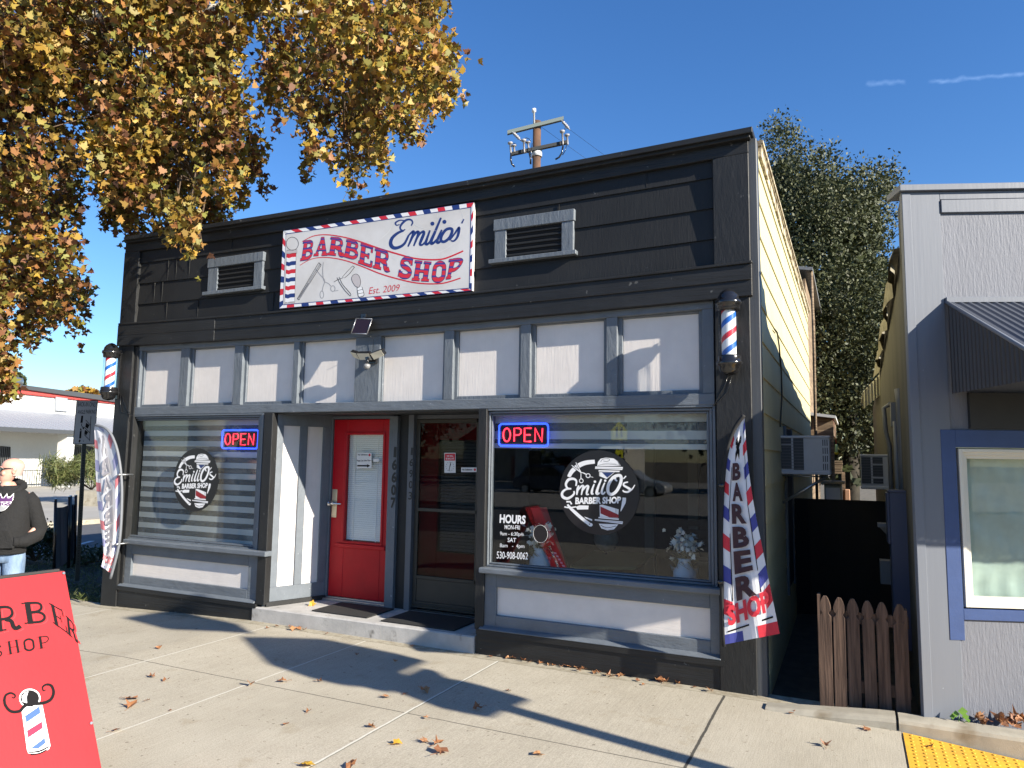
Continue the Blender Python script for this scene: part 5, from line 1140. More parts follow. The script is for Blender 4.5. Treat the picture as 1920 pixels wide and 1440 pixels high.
hd=MB(); hd.tube([O(.095*math.cos(a)*1.1,.005+.085*math.sin(a)+(.035 if math.sin(a)>0 else -.02),1.50+.05*math.sin(a)) for a in [2*PI*i/20 for i in range(20)]],[.030+.020*max(0,math.sin(2*PI*i/20)) for i in range(20)],10,closed=True)
hd.tube([O(-.10,.11,1.52),O(0,.16,1.50),O(.10,.11,1.52)],[.03,.055,.03],10); hd.build('hood',fab,man)
pk=MB(); pk.slab([O(-.13,-.203,.93),O(.13,-.203,.93),O(.13,-.205,.99),O(.085,-.213,1.10),O(-.085,-.213,1.10),O(-.13,-.205,.99)],(0,.02,0)); pk.build('pocket',fab,man)
# jeans and shoes
jn=mat('blue_denim',(.09,.15,.26),.85,col2=(.24,.33,.46),scale=7,stretch=(1,1,.35),bump=.8,bscale=14,bdist=.02,lo=.35,hi=.6)
j=MB(); loft(j,[(0,0,.78,.17,.125),(0,0,.86,.172,.13),(0,0,.95,.165,.125)],26)
for s in (1,-1): loft(j,[(s*.115,.02,.07,.062,.075),(s*.112,.015,.15,.066,.075),(s*.108,.01,.35,.074,.082),(s*.105,0,.50,.079,.085),(s*.098,0,.65,.088,.095),(s*.09,0,.80,.096,.115),(s*.085,0,.88,.09,.115)],20)
j.build('jeans',jn,man)
for s in (1,-1): sh=MB(); loft(sh,[(s*.12,-.05,.0,.05,.14),(s*.12,-.05,.035,.052,.145),(s*.12,-.03,.07,.045,.11),(s*.118,.01,.11,.04,.05)],18); sh.build('shoe',mat('white_shoe',(.6,.6,.6),.6),man)
# emblem on the chest
e=MB()
def ch(x,z,h=0): # shirt front surface
    t=min(1,abs(x)/.21); y=-.030-.178*(1-t**2.3)**(1/2.3); return O(x,y-.008-h,z+.145)
def cf(pts,mi,h): 
    xs=[p[0] for p in pts]; n=10
    e.add([ch(p[0],p[1],h) for p in pts],[tuple(range(len(pts)))],mi)
def shield(s,mi,h,zt):
    n=14
    for i in range(n):
        x0=-s+2*s*i/n; x1=-s+2*s*(i+1)/n
        bot=lambda x:1.14+.115*(abs(x)/s)**2.4; tp=lambda x:zt+.012*math.cos(x*90)
        e.add([ch(x0,min(bot(x0),tp(x0)),h),ch(x1,min(bot(x1),tp(x1)),h),ch(x1,tp(x1),h),ch(x0,tp(x0),h)],[(0,1,2,3)],mi)
shield(.105,0,0,1.275); shield(.096,1,.001,1.195); 
for i in range(10): x0=-.098+.0196*i; e.add([ch(x0,1.235,.0015),ch(x0+.0196,1.235,.0015),ch(x0+.0196,1.27,.0015),ch(x0,1.27,.0015)],[(0,1,2,3)],2)
for k in range(5): x=-.088+.044*k; e.add([ch(x-.020,1.27,.001),ch(x+.020,1.27,.001),ch(x+(k-2)*.009,1.318,.001)],[(0,1,2)],0); e.add([ch(x-.013,1.268,.002),ch(x+.013,1.268,.002),ch(x+(k-2)*.008,1.304,.002)],[(0,1,2)],2)
vs,fs=text_geo('KINGS',.05); e.add([ch(-.088+.176*x,1.20+.03*y,.003) for x,y in vs],fs,2)
e.build('emblem',[whi,mat('emblem_gray',(.25,.26,.27),.7),mat('emblem_purple',(.07,.015,.10),.7)],man,recalc=False)
# ================================================================== UTILITY POLE BEHIND THE ROOF
dp=22; PB=PD(1003,330,dp); up=lambda x,y,o=0:PN(920+x/9.6,190+y/9.6,PB+Vector((0,-o,0)),Vector((-.43,.9,0)).normalized())
ut=thing('utility_pole',(PB.x,PB.y,-.4),'wooden utility pole with two crossarms rising behind the shop roof','utility pole')
tp=up(835,365); mb=MB(); mb.tube([(tp.x,tp.y,-.4),tuple(tp)],[.16,.125],14); mb.build('pole',mat('brown_pole_wood',(.13,.065,.035),.85,col2=(.07,.04,.025),scale=3,bump=.6,bscale=30,bstretch=(1,1,.1)),ut)
off=Vector((.43,-.9,0)).normalized()
def arm(a,b,m,name,w): A_=up(*a)+off*.2;B_=up(*b)+off*.2; mb=MB(); d_=(B_-A_).normalized(); mb.hexa([A_+Vector((0,0,-w)),B_+Vector((0,0,-w)),B_+Vector((0,0,w)),A_+Vector((0,0,w))],[A_+Vector((0,0,-w))-off*.12,B_+Vector((0,0,-w))-off*.12,B_+Vector((0,0,w))-off*.12,A_+Vector((0,0,w))-off*.12]); mb.build(name,m,ut)
arm((300,605),(1305,350),mat('gray_crossarm',(.13,.16,.15),.6),'crossarm',.055); arm((370,985),(1380,770),mat('black_crossarm',(.02,.022,.022),.6),'crossarm',.05)
ins=mat('gray_insulator',(.33,.32,.32),.4)
for a,b,r in (((385,600),(540,780),.05),((1265,395),(1410,590),.05)):
    A_=up(*a)+off*.2;B_=up(*b)+off*.3; mb=MB()
    pts=[A_.lerp(B_,i/12) for i in range(13)]; mb.tube(pts,[.012,.02]+[.055 if i%2 else .035 for i in range(8)]+[.025,.02,.02],8,smooth=False); mb.build('insulator',ins,ut)
for (x,y,y2,m) in ((350,820,1010,ins),(590,770,1000,ins),(1275,610,860,ins),(415,870,990,ins),(665,810,920,ins),(1360,680,860,ins)):
    A_=up(x,y)+off*.3;B_=up(x+12,y2)+off*.3; mb=MB(); mb.tube([A_,A_.lerp(B_,.12),A_.lerp(B_,.14),A_.lerp(B_,.9),B_],[.085,.075,.03,.03,.02],8); mb.build('cutout',m,ut)
mb=MB()
A_=up(775,180);B_=up(780,440)
mb.tube([A_+off*.15,A_.lerp(B_,.2)+off*.15,A_.lerp(B_,.22)+off*.15,B_+off*.15],[.07,.07,.03,.03],8); mb.build('lightning_arrester',whitepl,ut)
mb=MB()
for pts,r in (([(365,1010),(360,1130),(380,1200),(430,1250)],.028),([(690,1000),(712,1100),(715,1200)],.028),([(1290,880),(1270,1000),(1220,1080),(1150,1120)],.028),([(1350,870),(1330,960),(1280,1040)],.012),([(380,828),(440,835),(465,870)],.01),([(600,750),(640,735),(700,760),(715,800)],.01),([(560,1020),(600,1010),(650,1000)],.01),([(1325,600),(1320,560),(1370,540)],.012),([(740,830),(720,1000),(700,1180)],.01)):
    mb.tube([up(*p)+off*.3 for p in pts],r,6)
e0=up(1410,590)+off*.3; mb.tube([e0,e0+Vector((6,20,-2.2))],.006,4); e0=up(880,440); mb.tube([e0,e0+Vector((6,20,-2.2))],.006,4)
mb.build('wire',dkmetal,ut)
mb=MB(); a=up(825,935)+off*.02; mb.lathe([(.165,-.12),(.165,.12)],(tp.x,tp.y,a.z),14); mb.build('band',whitepl,ut)
# ================================================================== BLUE BUILDING ON THE RIGHT
C0=PZ(1740,1345,.04); C0.z=0
ya=R_(20); ba=Vector((math.cos(ya),math.sin(ya),0)); bnn=Vector((ba.y,-ba.x,0))
def Bp(u,o,z): return Vector((C0.x,C0.y,z))+ba*u+bnn*o
blue=thing('blue_building',(C0.x,C0.y,-.1),'blue grey wooden building with a corrugated awning at the right edge','building')
lb=mat('blue_gray_corner_paint',(.155,.17,.20),.5,var=.06,bump=.25,bscale=30,stretch=GR,spots=((.25,.27,.3),25,.74,.03)); sd_=mat('blue_gray_siding',(.165,.175,.205),.65,var=.10,scale=4,stretch=(1,1,.2),bump=.55,bscale=22,bstretch=(3,3,.5),bdist=.010); bt_=mat('bright_blue_trim',(.04,.075,.20),.5,var=.1,bump=.3,bscale=40)
def bb(mb,u0,u1,o0,o1,z0,z1,mi=0): mb.hexa([Bp(u0,o1,z0),Bp(u1,o1,z0),Bp(u1,o1,z1),Bp(u0,o1,z1)],[Bp(u0,o0,z0),Bp(u1,o0,z0),Bp(u1,o0,z1),Bp(u0,o0,z1)],mi)
wu0,wu1,wz0,wz1=.262,2.1,.765,1.868
mb=MB(); bb(mb,.235,3.6,-.1,-.012,-.15,.69); bb(mb,.235,3.6,-.1,-.012,1.985,3.56); bb(mb,wu1+.1,3.6,-.1,-.012,.69,1.985); mb.build('siding',sd_,blue)
mb=MB(); bb(mb,-.028,.236,-.03,0,-.15,3.72); bb(mb,-.032,.03,-.031,.012,-.15,3.70); mb.build('corner_board',lb,blue,bevel=.003)
mb=MB(); bb(mb,-.05,3.6,-.2,.03,3.722,3.768); bb(mb,.24,3.6,-.1,.01,3.56,3.655); bb(mb,.236,3.6,-.1,.0,3.66,3.72); bb(mb,.24,3.6,-.1,.02,2.895,2.935); mb.build('parapet_cap',lb,blue,bevel=.003)
mb=MB(); bb(mb,.165,wu0,-.09,.004,.555,1.99); bb(mb,wu0,3.4,-.09,.004,1.868,1.99); bb(mb,wu0,3.4,-.09,.004,.692,.765); mb.build('window_trim',bt_,blue,bevel=.002)
mb=MB(); bb(mb,.36,3.4,-.02,.02,2.0,2.25); mb.build('awning_shade_strip',mat('awning_shade_gray',(.03,.03,.03),.6,var=.2),blue)  # dark strip: shade on the siding under the awning, put into the colour
vf=mat('cream_vinyl_frame',(.72,.69,.60),.35); mb=MB()
for k,o in ((0,-.002),(.022,-.02),(.044,-.035)):
    a,b,c,d_=wu0+.02+k,wu1-k,wz0+.01+k,wz1-.01-k; w=.024
    bb(mb,a,a+w,-.08,o,c,d_); bb(mb,b-w,b,-.08,o,c,d_); bb(mb,a+w,b-w,-.08,o,c,c+w); bb(mb,a+w,b-w,-.08,o,d_-w,d_)
wf=mb.build('window',vf,blue,bevel=.002); mb=MB(); bb(mb,wu0+.08,wu1-.06,-.055,-.05,wz0+.06,wz1-.06); mb.build('pane',glass,wf)
mb=MB(); n=70; m_=14; vs=[]
for i in range(n+1):
    for j in range(m_+1):
        u=wu0+(wu1-wu0)*i/n; z=wz0+(wz1-wz0)*j/m_; vs.append(Bp(u,-.13+.006*math.sin(i*1.3+math.sin(j*.9)*2.7)+.008*math.sin(j*1.9+i*.37),z))
mb.add(vs,[(i*(m_+1)+j,(i+1)*(m_+1)+j,(i+1)*(m_+1)+j+1,i*(m_+1)+j+1) for i in range(n) for j in range(m_)],0,True); mb.build('plastic_sheet',mat('pale_green_plastic',(.42,.52,.47),.3,var=.15,scale=6),wf)
# awning
am=mat('blue_gray_corrugated_metal',(.075,.085,.11),.38,metal=.35); am2=mat('brown_gray_corrugated_metal',(.05,.045,.045),.5,metal=.2)
mb=MB(); n=int(3.1/.0145); vs=[]
for i in range(n+1):
    u=.245+i*.0145; h=[0,.002,.013,.013][i%4]
    vs+=[Bp(u,.0,2.895+h),Bp(u,1.18,2.253+h)]
mb.add(vs,[(2*i,2*i+1,2*i+3,2*i+2) for i in range(n)]); aw_=mb.build('awning',am,blue)
mb=MB(); n=int(1.17/.0115); vs=[]
for i in range(n+1):
    o=.005+i*.0115; h=[0,0,.010,.010][i%4]; zt=2.885-(.642/1.18)*o
    vs+=[Bp(.255-h,o,2.243),Bp(.255-h,o,max(zt,2.244))]
mb.add(vs,[(2*i,2*i+1,2*i+3,2*i+2) for i in range(n)]); mb.build('awning_end_panel',am2,aw_)
mb=MB(); mb.tube([Bp(.245,0,2.905),Bp(.245,1.19,2.258)],.014,6); mb.tube([Bp(.25,1.19,2.25),Bp(3.35,1.19,2.25)],.016,6); mb.build('awning_trim',lb,aw_)
# side wall facing the alley
sdw=mat('weathered_olive_boards',(.085,.078,.055),.85,var=.45,scale=4,stretch=(1,1,.12),bump=.8,bscale=30,bstretch=(1,1,.1))
XB=C0.x-.03
mb=MB(); mb.box(XB,XB+.06,C0.y+.05,C0.y+.38,-.15,3.71); mb.slab([(XB,C0.y+.38,-.15),(XB,9,-.15),(XB,9,2.75),(XB,C0.y+.38,3.38)],(.1,0,0)); mb.build('side_wall',sdw,blue)
mb=MB(); mb.slab([Bp(.3,-.1,3.3),Bp(3.6,-.1,3.3),Bp(3.6,-9,2.6),(XB+.1,9,2.6)],(0,0,.04)); mb.build('roof',rfm,blue)
# torn roofing felt hanging over the edge
mb=MB(); n=20; vs=[]
for i in range(n+1):
    y=C0.y+.4+ i*.24; z=3.40-(y-C0.y-.38)*.072
    vs+=[(XB+.06,y,z+.03),(XB-.035-.03*math.sin(i*2.1),y,z+.015),(XB-.05-.035*math.sin(i*1.3+1),y+.02,z-.10-.07*abs(math.sin(i*1.7)))]
mb.add(vs,[(3*i,3*i+1,3*i+4,3*i+3) for i in range(n)]+[(3*i+1,3*i+2,3*i+5,3*i+4) for i in range(n)]); mb.build('roofing_felt',mat('torn_roofing_felt',(.33,.30,.22),.9,var=.4,scale=10),blue)
# corrugated side canopy
a=P(1617,738,5.2); mb=MB(); vs=[]; n=24
xr=XB; xl=P(1617,738,5.2).x; zr=P(1655,705,5.2).z; zl=P(1617,738,5.2).z
for i in range(n+1):
    y=5.2+i*.09; h=.03*math.sin(i*PI/2+.4); vs+=[(xr,y,zr+h),(xl,y,zl+h)]
    
mb.add(vs,[(2*i,2*i+1,2*i+3,2*i+2) for i in range(n)])
vs=[]; 
for i in range(n+1):
    t=i/n; x=xl+(xr-xl)*t; z=zl+(zr-zl)*t; vs+=[(x,5.2+.02*math.sin(i*1.5),z+.02),(x,5.19+.02*math.sin(i*1.5),z-.22-.05*t)]
mb.add(vs,[(2*i,2*i+1,2*i+3,2*i+2) for i in range(n)]); mb.build('side_canopy',mat('cream_corrugated_sheet',(.55,.52,.40),.5,metal=.1),blue)
# conduits and meter cabinet
pm=mat('gray_conduit',(.16,.165,.17),.5); mb=MB()
def vpipe(px,y0,y1,Y,r): a=P(px,y0,Y);b=P(px+(y1-y0)*.035,y1,Y); mb.tube([(a.x,Y,a.z),(a.x,Y,b.z)],r,8)
Yp=.95; a=P(1688,728,Yp); mb.tube([(XB,Yp,a.z-.05),(a.x,Yp,a.z),(a.x-.0,Yp,a.z-.12),(a.x,Yp,.9)],[.03,.05,.038,.038],10)
a=P(1679,790,1.2); mb.tube([(a.x,1.2,a.z),(a.x,1.2,.9)],.022,8); a=P(1676,755,1.6); mb.box(a.x-.03,a.x+.04,1.55,1.7,a.z-.22,a.z)
a=P(1657,763,2.3); b=P(1666,760,2.3); mb.tube([(XB,2.3,b.z+.02),(b.x,2.3,b.z),(a.x,2.3,a.z-.01),(a.x+.01,2.3,a.z-.25),(a.x+.04,2.3,a.z-.4),(a.x+.04,2.3,.8)],.022,8)
mb.build('conduit',pm,blue)
mb=MB(); Ym=.62; a=P(1662,922,Ym);b=P(1703,922,Ym); mb.box(a.x+.02,b.x,Ym,Ym+.3,.28,a.z); mb.box(a.x+.01,b.x+.005,Ym-.012,Ym+.31,a.z-.005,a.z+.012); mb.box(a.x-.0,a.x+.02,Ym+.02,Ym+.3,a.z-.42,a.z-.01); mb.build('meter_cabinet',mat('dark_blue_cabinet',(.05,.065,.115),.45),blue,bevel=.004)
mb=MB(); a=P(1645,980,1.1); mb.box(a.x,XB,1.0,1.15,a.z-.03,a.z); mb.slab([(a.x+.01,1.08,a.z-.03),(XB,1.08,a.z-.03),(XB,1.08,a.z-.25)],(0,.02,0)); mb.build('wall_bracket',pm,blue); mb=MB(); a=P(1650,1070,1.3); mb.box(a.x,XB,1.2,1.35,a.z-.1,a.z+.1); mb.build('wall_bracket',pm,blue)
# ================================================================== AIR CONDITIONERS
def acu(name,X0,X1,Y0,Y1,Z0,Z1,label,side):
    t=thing(name,((X0+X1)/2,(Y0+Y1)/2,Z0),label,'air conditioner'); W_=X1-X0; H=Z1-Z0
    mb=MB(); mb.box(X0,X1,Y0,Y1,Z0,Z1); mb.box(X0-.006,X1+.006,Y0-.008,Y1,Z1-.02,Z1+.006); mb.box(X0-.004,X1+.004,Y0-.008,Y1,Z0-.004,Z0+.03); mb.build('housing',acm,t,bevel=.006)
    g=MB(); fm=MB(); Gx=lambda u:X0+W_*(u if side>0 else 1-u); yf=Y0-.001
    def hole(u0,u1,v0,v1): g.box(Gx(u0),Gx(u1),yf-.003,yf,Z0+H*v0,Z0+H*v1)
    if side>0:
        hole(.05,.26,.80,.95); hole(.05,.26,.13,.76); hole(.30,.50,.11,.95)
        for c_ in range(3):
            for r in range(4): hole(.865+.040*c_,.882+.040*c_,.12+.21*r,.28+.21*r)
    else:
        hole(.30,.62,.74,.93); hole(.30,.62,.36,.69); hole(.30,.62,.16,.31); hole(.68,.98,.16,.93)
    g.build('vent_grille',mat('dark_grille',(.035,.04,.05),.5),t)
    fz_=MB()
    for i in range(10): z=Z0+H*(.14+.08*i); (fz_.box(Gx(.05),Gx(.5),yf-.0045,yf-.0035,z,z+.004) if side>0 else fz_.box(Gx(.3),Gx(.98),yf-.0045,yf-.0035,z,z+.004))
    fz_.build('grille_fin',mat('grille_fin_gray',(.12,.13,.15),.5),t)
    return t
ya_=1.62; a=P(1461,816,ya_); b=P(1557,887,ya_); c=P(1500,892,ya_)
t=acu('air_conditioner',-.66,b.x,ya_,2.05,P(1510,889,ya_).z,P(1510,818,ya_).z,'white window air conditioner jutting from the cream side wall','' or 1)
t['group']='window air conditioners over the alley'
mb=MB(); br=[P(1548,895,ya_+.05),PX(1466,943,XRW)]; mb.tube([br[0],(XRW,ya_+.05,br[1].z)],.016,6); mb.tube([(XRW,ya_+.04,br[0].z+.01),(b.x-.02,ya_+.04,br[0].z+.005)],.008,6); mb.build('brace',metal,t)
y2_=3.0; a=P(1613,850,y2_); b=P(1680,918,y2_)
t=acu('air_conditioner',a.x+.0,XB+.02,y2_,3.4,P(1650,917,y2_).z,P(1650,853,y2_).z,'white window air conditioner jutting from the olive side wall of the blue building',-1); t['group']='window air conditioners over the alley'
# ================================================================== ALLEY
yg=3.2; a=P(1487,934,yg); b=P(1662,935,yg)
gt_=thing('plywood_gate',(0,yg,-.05),'dark plywood gate closing the alley between the two buildings','gate')
mb=MB(); mb.box(XRW+.01,XB-.01,yg,yg+.03,-.1,a.z); mb.build('gate_panel',mat('dark_plywood',(.028,.02,.013),.8,var=.5,scale=3,stretch=(1,1,.25)),gt_); mb=MB(); mb.box(XRW+.01,XRW+.16,yg-.03,yg,-.1,a.z-.01); mb.build('gate_post',voidm,gt_)
# picket fence
fw_=mat('weathered_picket_wood',(.13,.08,.055),.85,col2=(.055,.032,.022),scale=16,stretch=(3,3,.16),bump=.9,bscale=34,bstretch=(3,3,.12),lo=.38,hi=.62)
YF=-.12; fc=thing('picket_fence',(0,YF,.0),'short weathered brown picket fence between the two buildings','fence')
pk=[(145,235,150),(245,337,162),(352,446,172),(474,566,188),(578,670,200),(698,797,212)]
for x0,x1,yt in pk:
    A_=P(1500+x0/4,1080+(yt+250)/4,YF); B_=P(1500+x1/4,1080+(yt+250)/4,YF); T=P(1500+(x0+x1)/8,1080+yt/4,YF); w=(B_.x-A_.x); cx=(A_.x+B_.x)/2; z=T.z
    prof=[(.14,0),(.30,.28),(.46,.75),(.49,1.05),(.43,1.28),(.30,1.42),(.30,1.55),(.40,1.68),(.5,1.78)]
    pts=[(cx+w*u,YF,z-w*v) for u,v in prof]+[(cx+w*.5,YF,-.05),(cx-w*.5,YF,-.05)]+[(cx-w*u,YF,z-w*v) for u,v in prof[::-1]]
    tilt=random.uniform(-.01,.01)
    mb=MB(); mb.slab([(p[0]+tilt*(p[2]),p[1]+random.uniform(-.001,.001),p[2]) for p in pts],(0,.018,0)); mb.build('picket',fw_,fc,bevel=.002)
l=P(1534,1115,YF); r=P(1703,1140,YF); mb=MB()
for z in (P(1600,1157,YF).z-.01,.15): mb=MB(); mb.box(l.x,r.x,YF+.02,YF+.055,z-.04,z+.04); mb.build('rail',fw_,fc)
for x,z in ((l.x,l.z),(r.x-.02,r.z-.02)): mb=MB(); mb.box(x-.008,x+.012,YF+.0,YF+.09,-.05,z); mb.build('end_post',fw_,fc)
# hutch and sunlit yard items past the gate
def pbox(name,x0,x1,y0,y1,Y,dep,m,label,cat,extra=None):
    a=P(x0,y0,Y);b=P(x1,y1,Y); t=thing(name,((a.x+b.x)/2,Y,a.z-.3),label,cat); mb=MB(); mb.box(a.x,b.x,Y,Y+dep,-.1,a.z); mb.build('body',m,t,bevel=.01)
    if extra: extra(t,a,b,Y)
    return t
ctm=mat('cream_cabinet_paint',(.55,.53,.42),.6,var=.2)
def cabx(t,a,b,Y):
    mb=MB(); mb.box(a.x-.06,b.x+.05,Y-.06,Y+.6,a.z,a.z+.05); mb.build('top',mat('worn_tabletop',(.42,.34,.22),.8,var=.3),t); mb=MB(); w=b.x-a.x; mb.box(a.x+.1*w,b.x-.1*w,Y-.012,Y,a.z-.9,a.z-.07); mb.build('door_panel',whitepl,t)
pbox('cabinet',1545,1579,907,935,8.5,.6,ctm,'cream cabinet with a worn top standing behind the plywood gate','cabinet',cabx)
pbox('garden_bin',1584,1594,918,935,9.5,.3,mat('tan_plastic',(.45,.25,.15),.7),'tan bin beside the cream cabinet behind the gate','bin')
wdm=mat('weathered_planks',(.30,.22,.14),.9,col2=(.12,.08,.05),scale=4,stretch=(.3,.3,9),bump=.5,bscale=20)
a=P(1515,772,9.0);b=P(1563,812,9.0)
t=thing('lean_to_shed',(a.x,9,-.1),'brown plank lean-to with a pale sloping roof behind the cream wall','shed'); mb=MB(); zt=a.z-.05; z2=P(1560,785,9).z; zb=P(1560,816,9).z
mb.slab([(a.x-.3,9,zt),(b.x,9,z2),(b.x,9,zb),(a.x-.3,9,zb)],(0,2.5,0)); mb.build('plank_wall',wdm,t); mb=MB(); mb.slab([(a.x-.3,8.85,zt+.02),(b.x+.05,8.85,z2+.0),(b.x+.05,8.85,z2+.05),(a.x-.3,8.85,zt+.08)],(0,2.8,0)); mb.build('roof',mat('pale_roof_sheet',(.5,.5,.48),.6),t); mb=MB(); mb.box(b.x-.06,b.x,9,9.1,-.1,zb); mb.build('post',wdm,t)
a=P(1556,862,9.5); t=thing('stacked_crate',(a.x,9.5,0),'pile of weathered slatted wood above the cream cabinet','crate'); mb=MB()
for i in range(6): z=P(1560,862+i*4.2,9.5).z; mb.box(a.x-.02,P(1580,862,9.5).x+random.uniform(-.03,.03),9.5,9.8,z-.05,z-.015)
mb.build('slats',wdm,t); mb=MB(); mb.box(a.x+.2,a.x+.26,9.6,9.66,-.1,P(1560,885,9.5).z); mb.build('post',wdm,t)
# hummingbird feeder
yq=4.0; a=P(1568,830,yq); b=P(1568,848,yq); t=thing('bird_feeder',(a.x,yq,b.z-.05),'green and yellow hummingbird feeder hanging in the alley on a red cord','bird feeder')
mb=MB(); mb.lathe([(0,0),(.016,0),(.019,.01),(.019,.085),(.012,.10),(0,.105)],(a.x,yq,b.z),12); mb.build('bottle',mat('green_feeder_glass',(.45,.62,.35),.2,emit=None),t); mb=MB(); mb.lathe([(0,-.03),(.012,-.028),(.026,-.012),(.026,0),(0,.002)],(a.x,yq,b.z),12); mb.build('feeding_tray',mat('yellow_tray',(.7,.55,.03),.4),t); mb=MB(); tp_=P(1562,785,yq); mb.tube([(a.x-.004,yq,a.z-.02),(tp_.x,yq,tp_.z)],.003,5); mb.tube([(a.x+.004,yq,a.z-.02),(tp_.x+.015,yq,tp_.z-.05)],.003,5); mb.build('cord',redi,t)
# rear roof bit above the cream wall
a=P(1484,497,8.6); b=P(1519,497,8.6); t=thing('rear_building',(a.x,8.6,0),'brown shingled rear building showing past the cream wall','building'); mb=MB(); mb.box(a.x-3,b.x-.1,8.7,13,-.1,P(1500,540,8.6).z); mb.slab([(b.x-.1,8.7,P(1505,520,8.6).z),(b.x-.1,13,P(1505,520,8.6).z),(b.x-.1,13,P(1522,625,8.6).z),(b.x-.1,8.7,P(1522,625,8.6).z)],(-.2,0,0)); mb.build('wall',wdm,t)
mb=MB(); z=P(1500,500,8.6).z; mb.slab([(a.x-3,8.4,z+.5),(b.x+.05,8.4,z-.08),(b.x+.05,8.4,z-.14),(a.x-3,8.4,z+.44)],(0,5,0)); mb.build('roof',mat('gray_shingle',(.22,.23,.24),.8,var=.4,scale=20),t)
mb=MB(); mb.tube([(b.x+.02,8.5,z-.1),(b.x+.03,8.5,P(1522,620,8.6).z),(b.x+.0,8.5,-.1)],.03,6); mb.build('downpipe',wdm,t)
# ================================================================== TREES
def noise3(p): 
    from mathutils import noise; return noise.noise(Vector(p))
def crown(polyg,n,dlo,dhi,sig,per,ymax=None,seed=3,clump=1.6,thr=-.22,down=.0):
    random.seed(seed); xs=[p[0] for p in polyg]; ys=[p[1] for p in polyg]; cs=[]
    tries=0
    while len(cs)<n and tries<n*60:
        tries+=1; x=random.uniform(min(xs),max(xs)); y=random.uniform(min(ys),max(ys))
        if not inpoly(x,y,polyg): continue
        d=random.uniform(dlo,dhi); p=PD(x,y,d)
        if ymax and not ymax(p): continue
        if noise3(p*clump)<thr: continue
        cs.append(p)
    return cs
# sycamore
pl=[(-60,-60),(860,-60),(848,10),(851,25),(832,60),(850,120),(838,165),(805,200),(795,215),(775,240),(752,236),(733,222),(715,268),(698,296),(680,315),(660,345),(648,352),(640,330),(632,315),(618,292),(598,276),(572,305),(586,255),(570,228),(552,184),(538,208),(520,180),(488,152),(478,98),(460,70),(440,62),(442,152),(462,172),(448,186),(458,230),(476,262),(497,284),(486,320),(450,338),(432,390),(404,402),(368,400),(345,412),(366,446),(335,440),(285,436),(245,436),(222,415),(195,382),(184,366),(200,322),(176,318),(150,302),(138,330),(158,382),(132,398),(120,422),(136,460),(124,486),(155,520),(163,552),(115,592),(92,590),(64,598),(66,640),(70,662),(45,680),(20,690),(-60,700)]
def ok(p):
    if p.z<4.75 and p.y>-.45 and p.x>-8.9: return False
    return True
cs=crown(pl,1750,8.2,12.8,.2,1,ok,5,1.3,.02)
def topx(p):
    d_=CM.transposed()@(p-CAM); return 960+FPX*d_.x/-d_.z, 720-FPX*d_.y/-d_.z
hang=[]
for c in cs:
    x,y=topx(c)
    if inpoly(x,y,pl) and not inpoly(x+random.uniform(-20,20),y+34,pl) and len(hang)<520:
        q_=c.copy()
        for k_ in range(random.randint(2,5)):
            q_=q_+Vector((random.gauss(.02,.05),random.gauss(0,.05),-random.uniform(.07,.13))); hang.append(q_.copy())
cs+=crown([(318,405),(340,395),(372,408),(378,440),(360,447),(335,436)],22,7.9,8.5,.2,1,None,5,1,-9)
far=crown([(-900,-900),(1000,-900),(900,-40),(-60,-40),(-60,650),(-500,650)],240,9,14,.2,1,ok,6,1.0,-.3)
edge=[]
random.seed(12)
def leaves_of(cs,per,sr,sz):
    P_=[];T_=[]
    for c in cs:
        tb=random.random(); k=int(per*random.uniform(.5,1.4)); warm=min(1,max(0,(c.x+9.5)/6))
        for _ in range(k):
            P_.append((c.x+random.gauss(0,sr),c.y+random.gauss(0,sr),c.z+random.gauss(0,sz))); T_.append(min(.999,max(0,random.gauss(.18+.42*tb+.25*warm,.20))))
    return P_,T_
P1,T1=leaves_of(cs,23,.085,.15); P2,T2=leaves_of(far,14,.3,.3)
Ph,Th=leaves_of(hang,5,.04,.05); P1+=Ph; T1+=Th
keep=[i for i,p in enumerate(P1) if ok(Vector(p))]; P1=[P1[i] for i in keep]; T1=[T1[i] for i in keep]
syt=thing('sycamore_tree',(-10.2,-3.0,-.1),'big sycamore with gold and brown autumn leaves hanging over the shop from the upper left','tree')
leafmass('crown',P1+P2,.086,syc,parent=syt,tmpl=SYC,tint=T1+T2,curl=1.1)
mb=MB(); tr=Vector((-10.2,-3.0,0))
mb.tube([(-10.2,-3,-.15),(-10.15,-2.95,2),(-10.2,-2.9,4.5),(-10.3,-2.7,7),(-10.2,-2.6,10)],[.38,.30,.27,.2,.08],14)
limbs=[]
for q_ in ((0,62,10.5),(150,48,10.0),(420,20,10.2),(640,40,10.5),(780,90,10.8)): limbs.append(PD(*q_))
def limb(pts,r0,r1):
    s=[pts[0]]+[Vector(p)+Vector((random.uniform(-.15,.15),random.uniform(-.15,.15),random.uniform(-.1,.1))) for p in pts[1:]]
    mb.tube(s,[r0+(r1-r0)*i/(len(s)-1) for i in range(len(s))],9); return s
L1=limb([Vector((-10.25,-2.9,5.2)),limbs[0],limbs[1],limbs[2],limbs[3],limbs[4]],.15,.02)
L2=limb([Vector((-10.3,-2.8,6.5)),PD(100,-150,11),PD(450,-120,11),PD(700,-60,11),PD(820,0,11)],.12,.02)
L3=limb([Vector((-10.2,-2.9,4.6)),PD(-80,250,10.3),PD(40,330,10),PD(90,430,9.8)],.10,.015)
L4=limb([L1[2],PD(250,150,9.8),PD(330,260,9.6),PD(380,350,9.3)],.05,.012); L5=limb([L1[4],PD(660,180,10.2),PD(660,290,10.1)],.03,.008)
mb.build('trunk',barkp,syt)
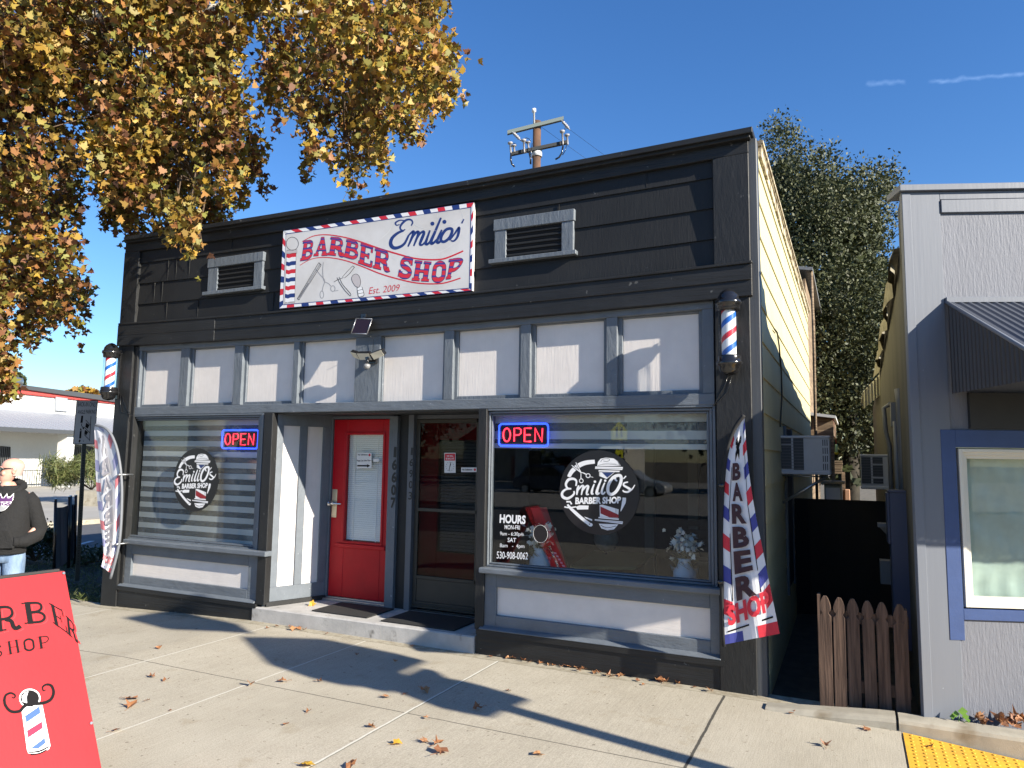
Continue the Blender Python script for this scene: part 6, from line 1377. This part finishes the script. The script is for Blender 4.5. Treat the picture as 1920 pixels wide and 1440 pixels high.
nodes=[p for L_ in (L1,L2,L3,L4,L5) for p in [L_[i].lerp(L_[i+1],k/4) for i in range(len(L_)-1) for k in range(4)]]
random.seed(3); mb=MB()
for c in random.sample(cs,420):
    b_=min(nodes,key=lambda q:(q-c).length)
    if (b_-c).length>3.2: continue
    m1=b_.lerp(c,.5)+Vector((random.uniform(-.15,.15),random.uniform(-.15,.15),.25+random.uniform(0,.2)))
    mb.tube([b_,m1,c,c+Vector((random.uniform(-.1,.1),random.uniform(-.1,.1),-.25))],[.014,.009,.005,.002],4,caps=False)
mb.build('twigs',twig,syt)
# oak behind the alley
plo=[(1380,330),(1428,262),(1440,236),(1462,222),(1490,262),(1505,300),(1530,285),(1560,282),(1572,325),(1600,330),(1612,305),(1660,318),(1678,330),(1672,400),(1664,470),(1676,520),(1700,560),(1760,640),(1750,905),(1600,900),(1500,880),(1400,760),(1340,500)]
okt=thing('oak_tree',tuple(PZ(1597,925,-.3)) if False else (P(1592,900,15).x,15,-.2),'tall grey green oak tree rising behind the alley','tree')
oc=crown(plo,3300,14,21,.2,1,lambda p:p.z>2.0,8,.55,-.20); random.seed(4)
Po=[];To=[]
for c in oc:
    tb=random.random()
    for _ in range(44): Po.append((c.x+random.gauss(0,.17),c.y+random.gauss(0,.17),c.z+random.gauss(0,.2))); To.append(min(.99,max(0,random.gauss(.2+.6*tb,.2))))
Pz=[(p,t) for p,t in zip(Po,To) if p[1]>12]; leafmass('crown',[p for p,_ in Pz],.098,oakm,parent=okt,tmpl=DIAM,tint=[t for _,t in Pz],curl=.3)
core=[];plc=[(1440,330),(1470,300),(1550,330),(1640,360),(1655,460),(1665,560),(1740,660),(1750,905),(1500,905),(1400,780),(1360,500)]
while len(core)<5200:
    x=random.uniform(1360,1750); y=random.uniform(300,905)
    if inpoly(x,y,plc):
        p=PD(x,y,random.uniform(18.5,22)); core.append(tuple(p))
leafmass('inner_foliage',core,.30,oakm,parent=okt,tmpl=STAR,tint=[random.random()*.3 for _ in core])
mb=MB(); b0=Vector((P(1592,900,15).x,15,-.2)); mb.tube([b0,P(1596,860,15),P(1606,800,15.5),P(1600,700,16),P(1580,520,17)],[.24,.20,.17,.14,.06],10); mb.tube([P(1603,820,15.2),P(1560,700,16),P(1500,520,17)],[.12,.09,.03],8); mb.build('trunk',barkd,okt)
# distant small trees above the left roofline
for (x0,x1,y0,y1,dp,n,l) in ((-60,46,686,716,62,900,'green tree behind the roof vent of the white building'),(120,190,726,742,70,420,'row of yellow treetops just over the roofline of the white building')):
    Pd=[];r_=random
    for _ in range(n):
        x=r_.uniform(x0,x1); t_=abs(x-(x0+x1)/2)/((x1-x0)/2); y=r_.uniform(y0+(y1-y0)*t_*t_*.8,y1+12); Pd.append(tuple(PD(x,y,dp+r_.uniform(-2,2))))
    c=PD((x0+x1)/2,y1+10,dp); t=thing('distant_tree',(c.x,c.y,-.4),l,'tree'); leafmass('crown',Pd,.55,syc if y0>700 else oakm,parent=t,tmpl=STAR); mb=MB(); mb.tube([(c.x,c.y,-.4),(c.x,c.y,c.z)],.3,8); mb.build('trunk',barkd,t)
# ================================================================== FALLEN LEAVES
def leafobj(name,seedv,size,m):
    random.seed(seedv); mb=MB(); vs=[]; fold=random.uniform(-.5,.5); bend=random.uniform(.2,.9)
    for a,b in STAR+[(0,0)]:
        a2=a*random.uniform(.55,1.15); b2=b*random.uniform(.6,1.1)
        vs.append((a2*size*(1-.35*abs(fold)),b2*size,size*(.08+bend*a2*a2*1.6+.5*fold*b2*b2+random.uniform(-.02,.12))))
    mb.add(vs,[(i,(i+1)%12,12) for i in range(12)],0,False); mb.tube([(0,-.3*size,.05*size),(.08*size,-.62*size,.14*size),(.02*size,-.8*size,.1*size)],.0012,4,caps=False)
    o=mb.build(name,m,None,loc=(0,0,0))
    a=o.data.attributes.new('tint','FLOAT','FACE'); a.data.foreach_set('value',[(seedv*.37)%1]*len(o.data.polygons)); return o
protos=[leafobj('fallen_leaf',s,.078,dryl) for s in range(1,9)]
used=set()
def putleaf(px,py,label,group,k,s=1,z=None,m=None,Y=None):
    p=P(px,py,Y) if Y is not None else PZ(px,py,-.03)
    if Y is None:
        for _ in range(3): p=PZ(px,py,(gz(p.x)+.004) if z is None else z)
    pr=protos[k%8]
    if (k%8) in used: o=pr.copy(); C.objects.link(o)
    else: o=pr; used.add(k%8)
    o.location=p; o.rotation_euler=(random.uniform(-.3,.3),random.uniform(-.3,.3),random.uniform(0,6.28)); o.scale=(s,s,s*random.uniform(.7,1.3))
    if m: o.data=o.data.copy(); o.data.materials[0]=m
    tag(o,label,'leaf',group); return o
cz=lambda x,y:(180+x/2.2857,1120+y/2.2857)
random.seed(21); k=0
gr='fallen leaves scattered on the pavement'; gl='small dry brown leaf lying loose on the open pavement'
for x,y,s in ((272,217,1),(240,342,.9),(303,357,.8),(150,437,1.5),(222,445,.6),(152,468,1.3),(92,572,1.1),(660,377,1.1),(800,363,1.1),(958,363,.9),(915,491,.6),(815,546,.7),(1245,430,1),(1178,560,1),(1327,415,.7),(1405,408,1.2),(1286,277,.8),(1120,248,.6),(1635,480,1.1),(1357,208,.7),(1408,620,.9),(1465,634,1),(1478,665,1.6),(1890,677,1),(1095,727,1.2),(990,157,.6),(735,132,.6),(1770,402,.6),(1412,520,.6),(275,50,.8),(320,485,.4)):
    putleaf(*cz(x,y),gl,gr,k,s); k+=1
for x,y,s,l,m in ((1293,632,1,'orange yellow leaf on the open pavement near the bottom centre',yell),(905,722,1.4,'big yellow leaf at the bottom edge on the white joint line',yell)): putleaf(*cz(x,y),l,None,k,s,m=m); k+=1
for x,y,s,l in ((1545,1398,1.0,'brown leaf on the pavement left of the tactile paving'),(1540,1400,.6,None),(1485,1338,.7,'curled leaf beside the kerb near the shop corner'),(1625,1368,.9,'thin dry leaf lying against the kerb')):
    if l: putleaf(x,y,l,None,k,s); k+=1
putleaf(1743,1403,'brown leaf lying on the yellow tactile paving',None,k,1,z=-.05); k+=1
c5=lambda x,y:(870+x/3.254,1150+y/3.254)
for x,y,s in ((100,228,.8),(163,257,.7),(265,270,.8),(300,272,.9),(318,268,.7),(365,285,.9),(400,290,.6),(440,282,1),(470,300,.9),(480,290,.8),(520,310,.8),(545,312,.7),(590,320,.7),(640,320,1),(670,300,1.5),(690,325,1.3),(720,340,.9),(765,330,1.1),(700,345,.9),(800,358,.8),(830,362,.8),(880,375,1),(905,380,.9),(950,373,1),(965,372,.8),(1060,405,.8),(1180,405,1),(1210,410,1.4),(1230,415,1.1),(1305,425,.8),(1405,445,.6),(1500,470,1.1),(1095,430,.5)):
    px,py=c5(x,y); putleaf(px,py+2,'dry brown leaf in the row of leaves against the black skirting under the right window','leaves drifted against the skirting',k,s*.9); k+=1
for x,y,s in ((1550,1180),(1650,1190),(1580,1180)) and ((545,1176,1),(552,1181,1.2),(560,1179,1.1),(570,1182,.8),(518,1175,.7),(566,1176,1)): putleaf(x,y,'dry brown leaf in the small pile in front of the step','leaf pile by the step',k,s); k+=1
o=putleaf(585,1132,'bright yellow leaf standing on the step beside the red door',None,k,1.3,z=SZ+.02,m=yell); o.rotation_euler=(1.2,.3,.6)
for i in range(26):
    x=random.uniform(1828,1925); u=PN(x,1352,Vector((C0.x,C0.y,0))+bnn*.07,bnn); 
    o=protos[i%8].copy(); C.objects.link(o); o.location=(u.x,u.y,.03+random.uniform(0,.06)); o.rotation_euler=(random.uniform(-1,1),random.uniform(-1,1),random.uniform(0,6)); s=random.uniform(.7,1.1); o.scale=(s,s,s*1.5); tag(o,'dry brown leaf in the pile between the kerb and the blue grey wall','leaf','leaf pile by the blue building')
c=PN(1795,1342,Vector((C0.x,C0.y,0))+bnn*.05,bnn); t=thing('weed',(c.x,c.y,.0),'small green weed sprouting at the foot of the blue grey wall','plant')
lp=MB(); 
for (dx,dz,s) in ((.03,.07,.05),(-.01,.05,.035),(.045,.04,.035),(.06,.02,.02),(-.03,.03,.03)): lp.add([(c.x+dx-s*.6,c.y-.02,.04+dz),(c.x+dx,c.y-.045,.04+dz-s*.35),(c.x+dx+s*.6,c.y-.02,.04+dz+s*.15),(c.x+dx,c.y-.01,.04+dz+s*.6)],[(0,1,2,3)])
lp.build('foliage',mat('fresh_green_leaf',(.16,.30,.04),.5),t); lp=MB(); lp.tube([(c.x,c.y-.02,.0),(c.x+.01,c.y-.02,.09)],.003,5); lp.tube([(c.x,c.y-.02,.0),(c.x+.05,c.y-.02,.06)],.002,5); lp.build('stem',mat('green_stem',(.1,.2,.03),.5),t)
# ================================================================== INTERIOR OF THE SHOP BEHIND THE RIGHT WINDOW
def vase(px,pyb,Y,label,k):
    b=P(px,pyb,Y); zb=.70; s=k; t=thing('flower_vase',(b.x,Y,zb),label,'vase')
    mb=MB(); mb.lathe([(0,0),(.085*s,0),(.098*s,.03*s),(.098*s,.10*s),(.06*s,.16*s),(.052*s,.19*s),(.062*s,.215*s)],(b.x,Y,zb),20); mb.build('jug',mat('pale_blue_enamel',(.42,.50,.56),.35),t)
    for s_ in (1,-1): mb=MB(); mb.tube([(b.x+s_*.085*s,Y,zb+.12*s),(b.x+s_*.12*s,Y,zb+.15*s),(b.x+s_*.10*s,Y,zb+.10*s)],.01,6); mb.build('handle',metal,t)
    pts=[(b.x+random.gauss(0,.06),Y+random.gauss(0,.05),zb+.34*s+random.gauss(0,.05)) for _ in range(140)]
    leafmass('flowers',pts,.045,mat('white_flowers',(.7,.68,.6),.7),parent=t,tmpl=STAR)
    mb=MB()
    for _ in range(60):
        a=random.uniform(0,6.28); r_=random.uniform(.03,.12); z=zb+random.uniform(.15,.34)*s; mb.tube([(b.x,Y,zb+.2*s),(b.x+r_*math.cos(a),Y+r_*math.sin(a),z),(b.x+r_*math.cos(a+.8)*.8,Y+r_*math.sin(a+.8)*.8,z-.05)],.0025,4,caps=False)
    mb.build('dry_moss',mat('dry_moss',(.20,.16,.07),.9),t)
vase(1012,1063,.30,'pale blue jug with white flowers behind the hours lettering in the right window',1.0)
vase(1284,1083,.30,'pale blue jug with white flowers in the right corner of the right window',1.0)
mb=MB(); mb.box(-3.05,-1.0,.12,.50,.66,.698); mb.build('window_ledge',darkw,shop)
t=thing('red_board',(-2.6,.55,.70),'red board with a striped pole leaning inside the right window','board'); f=crop(880,740,2.88,.5); mb=MB(); mb.slab([f(332,612),f(415,608),f(528,930),f(432,930)],(0,.012,0)); mb.build('panel',mat('inner_red_board',(.40,.03,.03),.5),t)
mb=MB()
for i in range(5): a=(455+i*11,850+i*17); mb.slab([(f(a[0],a[1])+Vector((0,-.002,0))),(f(a[0]+14,a[1]+2)+Vector((0,-.002,0))),(f(a[0]+18,a[1]+12)+Vector((0,-.002,0))),(f(a[0]+4,a[1]+10)+Vector((0,-.002,0)))],(0,.001,0))
mb.build('painted_stripe',whi,t)
t=thing('table',(-2.0,1.6,.1),'low table with a green top inside the right window','table'); f=crop(880,740,2.88,1.6); q_=[PZ(880+x/2.88,740+y/2.88,.62) for x,y in ((545,925),(900,930),(1005,858),(680,840))]
mb=MB(); mb.slab(q_,(0,0,-.03)); mb.build('tabletop',mat('green_tabletop',(.16,.20,.07),.5),t)
for c_ in q_: mb=MB(); mb.tube([(c_.x*.98-.03,c_.y,.6),(c_.x*.98-.03,c_.y,.1)],.02,6); mb.build('leg',darkw,t)
c_=P(880+738/2.88,740+775/2.88,2.4); t=thing('globe',(c_.x,2.4,c_.z-.2),'pale globe on a stand behind the round logo','globe'); mb=MB(); blob(mb,(c_.x,2.4,c_.z),(.15,.15,.15),0,20,lambda x,y,z:(x,y,z)); mb.build('sphere',mat('pale_globe',(.6,.56,.5),.4,var=.4,scale=6),t); mb=MB(); mb.tube([(c_.x,2.4,c_.z-.15),(c_.x,2.4,.1)],.02,6); mb.build('stand',darkw,t)
for px,l in ((970/1,'pale interior column left of the room centre'),(1205,'pale interior column at the right of the room')):
    c_=P(880+px/2.88,900,3.2); mb=MB(); mb.box(c_.x-.06,c_.x+.06,3.2,3.3,.1,2.9); mb.build('interior_column',mat('pale_column',(.34,.32,.27),.7),shop,label=l)
# wooden slatted bench
t=thing('waiting_bench',(-1.6,2.9,.1),'dark wooden bench inside the right window','bench'); mb=MB(); mb.box(-2.1,-.75,2.7,3.1,.52,.57); mb.build('seat',darkw,t); mb=MB()
for i in range(4): mb.box(-2.1,-.75,3.1,3.13,.62+i*.11,.68+i*.11)
mb.build('backrest',darkw,t)
# ================================================================== ACROSS THE ROAD (seen in the window reflections)
grid('far_pavement',[-120,-40,0,40,120],[-60,-23.5,-21.05],lambda x,y:-.28,parkc,skirt=-.45)
def house(x,y,w,d,h,m,label):
    t=thing('house',(x,y,-.3),label,'house'); mb=MB(); mb.box(x-w/2,x+w/2,y-d,y,-.3,h); mb.slab([(x-w/2,y-.01,h),(x+w/2,y-.01,h),(x,y-.01,h+w*.28)],(0,-d+.02,0)); mb.build('wall',m,t)
    mb=MB()
    for s in (1,-1): mb.slab([(x+s*(w/2+.4),y+.4,h-.15),(x,y+.4,h+w*.29),(x,y-d-.4,h+w*.29),(x+s*(w/2+.4),y-d-.4,h-.15)],(0,0,.12))
    mb.build('roof',rfm,t)
    for k in (-.3,.3):
        mb=MB(); mb.box(x+w*k-.5,x+w*k+.5,y,y+.05,1,2.3); wn_=mb.build('window',mat('dark_window',(.012,.014,.016),.15),t); mb=MB(); mb.box(x+w*k-.58,x+w*k+.58,y,y+.04,.92,1.0); mb.box(x+w*k-.58,x+w*k+.58,y,y+.04,2.3,2.4); mb.build('sill',whi,wn_)
    mb=MB(); mb.box(x-.45,x+.45,y,y+.05,-.3,1.9); mb.build('door',darkred,t)
def RM(px,py,dep): p=PD(px,py,dep); return Vector((p.x,.1-p.y,p.z))
h1=RM(1060,850,52); house(h1.x,h1.y,8,7,3,mat('pale_house_paint',(.50,.48,.42),.7),'pale gabled house across the road, reflected beside the round logo')
h2=RM(980,850,60); house(h2.x-2,h2.y-3,12,8,3.4,mat('tan_house_paint',(.30,.27,.21),.7),'tan house across the road, reflected below the open sign')
h3=RM(1330,850,46); house(h3.x+9,h3.y,10,7,3,mat('green_house_paint',(.16,.2,.17),.7),'dark green house across the road at the far right')
def car(x,y,col,label,sc_=1):
    t=thing('parked_car',(x,y,-.4),label,'car','cars parked across the road'); z=-.4
    prof=[(-2.3,.35),(-2.32,.75),(-2.2,1.0),(-1.9,1.08),(-1.5,1.62),(-.9,1.75),(.4,1.72),(1.1,1.15),(2.0,1.0),(2.3,.8),(2.3,.38),(1.75,.3),(-1.75,.3)]
    mb=MB(); mb.slab([(x+a,y-.85,z+b*sc_) for a,b in prof],(0,1.7,0)); cm=mat('car_paint_%s'%label.split()[0],col,.25,coat=.6,metal=.3); mb.build('body',cm,t,bevel=.08)
    for s in (-.86,.86):
        mb=MB(); mb.slab([(x-1.75,y+s,z+1.1*sc_),(x-1.38,y+s,z+1.55*sc_),(x-.85,y+s,z+1.64*sc_),(x+.35,y+s,z+1.62*sc_),(x+.85,y+s,z+1.15*sc_)],(0,.01 if s>0 else -.01,0)); mb.build('side_window',mat('dark_window',(.012,.014,.016),.15),t)
        for wx in (-1.45,1.45):
            mb=MB(); mb.tube([(x+wx,y+s-.1,z+.34),(x+wx,y+s+.06*(1 if s>0 else -1),z+.34)],.34,20); w_=mb.build('wheel',voidm,t); mb=MB(); mb.tube([(x+wx,y+s+.061*(1 if s>0 else -1),z+.34),(x+wx,y+s+.07*(1 if s>0 else -1),z+.34)],.2,16); mb.build('rim',metal,w_)
c1=RM(1000,885,24); car(c1.x-6.5,-34,(.02,.035,.07),'dark blue parked car across the road, reflected under the open sign')
car(c1.x-1.9,-34.2,(.6,.6,.6),'white parked car across the road, reflected beside the round logo',.9)
c3=RM(1290,872,36); car(c3.x+3,-40,(.62,.62,.62),'white parked car farther away, reflected at the right of the right window')
# yellow crossing sign
s0=RM(1161,808,29.6); t=thing('crossing_sign',(s0.x,s0.y,-.4),'yellow green pentagon school crossing sign with an arrow plaque, reflected in the right window','street sign')
yg_=mat('fluorescent_yellow_green',(.80,.78,.02),.5)
def turn(m):
    c_,s_=math.cos(R_(-40)),math.sin(R_(-40)); m.v=[(s0.x+(x-s0.x)*c_-(y-s0.y)*s_,s0.y+(x-s0.x)*s_+(y-s0.y)*c_,z) for x,y,z in m.v]; return m
k=29.6/35
mb=MB(); w=.42*k; z=s0.z; mb.slab([(s0.x-w,s0.y,z-.45*k),(s0.x+w,s0.y,z-.45*k),(s0.x+w,s0.y,z+.05*k),(s0.x,s0.y,z+.48*k),(s0.x-w,s0.y,z+.05*k)],(0,-.01,0)); turn(mb).build('sign_plate',yg_,t); mb=MB(); z3=RM(1161,855,29.6).z; mb.box(s0.x-.2*k,s0.x+.2*k,s0.y-.01,s0.y,z3-.3*k,z3+.3*k); turn(mb).build('arrow_plaque',yg_,t)
mb=MB(); mb.tube([(s0.x,s0.y-.04,-.4),(s0.x,s0.y-.04,z)],.03,8); mb.build('post',metal,t)
mb=MB()
for dx in (-.13,.12): mb.slab([(s0.x+dx*k-.05*k,s0.y+.004,z-.3*k),(s0.x+dx*k,s0.y+.004,z-.1*k),(s0.x+dx*k-.06*k,s0.y+.004,z+.1*k),(s0.x+dx*k+.06*k,s0.y+.004,z+.1*k),(s0.x+dx*k+.02*k,s0.y+.004,z-.1*k),(s0.x+dx*k+.09*k,s0.y+.004,z-.3*k)],(0,.002,0)); mb.slab([(s0.x+dx*k+.04*k*math.cos(a),s0.y+.004,z+.15*k+.04*k*math.sin(a)) for a in [i*PI/5 for i in range(10)]],(0,.002,0))
mb.slab([(s0.x-.1*k,s0.y+.004,z3-.15*k),(s0.x+.02*k,s0.y+.004,z3-.15*k),(s0.x+.12*k,s0.y+.004,z3+.12*k),(s0.x-.08*k,s0.y+.004,z3)],(0,.002,0)); turn(mb).build('pictogram',inkm,t)
random.seed(9)
for i,(x,y,h,r,l) in enumerate(((-52,-46,9,4,'leafy tree at the far left across the road'),(-38,-52,11,5,'tall dark tree across the road behind the tan house'),(-20,-44,9,4,'bushy tree across the road beside the pale house'),(-7,-42,8,3.5,'bushy tree across the road right of the crossing sign'),(8,-46,10,4.5,'wide dark tree across the road behind the shop'),(22,-44,9,4,'far right dark tree across the road'))):
    t=thing('street_tree',(x,y,-.3),l,'tree'); cs_=[(x+random.gauss(0,r*.45),y+random.gauss(0,r*.4),h*.62+random.gauss(0,h*.17)) for _ in range(60)]
    pts=[(c[0]+random.gauss(0,.5),c[1]+random.gauss(0,.5),max(1.5,c[2]+random.gauss(0,.5))) for c in cs_ for _ in range(40)]
    leafmass('crown',pts,.42,oakm if i%2 else shrubm,parent=t,tmpl=STAR); mb=MB(); mb.tube([(x,y,-.3),(x,y,h*.6)],[.25,.12],8); mb.build('trunk',barkd,t)
# signal post outside the frame on the right: its shadow lies across the pavement
SD=Vector((.883,-.193,.428)).normalized()
q0=PZ(180+1850/2.2857,1120+500/2.2857,-.03); pb=Vector((3.2,q0.y-.193/.883*(3.2-q0.x),gz(3.2)))
t=thing('traffic_signal',tuple(pb),'traffic signal post with pedestrian heads just outside the frame, casting the long pavement shadow','traffic signal')
mb=MB(); mb.tube([pb,pb+Vector((0,0,4.35))],.066,12); mb.build('post',dkmetal,t)
def onray(X,Y): # point over the post's plane whose shadow falls at X,Y
    k=(pb.x-X)/SD.x; return Vector((pb.x,Y+SD.y*k,gz(X)+SD.z*k))
def shp(pts,name,th=.12):
    mb=MB(); q_=[onray(*p) for p in pts]; mb.slab(q_,(th,0,0)); mb.build(name,dkmetal,t)
g=lambda x,y:(lambda p:(p.x,p.y))(PZ(180+x/2.2857,1120+y/2.2857,-.03))
shp([g(1630,505),g(1680,480),g(1800,430),g(1790,425),g(1600,370),g(1520,350),g(1450,340),g(1425,320),g(1395,305),g(1330,330),g(1262,380),g(1265,400),g(1480,478),g(1590,500)],'pedestrian_head')
shp([g(1215,400),g(1220,370),g(1275,358),g(1262,315),g(1370,268),g(1240,235),g(960,180),g(830,176),g(620,172),g(660,215),g(735,290),g(905,345),g(1015,372),g(1120,380),g(1185,398)],'signal_head')
shp([g(640,155),g(560,108),g(430,75),g(330,40),g(110,72),g(290,130)],'signal_visor')
# ================================================================== SKY, SUN, CAMERA
w=bpy.data.worlds.new('World'); bpy.context.scene.world=w; w.use_nodes=True; n=w.node_tree; n.nodes.clear(); L=n.links.new
sk=n.nodes.new('ShaderNodeTexSky'); sk.sky_type='NISHITA'; sk.sun_disc=False; sk.sun_elevation=math.asin(SD.z); sk.sun_rotation=math.atan2(SD.x,SD.y); sk.air_density=1.15; sk.dust_density=.05; sk.ozone_density=3.0; sk.altitude=50
bg=n.nodes.new('ShaderNodeBackground'); bg.inputs[1].default_value=SKY_STRENGTH; wo=n.nodes.new('ShaderNodeOutputWorld')
# thin condensation trails
tc=n.nodes.new('ShaderNodeTexCoord'); src=sk.outputs[0]
def trail(p0,p1,width,amt):
    global src
    a=ray(*p0).normalized(); b=ray(*p1).normalized(); nr_=a.cross(b).normalized(); mid=(a+b).normalized(); half=math.acos(max(-1,min(1,a.dot(b))))/2
    def dot(v,inp):
        d=n.nodes.new('ShaderNodeVectorMath'); d.operation='DOT_PRODUCT'; L(inp,d.inputs[0]); d.inputs[1].default_value=v; return d.outputs['Value']
    nz=n.nodes.new('ShaderNodeTexNoise'); nz.inputs['Scale'].default_value=60; nz.inputs['Detail'].default_value=5; L(tc.outputs['Generated'],nz.inputs[0])
    ad=n.nodes.new('ShaderNodeMath'); ad.operation='MULTIPLY_ADD'; L(nz.outputs[0],ad.inputs[0]); ad.inputs[1].default_value=width*3; L(dot(nr_,tc.outputs['Generated']),ad.inputs[2])
    s=n.nodes.new('ShaderNodeMath'); s.operation='SUBTRACT'; L(ad.outputs[0],s.inputs[0]); s.inputs[1].default_value=width*1.5
    ab=n.nodes.new('ShaderNodeMath'); ab.operation='ABSOLUTE'; L(s.outputs[0],ab.inputs[0])
    mr=n.nodes.new('ShaderNodeMapRange'); mr.inputs['From Min'].default_value=0; mr.inputs['From Max'].default_value=width; mr.inputs['To Min'].default_value=amt; mr.inputs['To Max'].default_value=0; L(ab.outputs[0],mr.inputs[0])
    m2=n.nodes.new('ShaderNodeMapRange'); m2.inputs['From Min'].default_value=math.cos(half); m2.inputs['From Max'].default_value=math.cos(half*.8); L(dot(mid,tc.outputs['Generated']),m2.inputs[0])
    mu=n.nodes.new('ShaderNodeMath'); mu.operation='MULTIPLY'; L(mr.outputs[0],mu.inputs[0]); L(m2.outputs[0],mu.inputs[1])
    n2=n.nodes.new('ShaderNodeTexNoise'); n2.inputs['Scale'].default_value=110; L(tc.outputs['Generated'],n2.inputs[0]); m3=n.nodes.new('ShaderNodeMath'); m3.operation='MULTIPLY'; L(mu.outputs[0],m3.inputs[0]); L(n2.outputs[0],m3.inputs[1])
    mx=n.nodes.new('ShaderNodeMix'); mx.data_type='RGBA'; L(m3.outputs[0],mx.inputs[0]); L(src,mx.inputs[6]); mx.inputs[7].default_value=(3.6,4.6,6,1); src=mx.outputs[2]
trail((1738,155),(1935,136),.003,.7); trail((1622,157),(1700,153),.004,.5)
hs=n.nodes.new('ShaderNodeHueSaturation'); hs.inputs['Saturation'].default_value=1.2; L(src,hs.inputs['Color']); tn=n.nodes.new('ShaderNodeMix'); tn.data_type='RGBA'; tn.blend_type='MULTIPLY'; tn.inputs[0].default_value=1; tn.inputs[7].default_value=(.82,.95,1.2,1); L(hs.outputs[0],tn.inputs[6]); L(tn.outputs[2],bg.inputs[0]); L(bg.outputs[0],wo.inputs[0])
sl=bpy.data.lights.new('Sun','SUN'); sl.energy=SUN_STRENGTH; sl.angle=R_(.5); sl.color=(1,.92,.79); so=bpy.data.objects.new('Sun',sl); C.objects.link(so); so.rotation_euler=SD.to_track_quat('Z','Y').to_euler()
cd=bpy.data.cameras.new('Camera'); cd.lens=36*FPX/1920; cd.sensor_width=36; cd.clip_end=2000; cd.clip_start=.05; co=bpy.data.objects.new('Camera',cd); C.objects.link(co); co.matrix_world=Matrix.Translation(CAM)@CM.to_4x4(); bpy.context.scene.camera=co
s=bpy.context.scene; s.view_settings.view_transform='Standard'; s.view_settings.look='None'; s.view_settings.exposure=EXPO; s.view_settings.gamma=1
s.cycles.max_bounces=6; s.cycles.transparent_max_bounces=10; s.cycles.use_denoising=True; s.cycles.caustics_reflective=False; s.cycles.caustics_refractive=False
